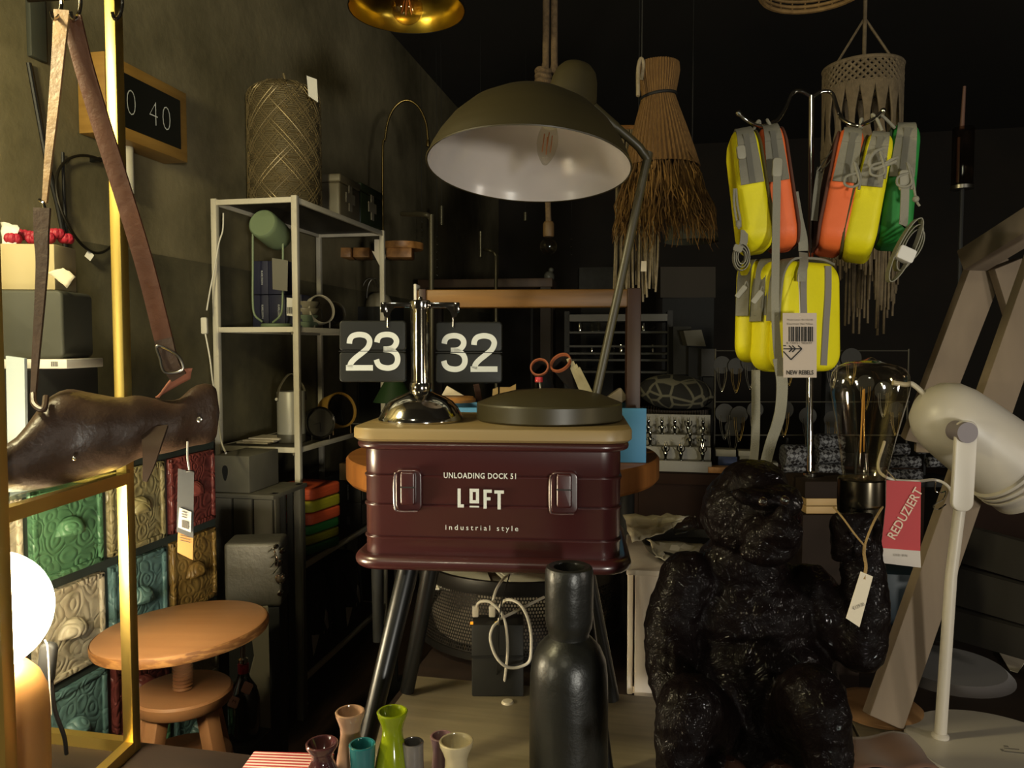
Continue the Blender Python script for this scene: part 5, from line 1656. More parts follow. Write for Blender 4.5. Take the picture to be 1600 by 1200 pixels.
MB().lathe([(0, 0), (0.006, 0), (0.005, 0.003), (0, 0.004)], 12, M=axes(Vector((cpx.x - 0.035, cy - 0.041, zs2 + 0.155)), RIGHT, -BACK)).build('rivet', M_white_paint, cf)
drum(501, 660, 2.80, 0.058, 0.06, mat('smoky_chrome', '#57534a', 0.2, 0.9), mat('clock_dial_grey', '#57534a', 0.25, coat=0.8), 'smoky chrome round clock beside the grey can', turn=40, tilt=8, z0=zs2)
drum(534, 640, 2.98, 0.070, 0.085, mat('clock_wood', '#93702f', 0.45), mat('clock_dial_black', '#211d16', 0.2, coat=0.6), 'round wooden desk clock tilted upwards on wire feet', turn=50, tilt=14, z0=zs2)
pps = MB()
for q in range(3):
    pps.box((-1.43 + 0.012 * q, 2.50 + 0.02 * q, zs2 + 0.004 + q * 0.0055), (0.12, 0.10, 0.005), None, 0)
single(pps, 'leaflets', M_paper, 'small pile of paper leaflets on the shelf beside the grey can', 'paper', smooth=False)

# ---- third level: stacked neon pouches, camera, cartons
zs3 = ZL[3] + 0.001
cols = [('#2f7a35', 'green', 'bottom'), ('#a8a020', 'yellow', ''), ('#2f7a35', 'green', ''), ('#d4552b', 'orange', ''), ('#b4ac22', 'yellow', ''), ('#dd5a2e', 'orange', 'top')]
labs = ['green pouch at the very bottom of the neon stack on the shelf', 'yellow pouch second from the bottom of the neon stack', 'upper green pouch, third from the bottom of the neon stack', 'orange pouch in the middle of the neon stack under a yellow one', 'yellow pouch second from the top of the neon stack', 'orange pouch on top of the neon stack on the shelf']
cen = PY(480, 830, 2.60)
zq = zs3
for q in range(6):
    hgt = 0.036 if q < 3 else 0.044
    w_ = 0.17 if q < 3 else 0.185
    t = thing('neon_pouch', labs[q], 'pouch', (cen.x - 0.012, 2.62, zq), R(-14 + (q * 37 % 9)), 'neon pouches stacked on the shelf')
    F = W[t.name] @ Matrix.Translation((0, 0, hgt / 2)) @ Matrix.Rotation(R(90), 4, 'X')
    MB().pillow(w_, 0.20, hgt - 0.003, 0.03, 0.008, F).build('body', mat('neon_' + cols[q][1], cols[q][0], 0.65), t)
    MB().pillow(w_ * 1.003, 0.201, 0.006, 0.03, 0.002, F).build('zip_band', mat('neon_' + cols[q][1], cols[q][0], 0.65), t)
    MB().box((-w_ / 2 + 0.01, -0.02, hgt / 2), (0.03, 0.11, hgt - 0.008), W[t.name], 0.004).build('mesh_strap', M_grey_web, t)
    zq += hgt + 0.0005
cm = P(449, 870, 2.42)
cmt = thing('retro_camera', 'small white and grey gadget with a looped cable at the shelf corner', 'gadget', (-1.31, 2.47, zs3))
MB().box((-1.315, 2.475, zs3 + 0.05), (0.035, 0.05, 0.095), Matrix.Identity(4), 0.004).build('body', mat('gadget_white', '#8d8877', 0.4), cmt)
MB().lathe([(0, 0), (0.034, 0), (0.036, 0.01), (0.034, 0.042), (0.028, 0.05), (0, 0.05)], 28, loc=(-1.283, 2.468, zs3)).build('dock', mat('gadget_grey', '#77736a', 0.4), cmt)
MB().tube([Vector((-1.31, 2.47, zs3 + 0.095)), Vector((-1.305, 2.46, zs3 + 0.125)), Vector((-1.275, 2.44, zs3 + 0.11)), Vector((-1.25, 2.425, zs3 + 0.05)), Vector((-1.27, 2.425, zs3 + 0.008))], 0.003, 8).build('cable', M_black_cable, cmt)
for q, (px0, px1, py, zo, hh_, lb) in enumerate(((533, 575, 800, 0.0, 0.105, 'dark clock carton with window pictures at the back of the third shelf'), (536, 570, 770, 0.106, 0.085, 'dark clock carton stacked on another at the back of the third shelf'))):
    t = thing('clock_carton', lb, 'box', (-1.33, 3.05, zs3 + zo), 0, 'dark clock cartons on the third shelf')
    MB().box((-1.33, 3.06, zs3 + zo + hh_ / 2), (0.19, 0.22, hh_), None, 0.002).build('carton', mat('dark_carton', '#24211d', 0.6), t)
    MB().box((-1.234, 3.06, zs3 + zo + hh_ / 2), (0.0015, 0.19, hh_ * 0.8)).build('picture', mat('carton_grey', '#57534b', 0.6), t, False)
    MB().box((-1.2328, 3.06, zs3 + zo + hh_ * 0.42), (0.0015, 0.11, hh_ * 0.4)).build('picture_window', M_ink, t, False)
    if q == 1:
        text('lettering', 'KARLSSON', Matrix.Translation((-1.29, 2.9485, zs3 + zo + hh_ / 2)) @ Matrix.Rotation(R(90), 4, 'Y'), 0.06, 0.008, M_white_ink, t)
    else:
        for w_ in range(3):
            MB().box((-1.38 + w_ * 0.045, 2.949, zs3 + zo + 0.03), (0.014, 0.001, 0.035)).build('picture', mat('carton_grey', '#57534b', 0.6), t, False)
wbk = thing('wooden_clock', 'small cube clock in pale wood on the stacked cartons', 'clock', (-1.315, 3.02, zs3 + 0.192))
MB().box((-1.315, 3.02, zs3 + 0.192 + 0.036), (0.045, 0.10, 0.07), None, 0.002).build('body', M_pine_light, wbk)
MB().box((-1.2915, 3.02, zs3 + 0.192 + 0.036), (0.002, 0.085, 0.055)).build('dial', M_flap, wbk, False)
# ---- bottom level: black bags with grey triangles
zs4 = ZL[4] + 0.001
for q, (yy_, lb, w_) in enumerate(((2.58, 'black shopper bag with pale corner patches on the bottom shelf, front', 0.26), (2.88, 'black shopper bag with pale corner patches on the bottom shelf, back', 0.25))):
    t = thing('black_bag', lb, 'bag', (-1.375, yy_, zs4), 0, 'black bags on the bottom shelf')
    MB().pillow(w_, 0.30, 0.20, 0.03, 0.03, Matrix.Translation((-1.375, yy_, zs4 + 0.151)), top=0.9).build('body', mat('black_nylon', '#0f100f', 0.6, bump=0.3, bscale=12), t)
    for s_ in (0, 1):
        MB().prism([(0, 0), (0.07, 0.015), (0.015, 0.085)] if s_ else [(0, 0), (0.05, 0.06), (-0.01, 0.08)], 0.003, Matrix.Translation((-1.245 + 0.004, yy_ - 0.06 + s_ * 0.09, zs4 + 0.03 + s_ * 0.05)) @ Matrix.Rotation(R(90), 4, 'Z')).build('patch', mat('patch_grey', '#d8d2c8', 0.7), t, False)
    MB().tube([Vector((-1.26, yy_ - 0.06, zs4 + 0.26)), Vector((-1.225, yy_ - 0.03, zs4 + 0.16)), Vector((-1.215, yy_ + 0.02, zs4 + 0.06)), Vector((-1.235, yy_ + 0.06, zs4 + 0.16)), Vector((-1.26, yy_ + 0.08, zs4 + 0.25))], 0.006, 8).build('strap', M_matte_black, t)
# price cards hanging from the far post
for q, (pts, lb) in enumerate(((((585, 374), (599, 374), (598, 397), (585, 394)), 'upper pale price card hanging on the shelf back post'), (((581, 392), (602, 398), (602, 405), (593, 415)), 'lower pointed price card hanging on the shelf back post'))):
    single(card(pts, 3.36, 0.001), 'hanging_card', M_paper, lb, 'tag', smooth=False)

# ================================================================== chrome bag stand with neon bags
d_s = 1.46
zst = P(1265, 744, d_s).z
s0 = P(1266, 744, d_s)
ped = thing('stacked_blocks', 'stacked dark and pale wooden blocks carrying the chrome bag stand', 'plinth', (s0.x + 0.02, s0.y, Z_PLAT), YAW)
PM = W[ped.name]
hblk = zst - Z_PLAT
zA_ = P(0, 770, d_s).z - Z_PLAT
zB_ = P(0, 794, d_s).z - Z_PLAT
MB().box((0, 0, (hblk + zA_) / 2 - 0.0005), (0.10, 0.10, hblk - zA_), PM, 0.002).build('block', mat('dark_walnut', '#22170f', 0.75, spec=0.2), ped)
MB().box((0, 0, (zA_ * 0.5 + (zA_ + zB_) / 4) - 0.0), (0.094, 0.10, (zA_ - zB_) / 2 - 0.001), PM, 0.001).build('block', M_pine_light, ped)
MB().box((0, 0, (zB_ * 0.5 + (zA_ + zB_) / 4) - 0.0), (0.094, 0.10, (zA_ - zB_) / 2 - 0.001), PM, 0.001).build('block', M_pine_light, ped)
MB().box((0, 0, zB_ / 2), (0.11, 0.11, zB_ - 0.001), PM, 0.002).build('block', mat('dark_walnut', '#22170f', 0.75, spec=0.2), ped)
sd = thing('bag_stand', 'chrome T-shaped display stand carrying the neon bags', 'stand', (s0.x, s0.y, zst + 0.0005), YAW)
MB().lathe([(0, 0), (0.014, 0), (0.014, 0.006), (0.006, 0.010), (0, 0.010)], 24, loc=(s0.x, s0.y, zst + 0.0005)).build('foot', M_chrome, sd)
MB().tube([P(1265, 742, d_s), P(1268, 150, d_s)], 0.0052, 16, 1).build('pole', M_chrome, sd)
MB().tube([P(1269, 152, d_s), P(1252, 143, d_s), P(1238, 146, d_s), P(1228, 168, d_s - .02), P(1214, 188, d_s - .05), P(1192, 197, d_s - .07), P(1170, 190, d_s - .085), P(1155, 178, d_s - .095)], 0.0036, 10).build('arm', M_chrome, sd)
MB().tube([P(1269, 152, d_s), P(1285, 143, d_s), P(1300, 146, d_s), P(1308, 168, d_s - .02), P(1316, 186, d_s - .05), P(1338, 196, d_s - .07), P(1362, 188, d_s - .085), P(1379, 174, d_s - .095)], 0.0036, 10).build('arm', M_chrome, sd)
MB().ball(P(1154, 177, d_s - .095), 0.0052, 12, 8).build('arm_tip', M_chrome, sd)
MB().ball(P(1380, 173, d_s - .095), 0.0052, 12, 8).build('arm_tip', M_chrome, sd)

NEON = {'yellow': mat('neon_bag_yellow', '#ece00c', 0.55, col2='#e2d60a', scale=12, bump=0.12, bscale=30), 'orange': mat('neon_bag_orange', '#f37238', 0.55, col2='#ea6a32', scale=12, bump=0.12, bscale=30), 'green': mat('neon_bag_green', '#26883a', 0.6, col2='#217a33', scale=12, bump=0.12, bscale=30)}
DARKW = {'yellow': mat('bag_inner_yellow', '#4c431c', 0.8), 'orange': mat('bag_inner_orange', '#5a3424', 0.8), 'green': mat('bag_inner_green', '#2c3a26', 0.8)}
M_gusset = mat('grey_gusset', '#7d796a', 0.75, bump=0.15, bscale=200)
def edge_bag(colr, top, bot, wpx, d, turn, label, depth_w=0.13, side=1):
    """bag hanging edge-on: top/bot = picture points of the gusset's centre line"""
    a, b_ = P(top[0], top[1], d), P(bot[0], bot[1], d)
    h = (a - b_).length
    zax = (a - b_).normalized()
    c_ = (a + b_) / 2
    xax = Matrix.Rotation(YAW + R(turn), 3, 'Z') @ Vector((1, 0, 0))
    xax = (xax - zax * xax.dot(zax)).normalized()
    Mx = axes(c_, xax, zax)                     # x across the thickness, y into the width, z up
    th = wpx * S(d)
    t = thing('neon_shoulder_bag', label, 'bag', b_, 0, 'neon shoulder bags on the chrome stand')
    # pillow is w(x) by h(z), thick in y: turn it so its thickness runs along x
    Mp = Mx @ Matrix.Translation((0, depth_w / 2 - 0.01, 0)) @ Matrix.Rotation(R(90), 4, 'Z')
    bdm = MB().pillow(depth_w, h, th, 0.035, th * 0.26, Mp, seg=8, rings=5, top=0.94)
    # side walls in steps, so the bag can bulge in the middle and narrow to the top
    iv = Mx.inverted()
    def bulge(z_):
        q_ = z_ / h
        return 0.98 - 0.75 * max(0.0, q_) ** 1.3 - 0.30 * max(0.0, -q_ - 0.2) * 2
    def refit(mb_):
        for i_, v_ in enumerate(mb_.v):
            l_ = iv @ v_
            l_.x *= bulge(l_.z)
            mb_.v[i_] = Mx @ l_
        return mb_
    ob_ = refit(bdm).build('body', NEON[colr], t)
    # zipped gusset: a grey band over the upper half of the edge
    bd = MB()
    n_ = 10
    pts = []
    for q in range(7):
        pts.append(Mx @ Vector((0, -0.0115 + 0.0, h * 0.02 + q * (h * 0.40) / 6)))
    top_arc = [Mx @ Vector((0, -0.0115 + 0.035 - 0.036 * math.cos(R(90 * q / 5)), h / 2 - 0.035 + 0.036 * math.sin(R(90 * q / 5)))) for q in range(6)]
    bd.ribbon(pts[:6] + top_arc + [Mx @ Vector((0, depth_w - 0.05, h / 2 + 0.001))], th * 0.66, 0.003, Mx.to_3x3() @ Vector((1, 0, 0)), n=3)
    refit(bd).build('zip_gusset', M_gusset, t)
    zp = MB().ribbon([p_ + (Mx.to_3x3() @ Vector((0, -0.0022, 0))) for p_ in pts], th * 0.16, 0.001, Mx.to_3x3() @ Vector((1, 0, 0)), n=2)
    zp.build('zip', mat('zip_grey', '#5d5a4f', 0.6), t)
    # back panel, brownish piping and strap loop
    refit(MB().pillow(depth_w * 0.98, h * 0.97, 0.006, 0.034, 0.002, Mp @ Matrix.Translation((0, -th * 0.5 * side, 0)), top=0.94)).build('back_panel', DARKW[colr], t)
    return t, Mx, h, th
def cordloop(t, pts, rr=0.0021, nm='bungee', m=None):
    MB().tube([P(*p) for p in pts], rr, 8, 5).build(nm, m or M_grey_web, t)
def strap(t, pts, w, side=None, nm='strap', n=6):
    MB().ribbon([P(*p) for p in pts], w, 0.0018, side or RIGHT, n=n).build(nm, M_grey_web, t)
tA, MA, hA_, thA = edge_bag('yellow', (1162, 197), (1188, 388), 54, 1.36, -10, 'yellow neon shoulder bag at the far left of the chrome stand')
tB, MB_, hB_, thB = edge_bag('orange', (1204, 192), (1228, 385), 50, 1.375, -13, 'orange neon shoulder bag on the left arm beside the yellow one')
tC, MC_, hC_, thC = edge_bag('orange', (1334, 196), (1300, 386), 54, 1.375, -15, 'orange neon shoulder bag on the right arm beside the pole', side=-1)
tD, MD_, hD_, thD = edge_bag('yellow', (1378, 202), (1338, 394), 54, 1.36, -21, 'yellow neon shoulder bag between the orange and green ones', side=-1)
tE, ME_, hE_, thE = edge_bag('green', (1418, 188), (1396, 377), 56, 1.385, -19, 'green neon shoulder bag at the far right of the chrome stand', side=-1)
# hanging loops over the arms
for t, pts in ((tA, [(1172, 215, 1.40), (1181, 195, 1.385), (1186, 189, 1.38), (1188, 200, 1.40)]), (tB, [(1206, 200, 1.385), (1200, 190, 1.385), (1199, 188, 1.39), (1206, 200, 1.40)]), (tC, [(1344, 200, 1.385), (1345, 188, 1.385), (1347, 187, 1.39), (1346, 200, 1.40)]), (tD, [(1378, 204, 1.37), (1370, 186, 1.37), (1363, 179, 1.375), (1364, 186, 1.38)]), (tE, [(1398, 200, 1.39), (1384, 186, 1.38), (1376, 180, 1.38), (1374, 184, 1.39)])):
    cordloop(t, pts, 0.0028, 'hanging_loop')
# zip pullers, cords, straps of the left bags
cordloop(tA, [(1147, 295, 1.35), (1147, 320, 1.345), (1151, 345, 1.345), (1155, 358, 1.345)])
cordloop(tA, [(1150, 295, 1.35), (1152, 320, 1.345), (1156, 340, 1.345), (1157, 355, 1.345)])
MB().ball(P(1154, 350, 1.343), (0.005, 0.004, 0.007), 10, 8).build('cord_knot', M_grey_web, tA)
cs_ = MB()
cc_ = P(1158, 402, 1.35)
for q in range(3):
    rr_ = 0.017 - q * 0.004
    cs_.ribbon([cc_ + RIGHT * (rr_ * 0.8 * math.cos(a)) + UP * (rr_ * 1.35 * math.sin(a)) for a in [2 * math.pi * w_ / 16 for w_ in range(17)]], 0.012, 0.0015, BACK, n=2)
cs_.build('rolled_strap', M_grey_web, tA)
strap(tA, [(1163, 360, 1.36), (1162, 378, 1.352), (1158, 388, 1.35)], 0.013)
MB().pillow(0.016, 0.012, 0.004, 0.003, 0.001, face(1153, 388, 1.345, 0, 20)).build('strap_clip', M_grey_web, tA)
MB().pillow(0.015, 0.024, 0.006, 0.005, 0.0015, face(1158, 238, 1.333, 0, -6)).build('buckle', mat('grey_plastic', '#96917f', 0.5), tA)
MB().pillow(0.017, 0.034, 0.006, 0.006, 0.0015, face(1214, 262, 1.345, 0, 3)).build('buckle', mat('grey_plastic', '#96917f', 0.5), tB)
strap(tB, [(1214, 275, 1.343), (1213, 330, 1.335), (1212, 400, 1.33), (1211, 480, 1.325), (1214, 540, 1.325), (1218, 575, 1.328), (1220, 620, 1.33), (1215, 650, 1.335), (1204, 690, 1.34), (1198, 722, 1.345)], 0.0135)
strap(tB, [(1240, 300, 1.40), (1247, 340, 1.39), (1254, 372, 1.385), (1255, 392, 1.385)], 0.017)
# cords of the right bags
for t, px, py, d_ in ((tC, 1338, 262, 1.34), (tD, 1378, 245, 1.33), (tE, 1420, 262, 1.345)):
    cordloop(t, [(px - 3, py - 8, d_), (px + 2, py + 10, d_ - .006), (px + 4, py + 24, d_ - .008), (px - 6, py + 30, d_ - .008), (px - 18, py + 26, d_ - .008), (px - 16, py + 14, d_ - .006), (px + 2, py + 8, d_ - .004)], 0.0022)
    cordloop(t, [(px - 1, py - 6, d_), (px + 6, py + 14, d_ - .004), (px + 4, py + 34, d_ - .006)], 0.0024)
cordloop(tD, [(1380, 232, 1.335), (1366, 238, 1.33), (1358, 252, 1.326), (1364, 264, 1.326), (1384, 258, 1.324), (1400, 252, 1.324)], 0.0032)
cordloop(tD, [(1382, 256, 1.324), (1396, 248, 1.322), (1402, 246, 1.324)], 0.0026)
strap(tE, [(1414, 268, 1.345), (1414, 300, 1.34), (1412, 345, 1.338), (1410, 352, 1.338)], 0.0145)
MB().pillow(0.019, 0.036, 0.006, 0.006, 0.0015, face(1413, 282, 1.343)).build('buckle', mat('grey_plastic', '#96917f', 0.5), tE)
cordloop(tE, [(1424, 262, 1.345), (1427, 285, 1.34), (1430, 305, 1.34), (1433, 316, 1.34), (1437, 322, 1.34)], 0.0022)
MB().ball(P(1431, 311, 1.338), 0.0058, 10, 8).build('cord_knot', M_grey_web, tE)
for q, (off, w_) in enumerate(((0, 1.0), (6, 0.72), (12, 0.5))):
    rl = MB()
    cx_, cy_ = 1412 + off * 0.5, 392 - off * 1.0
    u_ = Vector((0.45, 0, 0.89))
    ux = (RIGHT * 0.42 + UP * 0.9).normalized()
    vx = (RIGHT * 0.9 - UP * 0.42).normalized()
    c0_ = P(1413 + off, 391 - off * .6, 1.335 + q * 0.006)
    rl.ribbon([c0_ + ux * (0.060 * w_ * math.cos(a)) + vx * (0.014 * math.sin(a)) for a in [2 * math.pi * k_ / 18 for k_ in range(19)]], 0.0145, 0.0016, BACK, n=2)
    rl.build('rolled_strap', M_grey_web, tE)
MB().pillow(0.030, 0.024, 0.020, 0.004, 0.002, face(1413, 398, 1.332, 0, 24)).build('paper_sleeve', M_white_paper, tE)
strap(tC, [(1282, 262, 1.41), (1276, 300, 1.40), (1272, 345, 1.395)], 0.012)
cordloop(tC, [(1300, 235, 1.42), (1288, 252, 1.41), (1276, 268, 1.40)], 0.0012)
cordloop(tC, [(1303, 242, 1.42), (1292, 258, 1.41), (1283, 266, 1.40)], 0.0012)

# ---- two yellow bags on the lower level
def front_bag(c, turn, w, h, t_, label):
    t = thing('neon_shoulder_bag', label, 'bag', c - UP * (h / 2), 0, 'neon shoulder bags on the chrome stand')
    Mx = Matrix.Translation(c) @ Matrix.Rotation(YAW + R(turn), 4, 'Z')
    y_ = NEON['yellow']
    MB().pillow(w, h, t_ * 0.52, 0.036, 0.014, Mx @ Matrix.Translation((0, t_ * 0.26, 0)), seg=8, rings=5, top=0.9).build('body', y_, t)
    MB().pillow(w * 0.99, h * 0.97, t_ * 0.44, 0.036, 0.014, Mx @ Matrix.Translation((0, -t_ * 0.22, -h * 0.012)), seg=8, rings=5, top=0.88).build('front_compartment', y_, t)
    for yy_ in (t_ * 0.26, -t_ * 0.22):
        g = MB()
        pts = [(-w / 2 * 0.97 - 0.002, yy_, -h * 0.05), (-w / 2 * 0.935 - 0.001, yy_, h * 0.18), (-w / 2 * 0.86, yy_, h * 0.36), (-w / 2 * 0.62, yy_, h * 0.475), (-w * 0.12, yy_, h / 2 * 0.995), (w * 0.15, yy_, h / 2 * 0.995), (w / 2 * 0.7, yy_, h * 0.46)]
        g.ribbon([Mx @ Vector(p) for p in pts], t_ * 0.34, 0.004, Mx.to_3x3() @ Vector((0, 1, 0)), n=5)
        g.build('zip_gusset', M_gusset, t)
    for xx in (-0.18, 0.2):
        st_ = MB()
        st_.ribbon([Mx @ Vector((xx * w, -t_ * 0.445, h * 0.44)), Mx @ Vector((xx * w * 1.02, -t_ * 0.45, h * 0.2)), Mx @ Vector((xx * w * 0.9, -t_ * 0.45, -h * 0.1)), Mx @ Vector((xx * w * 0.8, -t_ * 0.445, -h * 0.44))], 0.016, 0.003, Mx.to_3x3() @ Vector((1, 0, 0)))
        st_.build('reflective_stripe', mat('reflective_grey', '#857f77', 0.5), t)
    return t, Mx
cF = P(1246, 494, 1.42)
tF, MF = front_bag(cF, 28, 0.165, 0.205, 0.085, 'yellow neon shoulder bag behind the hang tag on the pole')
cG = P(1200, 488, 1.405)
tG, MG = front_bag(P(1196, 487, 1.46), 52, 0.14, 0.192, 0.07, 'yellow neon shoulder bag lowest and leftmost, behind the hang tag bag')
for t, (px, py, d_, rl_) in ((tF, (1183, 464, 1.33, 38)), (tG, (1158, 456, 1.37, 38))):
    MB().pillow(0.010, 0.026, 0.003, 0.003, 0.001, face(px, py, d_, 0, rl_)).build('zip_pull', mat('grey_plastic', '#96917f', 0.5), t)
    cordloop(t, [(px + 4, py - 6, d_), (px + 8, py - 16, d_), (px + 11, py - 8, d_ + .01)], 0.0012)
strap(tF, [(1255, 395, 1.385), (1256, 412, 1.36), (1253, 425, 1.35), (1252, 440, 1.35)], 0.015)
strap(tG, [(1181, 578, 1.42), (1181, 640, 1.42), (1180, 690, 1.42), (1177, 724, 1.42)], 0.0155)
strap(tF, [(1216, 560, 1.318), (1222, 600, 1.32), (1218, 650, 1.33), (1205, 690, 1.34), (1196, 724, 1.345)], 0.019)
# NEW REBELS hang tag
nt_ = thing('hang_tag', 'pale hang tag reading NEW REBELS on the lower yellow bag', 'tag', P(1250, 590, 1.3), YAW)
dn = 1.30
card([(1223, 489), (1276, 489), (1276, 590), (1224, 590)], dn).build('card', mat('tag_card', '#b7a89a', 0.75), nt_, False)
text('lettering', 'NEW REBELS', face(1250, 582, dn - 0.0008), 42 * S(dn), 7 * S(dn), M_ink, nt_, bold=0.02)
bar_ = MB()
rb_ = random.Random(11)
x_ = 1232.5
while x_ < 1270:
    w_ = rb_.choice((0.9, 1.4, 2.1))
    bar_.box((0, 0, 0), (w_ * S(dn), 0.0005, 23 * S(dn)), face(x_ + w_ / 2, 522, dn - 0.0008))
    x_ += w_ + rb_.choice((0.9, 1.3, 2.0))
bar_.build('barcode', M_ink, nt_, False)
text('print', '8 720751 983697', face(1249, 536, dn - 0.0008), 40 * S(dn), 3.2 * S(dn), M_grey_ink, nt_)
text('print', 'Model-Lijnen: 40.1102136', face(1250, 500, dn - 0.0008), 40 * S(dn), 3.2 * S(dn), M_grey_ink, nt_)
text('print', 'Kleur/maat: Neil Yellow', face(1250, 506, dn - 0.0008), 40 * S(dn), 3.2 * S(dn), M_grey_ink, nt_)
em = MB()
def seg_(x0, y0, x1, y1, w_=1.7):
    em.bar(P(x0, y0, dn - 0.0008), P(x1, y1, dn - 0.0008), w_ * S(dn), 0.0004, up=BACK)
for s_ in ((1224, 545, 1253, 545), (1253, 545, 1236, 562), (1236, 562, 1224, 549), (1253, 545, 1247, 540), (1233, 540, 1238, 545), (1238, 545, 1233, 550), (1238, 540, 1243, 545), (1243, 545, 1238, 550), (1224, 540, 1228, 540)):
    seg_(*s_)
em.build('emblem', M_ink, nt_, False)
MB().tube([P(1250, 495, dn), P(1249, 460, dn + .02), P(1248, 428, dn + .05), P(1256, 430, dn + .06)], 0.0008, 6).build('string', M_white_cable, nt_)
bt_ = MB()
bt_.tube([P(1250, 428, 1.36), P(1262, 427, 1.445), P(1268, 430, 1.45), P(1262, 433, 1.445), P(1252, 430, 1.36)], 0.0009, 6)
bt_.build('tie', M_white_cable, nt_)

# ================================================================== hanging lamps and things in the middle distance
# ---- brass pendant dish at the top
d_p = 1.85
pc = P(636, 16, d_p)
pd_ = thing('brass_pendant', 'shallow brass pendant lamp with clear globe bulb at the top edge', 'pendant lamp', pc)
rp_ = 91 * S(d_p)
M_pbr = mat('gold_brass', '#b59a3c', 0.28, 1.0, bump=0.02, bscale=80)
MB().lathe([(rp_, 0), (rp_ * 1.0, 0.030), (rp_ * 0.93, 0.052), (rp_ * 0.6, 0.085), (rp_ * 0.28, 0.105), (rp_ * 0.2, 0.16), (0, 0.165)], 56, loc=pc, cap=False).build('shade', mat('pendant_black', '#15120d', 0.45), pd_)
MB().lathe([(rp_ * 0.985, 0.0005), (rp_ * 0.985, 0.030), (rp_ * 0.915, 0.050), (rp_ * 0.59, 0.082), (rp_ * 0.25, 0.100), (0, 0.101)], 56, loc=pc, cap=False).build('lining', M_pbr, pd_)
MB().lathe([(0.018, 0.03), (0.018, 0.098), (0, 0.098)], 20, loc=pc).build('socket', M_black, pd_)
bb = MB().ball(pc + Vector((0, 0, 0.005)), 0.038, 24, 14).build('bulb', thin_glass('pendant_glass', '#f6ead0', 1.5), pd_)
fl = MB()
for q in range(6):
    a = q * math.pi / 3
    fl.tube([pc + Vector((0.006 * math.cos(a), 0.006 * math.sin(a), 0.028)), pc + Vector((0.014 * math.cos(a), 0.014 * math.sin(a), -0.006))], 0.0009, 5, 1)
fl.build('filament', M_fil, bb)
MB().tube([pc + Vector((0, 0, 0.16)), Vector((pc.x, pc.y, ZC - 0.002))], 0.004, 8, 1).build('cord', M_black_cable, pd_)
# ---- rope pendant behind the desk lamp
d_r = 2.15
rc = P(857, 375, d_r)
rpn = thing('rope_pendant', 'bare bulb pendant on thick looped rope behind the desk lamp', 'pendant lamp', rc)
M_rope = mat('hemp_rope', '#57452f', 0.95, col2='#6b573c', scale=70, bump=0.6, bscale=120)
MB().tube([Vector((*P(854, 0, d_r).xy, ZC - 0.003)), P(853, 60, d_r), P(852, 100, d_r), P(850, 115, d_r)], 0.0095, 10).build('rope', M_rope, rpn)
MB().tube([Vector((*P(866, 0, d_r).xy, ZC - 0.003)), P(866, 60, d_r), P(866, 100, d_r), P(862, 114, d_r)], 0.0095, 10).build('rope', M_rope, rpn)
kn_ = MB()
for q in range(4):
    c_ = P(849, 112 + q * 8, d_r)
    kn_.tube([c_ + Vector((0.017 * math.cos(a), 0.017 * math.sin(a), 0.003 * math.sin(2 * a))) for a in [2 * math.pi * w_ / 10 for w_ in range(10)]], 0.008, 8, 3, closed=True)
kn_.build('rope_knot', M_rope, rpn)
MB().tube([P(850, 140, d_r), P(854, 250, d_r), P(857, 348, d_r)], 0.008, 8).build('rope', M_rope, rpn)
MB().lathe([(0, 0), (0.014, 0), (0.0155, 0.004), (0.0155, 0.036), (0.012, 0.042), (0, 0.042)], 24, loc=P(857, 370, d_r)).build('wooden_socket', mat('socket_wood', '#5a4323', 0.6), rpn)
MB().ball(P(857, 385, d_r), 0.024, 20, 12).build('bulb', M_glass, rpn)
# ---- gooseneck wires and pipes
gw = thing('gooseneck_lamp', 'thin brass gooseneck lamp arc rising behind the shelf', 'lamp', Vector((*P(600, 500, 3.60).xy, 0)))
MB().tube([Vector((*P(600, 500, 3.60).xy, 0.02)), P(598, 300, 3.60), P(602, 215, 3.60), P(612, 175, 3.60), P(632, 157, 3.60), P(652, 165, 3.60), P(665, 190, 3.60), P(669, 220, 3.60)], 0.0058, 10).build('arc', M_old_brass, gw)
MB().lathe([(0, 0), (0.010, 0), (0.010, 0.02), (0.006, 0.03), (0, 0.03)], 14, loc=P(669, 229, 3.60)).build('tip', M_old_brass, gw)
MB().lathe([(0, 0), (0.06, 0), (0.06, 0.018), (0, 0.022)], 32, loc=(*P(600, 500, 3.60).xy, 0.0005)).build('base', M_old_brass, gw)
for q, (x0, y0, x1, d_, rr_, lb) in enumerate(((628, 334, 674, 3.3, 0.011, 'thick grey pipe bracket behind the caddy, left of two'), (757, 390, 775, 3.9, 0.009, 'thin grey pipe bracket behind the caddy, right of two'))):
    mb = MB()
    mb.tube([P(x0, y0, d_ + 0.15), P(x1 - 12, y0 + 1, d_), P(x1 - 3, y0 + 5, d_), P(x1, y0 + 16, d_), P(x1, y0 + 60, d_), Vector((*P(x1, 600, d_).xy, 0.002))], rr_, 12)
    single(mb, 'pipe_rail', mat('pipe_grey', '#57513f', 0.4, 0.5), lb, 'pipe')
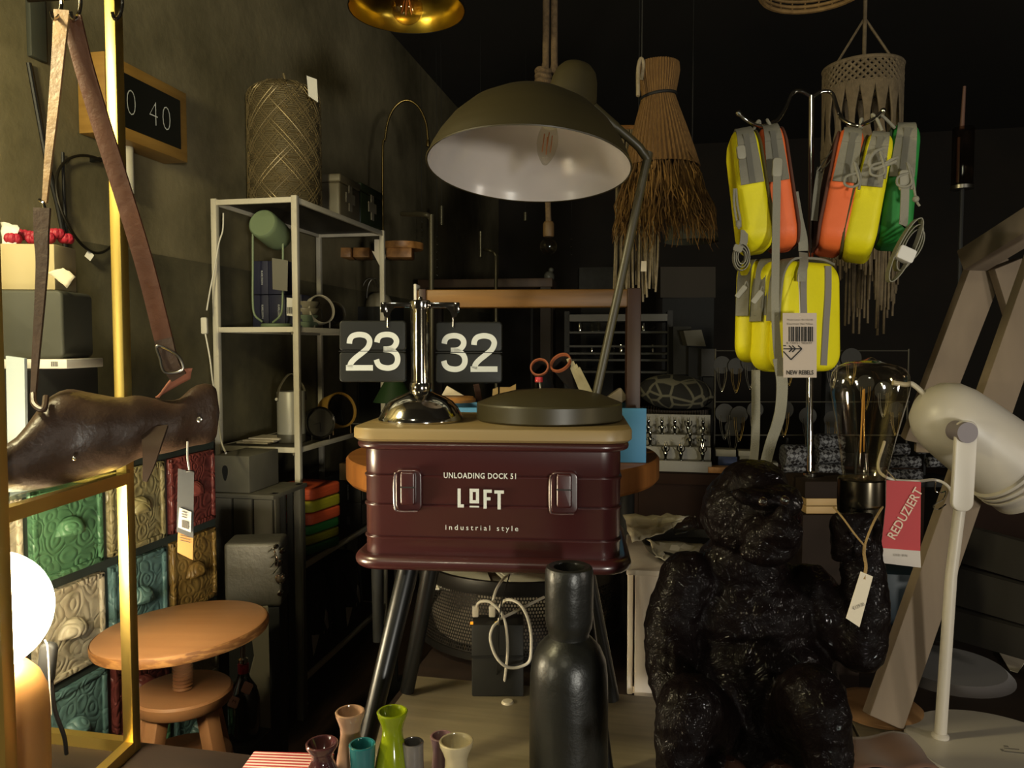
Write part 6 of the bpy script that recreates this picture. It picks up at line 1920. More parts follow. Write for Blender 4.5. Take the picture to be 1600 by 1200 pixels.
# ---- hanging wooden rail with round boards (behind the shelf)
wr = thing('wooden_tray', 'round wooden tray on a pale wooden board behind the shelf', 'tray', P(585, 400, 3.75))
BRD = face(584, 397, 3.75, 0, 0)
kq = S(3.75)
for x0, x1 in ((523, 551), (555, 580), (606, 645)):
    MB().box((((x0 + x1) / 2 - 584) * kq, 0, 0), ((x1 - x0) * kq, 0.10, 15 * kq), BRD, 0.002).build('board', M_oak, wr)
MB().box((0.0, 0.06, 0), (0.38, 0.02, 0.03), BRD).build('back_rail', mat('dark_beam', '#2a1e12', 0.7), wr, False)
MB().lathe([(0, 0), (0.105, 0), (0.108, 0.004), (0.108, 0.032), (0.102, 0.032), (0.100, 0.008), (0, 0.008)], 40, loc=BRD @ Vector((0.13, 0.03, 8 * kq))).build('round_tray', M_oak, wr)
dk_ = thing('back_counter', 'long dark wooden counter in the back of the shop', 'counter', (P(765, 430, 4.7).x, P(765, 430, 4.7).y, 0), R(4))
DM = W[dk_.name]
zct = P(640, 440, 4.4).z
MB().box((0.0, 0, zct), (0.8, 0.4, 0.05), DM, 0.003).build('top', mat('counter_wood', '#3d2a19', 0.6, col2='#4a3420', scale=3, stretch=(6, 1, 1)), dk_)
for sx in (-0.36, 0.36):
    for sy in (-0.16, 0.16):
        MB().box((sx, sy, zct / 2 - 0.012), (0.06, 0.06, zct - 0.026), DM).build('leg', mat('dark_beam', '#2a1e12', 0.7), dk_, False)
# ---- small white table lamps on the back counter
ck = PZ(580, 478, 1.37)
wl2 = thing('dome_lamp', 'small cream dome lamp with wire handle behind the shelf post', 'lamp', (P(592, 478, 3.98).x, P(592, 478, 3.98).y, P(592, 480, 3.98).z))
cdl = P(592, 480, 3.98)
MB().lathe([(0.068, 0), (0.066, 0.03), (0.052, 0.058), (0.03, 0.072), (0, 0.076)], 32, loc=cdl).build('dome', mat('cream_dome', '#8a826d', 0.5), wl2)
for off in (0, 26):
    MB().tube([P(566 + off * .3, 486, 3.98), P(566 + off * .3, 455, 3.98), P(572 + off * .3, 438, 3.98), P(584 + off * .3, 436, 3.98), P(592 + off * .2, 450, 3.98)], 0.003, 8).build('wire', M_steel, wl2)
lwt = MB().box((cdl.x, cdl.y, cdl.z / 2 - 0.001), (0.20, 0.20, cdl.z - 0.002))
single(lwt, 'black_pedestal', M_matte_black, 'black pedestal behind the white shelf under the dome lamp', 'pedestal', smooth=False)
gsh = thing('green_shade', 'dark green cone lampshade behind the flip clock', 'lamp', Vector((*P(616, 630, 2.75).xy, 0)))
cgs = P(616, 628, 2.75)
MB().lathe([(0.075, 0), (0.02, 0.10), (0.0, 0.103)], 32, loc=cgs, cap=False).build('shade', mat('bottle_green', '#26401f', 0.5), gsh)
MB().tube([Vector((cgs.x, cgs.y, 0.01)), cgs + UP * 0.09], 0.006, 8, 1).build('stem', M_matte_black, gsh)
MB().lathe([(0, 0), (0.07, 0), (0.07, 0.012), (0, 0.016)], 28, loc=(cgs.x, cgs.y, 0.0005)).build('base', M_matte_black, gsh)
# faint glinting things deep in the shop
for q, (px, py0, py1, d_, lb) in enumerate(((659, 345, 393, 4.6, 'chain of glass beads hanging deep in the shop, leftmost'), (683, 368, 435, 4.6, 'chain of glass beads hanging deep in the shop, left of the pendant bulb'), (893, 372, 400, 4.8, 'short chain of glass beads hanging deep in the shop, right of the pendant bulb'))):
    t = thing('bead_chain', lb, 'chain', P(px, py1, d_), 0, 'bead chains deep in the shop')
    nbd = int((py1 - py0) / 4)
    for w_ in range(nbd):
        MB().ball(P(px, py0 + 4 * w_ + 2, d_), 0.0062, 8, 6).build('bead', M_glass if w_ % 3 else M_chrome, t)
    MB().tube([P(px, py0, d_), Vector((*P(px, py0, d_).xy, ZC - 0.002))], 0.001, 5, 1).build('thread', M_black_cable, t)
for q, (px, py0, py1, d_, lb) in enumerate(((690, 322, 352, 4.5, 'dull metal tube hanging deep in the shop beside the pipe bracket'), (751, 362, 402, 4.4, 'grey metal tube hanging deep in the shop below the desk lamp'), (821, 332, 345, 4.6, 'short brass tube hanging deep in the shop below the desk lamp'))):
    t = thing('hanging_tube', lb, 'tube', P(px, py1, d_), 0, 'metal tubes hanging deep in the shop')
    MB().tube([P(px, py1, d_), P(px, py0, d_)], 0.011, 12, 1).build('tube', mat('tube_grey', '#7c7766', 0.35, 0.7), t)
    MB().tube([P(px, py0, d_), Vector((*P(px, py0, d_).xy, ZC - 0.002))], 0.001, 5, 1).build('thread', M_black_cable, t)
fg = thing('ceramic_bird', 'small pale ceramic bird on a shelf deep in the shop', 'figurine', P(858, 442, 5.1))
M_cer = mat('pale_ceramic', '#6d6c62', 0.4)
MB().ball(P(858, 433, 5.1), (0.036, 0.05, 0.04), 16, 10).build('body', M_cer, fg)
MB().ball(P(861, 422, 5.1), 0.017, 12, 8).build('head', M_cer, fg)
fs = thing('glass_shelf', 'thin glass wall shelf deep in the shop carrying the ceramic bird', 'shelf', P(845, 444, 5.1), YAW)
MB().box((0, 0, -0.006), (0.17, 0.14, 0.008), W[fs.name]).build('pane', mat('dim_glass_edge', '#4a4a3e', 0.2), fs, False)
MB().box((-0.06, 0, -(P(845, 444, 5.1).z) / 2 - 0.004), (0.015, 0.015, P(845, 444, 5.1).z - 0.012), W[fs.name]).build('upright', M_matte_black, fs, False)
MB().box((0.06, 0, -(P(845, 444, 5.1).z) / 2 - 0.004), (0.015, 0.015, P(845, 444, 5.1).z - 0.012), W[fs.name]).build('upright', M_matte_black, fs, False)

# ================================================================== raffia pendant and cord fringe
d_f = 2.2
kf = S(d_f)
fc_ = P(1030, 100, d_f)
sb = thing('raffia_pendant', 'straw-coloured raffia pendant shade tied with a dark band', 'pendant lamp', P(1033, 385, d_f))
M_straw = mat('raffia', '#7d5c2e', 0.85, col2='#634621', scale=40, stretch=(6, 6, 0.4), bump=0.5, bscale=80)
prof = [(31, 100), (32, 112), (29, 130), (25, 150), (30, 168), (40, 200), (50, 235), (57, 262)]
mb = MB()
vs_, fs_ = [], []
seg = 96
pl_ = []
for i in range(len(prof) - 1):
    for w_ in range(3):
        t = w_ / 3
        pl_.append((prof[i][0] * (1 - t) + prof[i + 1][0] * t, prof[i][1] * (1 - t) + prof[i + 1][1] * t))
pl_.append(prof[-1])
def cx(py): return 1029 + max(0, (py - 150)) * 0.045
for (r_, py) in pl_:
    c_ = P(cx(py), py, d_f)
    for w_ in range(seg):
        a = 2 * math.pi * w_ / seg
        rr = r_ * kf * (1 + (0.035 if w_ % 2 else -0.035))
        vs_.append(c_ + RIGHT * (rr * math.cos(a)) + BACK * (rr * math.sin(a)))
for i in range(len(pl_) - 1):
    for w_ in range(seg):
        w2 = (w_ + 1) % seg
        fs_.append((i * seg + w_, i * seg + w2, (i + 1) * seg + w2, (i + 1) * seg + w_))
fs_.append(tuple(range(seg)))
mb.add(vs_, fs_)
mb.build('woven_top', M_straw, sb, angle=10)
rw = random.Random(21)
fr = MB()
def strand(p0, p1, w_, wob):
    m_ = (p0 + p1) / 2 + Vector((rw.uniform(-wob, wob), rw.uniform(-wob, wob), rw.uniform(-wob, wob) * .4))
    m2 = (m_ + p1) / 2 + Vector((rw.uniform(-wob, wob), rw.uniform(-wob, wob), 0))
    sd_ = Vector((rw.uniform(-1, 1), rw.uniform(-1, 1), 0)).normalized() * w_
    pts = [p0, m_, m2, p1]
    vs, fs = [], []
    for i, p in enumerate(pts):
        s_ = sd_ * (1.0 if i < 3 else 0.4)
        vs += [p - s_, p + s_]
    fs = [(2 * i, 2 * i + 1, 2 * i + 3, 2 * i + 2) for i in range(3)]
    fr.add(vs, fs)
for q in range(1500):
    a = rw.uniform(0, 2 * math.pi)
    y0 = rw.uniform(232, 300)
    r0 = (47 + (y0 - 235) * 0.26) * rw.uniform(0.75, 1.02)
    y1_ = min(y0 + rw.uniform(50, 110), rw.uniform(330, 392))
    r1 = (47 + (y1_ - 235) * 0.24) * rw.uniform(0.8, 1.06)
    a1 = a + rw.uniform(-0.18, 0.18)
    c0_, c1_ = P(cx(y0), y0, d_f), P(cx(y1_), y1_, d_f)
    strand(c0_ + RIGHT * (r0 * kf * math.cos(a)) + BACK * (r0 * kf * math.sin(a)), c1_ + RIGHT * (r1 * kf * math.cos(a1)) + BACK * (r1 * kf * math.sin(a1)), rw.uniform(0.0011, 0.0024), 0.012)
o = fr.build('raffia_fringe', mat('raffia_strands', '#8a662f', 0.85, col2='#5f431e', scale=15), sb, False, fix=False)
o['kind'] = 'stuff'
band = MB()
cb_ = P(1029, 151, d_f)
band.tube([cb_ + RIGHT * (26.5 * kf * math.cos(a)) + BACK * (26.5 * kf * math.sin(a)) + UP * 0.006 * math.cos(a) for a in [2 * math.pi * w_ / 20 for w_ in range(20)]], 0.0045, 8, 3, closed=True)
band.build('tie_band', M_matte_black, sb)
MB().tube([P(997, 150, d_f - .06), P(997, 110, d_f - .05), P(1001, 92, d_f - .04), P(1005, 100, d_f - .04), P(1002, 125, d_f - .03)], 0.0055, 8).build('hanging_loop', M_cord, sb)
MB().tube([P(1003, 93, d_f - .04), Vector((*P(1003, 93, d_f - .04).xy, ZC - 0.003))], 0.002, 6, 1).build('ceiling_wire', M_black_cable, sb)
cf2 = thing('cord_fringe', 'pale cotton cord fringe with a price card behind the desk lamp arm', 'wall hanging', P(1000, 470, 2.46))
for q in range(22):
    px = 962 + q * 3.1 + rw.uniform(-1.5, 1.5)
    y1_ = 455 + rw.uniform(-12, 22)
    MB().tube([P(px + 4, 200, 2.54), P(px + 2, 330, 2.50 + 0.02 * (q % 3)), P(px, 400, 2.48 + 0.02 * (q % 3)), P(px + rw.uniform(-4, 4), y1_, 2.48 + 0.02 * (q % 3))], 0.0034, 6, 4).build('cord', M_cord, cf2)
MB().tube([P(955, 199, 2.54), P(1046, 199, 2.54)], 0.008, 8, 1).build('rod', M_oak, cf2)
MB().tube([P(998, 199, 2.54), Vector((*P(998, 199, 2.54).xy, ZC - 0.003))], 0.002, 6, 1).build('ceiling_wire', M_black_cable, cf2)
card([(1002, 408), (1010, 408), (1010, 424), (1001, 424)], 2.42).build('price_card', M_paper, cf2, False)
# dim round shade behind the raffia
ds = thing('felt_shade', 'dull green round lampshade hanging behind the raffia pendant', 'pendant lamp', P(1080, 380, 2.9))
cds = P(1080, 378, 2.9)
MB().lathe([(0.10, 0), (0.098, 0.03), (0.085, 0.085), (0.055, 0.125), (0.02, 0.14), (0, 0.142)], 36, loc=cds, cap=False).build('shade', mat('dull_green_felt', '#4b4a38', 0.9), ds)
MB().tube([cds + UP * 0.14, Vector((cds.x, cds.y, ZC - 0.003))], 0.003, 6, 1).build('cord', M_black_cable, ds)

# ================================================================== macrame pendant
d_q = 2.2
kq_ = S(d_q)
mc = thing('macrame_pendant', 'long macrame cord pendant hanging behind the green bag', 'pendant lamp', P(1350, 500, d_q))
topc = P(1348, 108, d_q)
rm_ = 57 * kq_
M_mac = mat('macrame_cord', '#6a5c46', 0.95, col2='#5a4d39', scale=60, bump=0.3)
MB().tube([topc + Vector((rm_ * math.cos(a), rm_ * math.sin(a), 0)) for a in [2 * math.pi * w_ / 20 for w_ in range(20)]], 0.006, 8, 3, closed=True).build('ring', M_mac, mc)
for px, py in ((1302, 108), (1404, 106)):
    MB().tube([P(px, py, d_q - 0.02), P(1351, 28, d_q)], 0.0035, 6, 1).build('suspension_cord', M_mac, mc)
MB().tube([P(1350, 100, d_q), Vector((*P(1351, 10, d_q).xy, ZC - 0.003))], 0.0055, 8, 1).build('suspension_cord', M_mac, mc)
z_t, z_b = topc.z, P(1348, 142, d_q).z
lt2 = MB()
NLAT = 34
for q in range(NLAT):
    for dr_ in (1, -1):
        pts = []
        for w_ in range(5):
            t = w_ / 4
            a = 2 * math.pi * q / NLAT + dr_ * t * 0.62
            pts.append(Vector((topc.x + rm_ * math.cos(a), topc.y + rm_ * math.sin(a), z_t + (z_b - z_t) * t)))
        lt2.tube(pts, 0.0042, 5, 1)
lt2.build('lattice', M_mac, mc)
z_c = P(1348, 235, d_q).z
vt = MB()
for q in range(17):
    a_c = 2 * math.pi * (q + 0.5) / 17
    for w_ in range(9):
        da = (w_ - 4) / 4 * (math.pi / 17)
        p0 = Vector((topc.x + rm_ * math.cos(a_c + da), topc.y + rm_ * math.sin(a_c + da), z_b + 0.004))
        pm_ = Vector((topc.x + rm_ * math.cos(a_c + da * 0.25), topc.y + rm_ * math.sin(a_c + da * 0.25), z_b + (z_c - z_b) * 0.62))
        p1 = Vector((topc.x + rm_ * math.cos(a_c + da * 1.2), topc.y + rm_ * math.sin(a_c + da * 1.2), z_c - 0.02))
        vt.tube([p0, pm_, p1], 0.0034, 5, 4)
vt.build('tassel_band', M_mac, mc)
fg_ = MB()
for q in range(120):
    a = 2 * math.pi * q / 120
    rr = rm_ * rw.uniform(0.93, 1.02)
    e_ = rw.uniform(405, 440)
    sx_ = math.cos(a) * RIGHT.x + math.sin(a) * RIGHT.y
    if sx_ > 0.05:
        e_ += 70 if sx_ < 0.65 else 25
        e_ += rw.uniform(-25, 20)
    p0 = Vector((topc.x + rr * math.cos(a), topc.y + rr * math.sin(a), z_c + 0.01))
    p1 = Vector((topc.x + rr * 0.98 * math.cos(a + rw.uniform(-.05, .05)), topc.y + rr * 0.98 * math.sin(a), P(1348, e_, d_q).z))
    fg_.tube([p0, (p0 + p1) / 2 + Vector((rw.uniform(-.004, .004), rw.uniform(-.004, .004), 0)), p1], 0.0036, 5, 3)
o = fg_.build('cord_fringe', M_mac, mc)
o['kind'] = 'stuff'
# ---- wicker bowl shade at the top edge
d_k = 1.95
wk_ = thing('wicker_pendant', 'round wicker pendant shade at the top edge', 'pendant lamp', P(1272, 0, d_k))
kk_ = S(d_k)
cw = P(1272, -16, d_k)
M_wick = mat('wicker', '#7d6238', 0.8, col2='#654c28', scale=40, bump=0.3)
for q, (r_, dz) in enumerate(((80, 0), (79, 0.012), (80, 0.026), (82, 0.05), (83, 0.075), (82, 0.10))):
    MB().tube([cw + Vector((r_ * kk_ * math.cos(a), r_ * kk_ * math.sin(a), dz)) for a in [2 * math.pi * w_ / 24 for w_ in range(24)]], 0.0042 if q else 0.006, 6, 2, closed=True).build('hoop', M_wick, wk_)
for q in range(24):
    a = 2 * math.pi * q / 24
    MB().tube([cw + Vector((80 * kk_ * math.cos(a), 80 * kk_ * math.sin(a), 0)), cw + Vector((83 * kk_ * math.cos(a), 83 * kk_ * math.sin(a), 0.06)), cw + Vector((79 * kk_ * math.cos(a), 79 * kk_ * math.sin(a), 0.11)), cw + Vector((20 * kk_ * math.cos(a), 20 * kk_ * math.sin(a), 0.17))], 0.0022, 5, 3).build('stave', M_wick, wk_)
MB().tube([cw + UP * 0.16, Vector((cw.x, cw.y, ZC - 0.003))], 0.004, 6, 1).build('cord', M_black_cable, wk_)
# ---- candle holder / slim hanging candle at the right
cn = thing('candle_holder', 'slim candle in a dark glass holder hanging at the right', 'candle', P(1502, 292, 2.18))
MB().tube([P(1503, 202, 2.18), P(1507, 135, 2.18)], [0.0062, 0.004], 12, 1).build('candle', mat('dim_wax', '#5a3f33', 0.6), cn)
MB().lathe([(0.028, 0), (0.028, 0.16), (0.026, 0.165)], 28, loc=P(1503, 292, 2.18), cap=False).build('glass', thin_glass('smoked_glass', '#b8a89a', 1.4), cn)
MB().lathe([(0, 0), (0.03, 0), (0.03, 0.01), (0.012, 0.014), (0, 0.014)], 28, loc=P(1503, 296, 2.18)).build('cup', M_steel, cn)
MB().tube([P(1498, 215, 2.18), P(1496, 285, 2.18)], 0.004, 8, 1).build('inner_rod', mat('dim_wax', '#5a3f33', 0.6), cn)
MB().tube([P(1503, 296, 2.18), Vector((*P(1503, 296, 2.18).xy, 0.01))], 0.006, 8, 1).build('stem', M_matte_black, cn)
MB().lathe([(0, 0), (0.07, 0), (0.07, 0.01), (0, 0.014)], 28, loc=(*P(1503, 296, 2.18).xy, 0.0005)).build('base', M_matte_black, cn)

# ================================================================== round wooden table with the tool caddy behind the box
d_t = 1.82
tcx = P(786, 706, d_t)
rt_ = thing('round_table', 'round thick oak table standing behind the maroon box', 'table', (tcx.x, tcx.y, 0))
zt2 = tcx.z
rtab = 240 * S(d_t)
M_tab = mat('table_oak', '#8a5526', 0.5, col2='#a0652f', scale=4, stretch=(1, 8, 1), bump=0.05)
MB().lathe([(0, zt2 - 0.055), (rtab - 0.006, zt2 - 0.055), (rtab, zt2 - 0.048), (rtab, zt2 - 0.006), (rtab - 0.005, zt2), (0, zt2)], 80, loc=(tcx.x, tcx.y, 0)).build('top', M_tab, rt_)
for ang in (35, 145, 215, 325):
    a = R(ang) + YAW
    e = Vector((tcx.x + 0.325 * math.cos(a), tcx.y + 0.325 * math.sin(a), 0))
    MB().tube([e + UP * (zt2 - 0.053), e + UP * (Z_PLAT + 0.001)], [0.016, 0.011], 14, 1).build('leg', M_matte_black, rt_)
# caddy
CA = R(-3)
d_y = 1.72
cdl_ = P(826, 705, d_y)
cy_ = thing('tool_caddy', 'wooden tool caddy with long handle and light blue front behind the box', 'caddy', (cdl_.x, cdl_.y, zt2 + 0.0005), YAW + CA)
KM = W[cy_.name]
ky = S(d_y)
def kx(px): return (px - 826) * ky
def kz(py): return P(0, py, d_y).z - zt2
M_blue = mat('light_blue_paint', '#4a90c2', 0.55, col2='#4f93c3', scale=5)
M_brown = mat('caddy_brown', '#2c170c', 0.5, col2='#351d10', scale=6, stretch=(1, 1, .2))
M_barw = mat('caddy_bar_wood', '#573a0e', 0.5, col2='#7d5516', scale=10, stretch=(0.2, 2, 2), bump=0.15)
hb_ = kz(634)
MB().box((kx(827), -0.055, hb_ / 2), (kx(1003) - kx(651), 0.012, hb_), KM, 0.001).build('front_board', M_blue, cy_)
MB().box((kx(827), 0.10, hb_ / 2), (kx(1003) - kx(651), 0.012, hb_), KM, 0.001).build('back_board', M_blue, cy_)
MB().box((kx(827), 0.022, 0.006), (kx(1003) - kx(651) - 0.01, 0.15, 0.010), KM).build('bottom_board', M_brown, cy_)
for sx in (660, 988):
    MB().box((kx(sx), 0.022, kz(452) / 2), (0.030 if sx > 800 else 0.016, 0.05, kz(452)), KM, 0.002).build('post', M_brown, cy_)
bb_ = MB()
MB().box((kx(824), 0.022, kz(467)), (kx(1000) - kx(650), 0.04, kz(453) - kz(481)), KM, 0.004).build('handle_bar', M_barw, cy_)
MB().box((kx(649), 0.022, kz(466)), (0.006, 0.05, kz(447) - kz(490)), KM, 0.001).build('end_cap', M_white_paint, cy_)
# contents of the caddy
def cp(px, py, dy=0.0): return P(px, py, d_y + 0.02 + dy)
def rolltube(name, p_top, p_bot, r0, m_out, m_rim, label, cat):
    ax_ = (p_top - p_bot)
    L_ = ax_.length
    Mx = axes(p_bot, ax_.normalized().orthogonal(), ax_)
    t = thing(name, label, cat, p_bot)
    MB().lathe([(r0 * 0.75, 0), (r0, L_), (r0 * 0.9, L_), (r0 * 0.68, 0.01)], 32, M=Mx, cap=False).build('tube', m_out, t)
    MB().lathe([(r0 * 0.98, L_ - 0.004), (r0 * 1.1, L_ - 0.002), (r0 * 1.08, L_ + 0.004), (r0 * 0.92, L_ + 0.004), (r0 * 0.88, L_ - 0.002)], 32, M=Mx, closed=True).build('rim', m_rim, t)
    return t
M_or = mat('terracotta_rim', '#8a4a2a', 0.6)
rolltube('leather_cup', cp(843, 574, -0.03), cp(856, 606, 0.07), 0.0195, mat('dark_leather', '#1d1611', 0.6), M_or, 'dark leather tube with terracotta rim in the tool caddy, left of two', 'tube')
t_ = rolltube('leather_cup', cp(876, 567, -0.035), cp(906, 610, 0.035), 0.0235, mat('dark_leather', '#1d1611', 0.6), M_or, 'dark leather tube holding folded rulers in the tool caddy, right of two', 'tube')
fr_ = thing('folding_ruler', 'bundle of pale folding rulers leaning in the tool caddy', 'ruler', cp(915, 640))
for q in range(4):
    MB().bar(cp(888 + q * 5, 560 + q * 5, -0.045), cp(921 + q * 5, 640, -0.02 + q * 0.003), 0.0095, 0.004, up=BACK).build('slat', mat('ruler_wood', '#a0956f', 0.6, col2='#8a7e58', scale=30), fr_, False)
bo_ = thing('glue_bottle', 'small clear bottle with red cap in the tool caddy', 'bottle', cp(841, 640))
MB().lathe([(0.0, 0), (0.010, 0), (0.010, 0.050), (0.008, 0.058), (0.008, 0.06)], 20, loc=cp(841, 636, -0.05)).build('bottle', M_glass, bo_)
MB().lathe([(0.0085, 0), (0.0085, 0.011), (0, 0.012)], 20, loc=cp(842, 597, -0.05)).build('cap', mat('cap_red', '#b3262f', 0.5), bo_)
hg = thing('hinge_boards', 'two pale wooden hinge boards with holes in the tool caddy', 'boards', cp(785, 636))  # pale wooden hinge, its two leaves built as flat boards
for poly, nm_ in (([(768, 634), (770, 608), (778, 605), (779, 634)], 'leaf'), ([(780, 634), (781, 605), (797, 605), (806, 600), (806, 634)], 'leaf')):
    M0 = card(poly, d_y + 0.0, 0.006)
    M0.build(nm_, mat('hinge_wood', '#a68a58', 0.6), hg, False)
for px, py in ((790, 628), (801, 615)):
    MB().ball(P(px, py, d_y - 0.001), 0.0026, 8, 6).build('hole', M_ink, hg)
for q, (a, b_, lb, m_) in enumerate((((744, 600, 0), (752, 640, .02), 'short brown wooden stick in the left of the tool caddy', M_brown), ((882, 617, 0), (882, 640, .01), 'thin white stick in the middle of the tool caddy', M_white_paint), ((866, 613, 0), (866, 640, .01), 'grey trowel blade in the middle of the tool caddy', M_steel))):
    single(MB().bar(cp(*a), cp(*b_), (0.014, 0.004, 0.022)[q], 0.005, up=BACK, bev=0.001), ('wooden_stick', 'white_stick', 'trowel_blade')[q], m_, lb, 'tool', smooth=False)
pkb = MB().box((0, 0, 0), (0.052, 0.03, 0.03), face(960, 624, d_y + 0.02, 0, -35), 0.003)
single(pkb, 'tilted_block', mat('greyish_wood', '#7d715c', 0.6), 'pale tilted wooden block at the right end of the tool caddy', 'block')
pb2 = MB()
pb2.prism([(0, 0), (0.05, 0.0), (0.012, 0.022)], 0.02, face(690, 618, d_y + 0.03))
single(pb2, 'paper_wedge', M_paper, 'folded pale paper at the left end of the tool caddy', 'paper', smooth=False)
lid2 = MB().lathe([(0, 0), (0.045, 0), (0.046, 0.006), (0.04, 0.012), (0, 0.012)], 28, loc=P(712, 628, d_y + 0.02))
single(lid2, 'round_wooden_lid', M_oak, 'small round wooden lid at the left end of the tool caddy', 'coaster')  # a round wooden lid, turned as a flat disc

# ================================================================== back table with gifts
YT = 2.84
zT = PY(1000, 738, YT).z
x0t, x1t = PY(985, 738, YT).x, 2.2
bt2 = thing('gift_table', 'long dark wooden gift table behind the monkey lamp', 'table', ((x0t + x1t) / 2, YT + 0.35, 0))
M_gt = mat('gift_table_wood', '#22140c', 0.8, col2='#2b1a10', scale=4, stretch=(1, 8, 1), spec=0.15)
MB().box(((x0t + x1t) / 2, YT + 0.35, zT - 0.02), (x1t - x0t, 0.70, 0.04), None, 0.003).build('top', M_gt, bt2)
MB().box(((x0t + x1t) / 2, YT + 0.03, zT - 0.13), (x1t - x0t - 0.06, 0.02, 0.18)).build('apron', M_gt, bt2, False)
for x_ in (x0t + 0.05, x1t - 0.05):
    for y_ in (YT + 0.06, YT + 0.64):
        MB().box((x_, y_, (zT - 0.04) / 2), (0.07, 0.07, zT - 0.041)).build('leg', M_gt, bt2, False)
# figurine display
xa, xb = PY(1008, 700, YT + 0.1).x, PY(1112, 700, YT + 0.1).x
fd = thing('figurine_display', 'white stepped card display for silver figurines on the gift table', 'display', ((xa + xb) / 2, YT + 0.15, zT + 0.0005))
M_wc = mat('display_white', '#8b877c', 0.6)
hd_ = PY(1060, 648, YT + 0.2).z - zT
MB().box(((xa + xb) / 2, YT + 0.215, zT + hd_ / 2), (xb - xa, 0.012, hd_), None, 0.001).build('back_card', M_wc, fd)
steps = (0.04, 0.085, 0.125)
for q, hh_ in enumerate(steps):
    MB().box(((xa + xb) / 2, YT + 0.06 + q * 0.052, zT + hh_ / 2 + 0.0005), (xb - xa - 0.006, 0.05, hh_), None, 0.001).build('step', M_wc, fd)
M_sil = mat('silver', '#a8a8a0', 0.12, 1.0)
cnt = 0
positions = [(1013, 2), (1034, 2), (1054, 2), (1075, 2), (1098, 2), (1040, 0), (1064, 0), (1098, 0), (1016, 1), (1078, 1), (1097, 1)]
names_ = ['first from the left in the top row', 'second from the left in the top row', 'third from the left in the top row', 'fourth from the left in the top row with raised arms', 'rightmost in the top row', 'left one in the bottom row', 'middle one in the bottom row', 'right one in the bottom row', 'left one in the middle row', 'middle one in the middle row', 'right one in the middle row']
for (px, row), lb in zip(positions, names_):
    y_ = YT + 0.06 + row * 0.052 - 0.006
    x_ = PY(px, 690, y_).x
    z_ = zT + steps[row] + 0.001
    t = thing('silver_figurine', 'tiny silver figurine, ' + lb, 'figurine', (x_, y_, z_), 0, 'silver figurines on the white display')
    fb = MB()
    fb.lathe([(0, 0), (0.010, 0), (0.010, 0.003), (0.005, 0.006), (0.006, 0.014), (0.009, 0.024), (0.007, 0.032), (0.004, 0.036), (0.0065, 0.042), (0.006, 0.050), (0.002, 0.054), (0, 0.055)], 14, loc=(x_, y_, z_))
    fb.build('body', M_sil, t)
    ar_ = MB()
    for sg in (-1, 1):
        up_ = 0.022 if 'raised' in lb or row == 0 else -0.008
        ar_.tube([Vector((x_ + sg * 0.006, y_, z_ + 0.030)), Vector((x_ + sg * 0.013, y_ - 0.004, z_ + 0.030 + up_ * 0.5)), Vector((x_ + sg * 0.012, y_ - 0.008, z_ + 0.030 + up_))], 0.0022, 6)
        ar_.tube([Vector((x_ + sg * 0.003, y_, z_ + 0.052)), Vector((x_ + sg * 0.004, y_, z_ + 0.066))], [0.0022, 0.001], 6, 1)
    ar_.build('limbs', M_sil, t)
# cushion
ccu = PY(1056, 612, YT + 0.42)
qm = bpy.data.materials.new('hexagon_cushion')
qm.use_nodes = True
nt = qm.node_tree
n = nt.nodes
tc = n.new('ShaderNodeTexCoord')
vr = n.new('ShaderNodeTexVoronoi')
vr.feature = 'DISTANCE_TO_EDGE'
vr.inputs['Scale'].default_value = 15
vr.inputs['Randomness'].default_value = 0.75
rp = n.new('ShaderNodeValToRGB')
rp.color_ramp.elements[0].position = 0.05
rp.color_ramp.elements[0].color = H('#6a6552')
rp.color_ramp.elements[1].position = 0.09
rp.color_ramp.elements[1].color = H('#22201a')
nt.links.new(tc.outputs['Object'], vr.inputs['Vector'])
nt.links.new(vr.outputs['Distance'], rp.inputs[0])
nt.links.new(rp.outputs[0], n['Principled BSDF'].inputs['Base Color'])
n['Principled BSDF'].inputs['Roughness'].default_value = 0.9
pcx = PY(1056, 612, YT + 0.40)
cushm = MB()
cushm.ball((pcx.x, YT + 0.42, zT + 0.27), (0.155, 0.11, 0.075), 32, 16, Matrix.Rotation(R(5), 4, 'Y'))
single(cushm, 'cushion', qm, 'dark cushion with pale geometric lines lying behind the figurine display', 'cushion')
bsk = MB()
bsk.lathe([(0, 0), (0.135, 0), (0.14, 0.01), (0.145, 0.205), (0.135, 0.205), (0.13, 0.01), (0, 0.008)], 40, loc=(pcx.x, YT + 0.42, zT + 0.0008))
single(bsk, 'ribbed_basket', mat('ribbed_brown', '#2c2118', 0.8, kind='wave', bump=0.8, bscale=30), 'dark ribbed basket carrying the patterned cushion', 'basket')
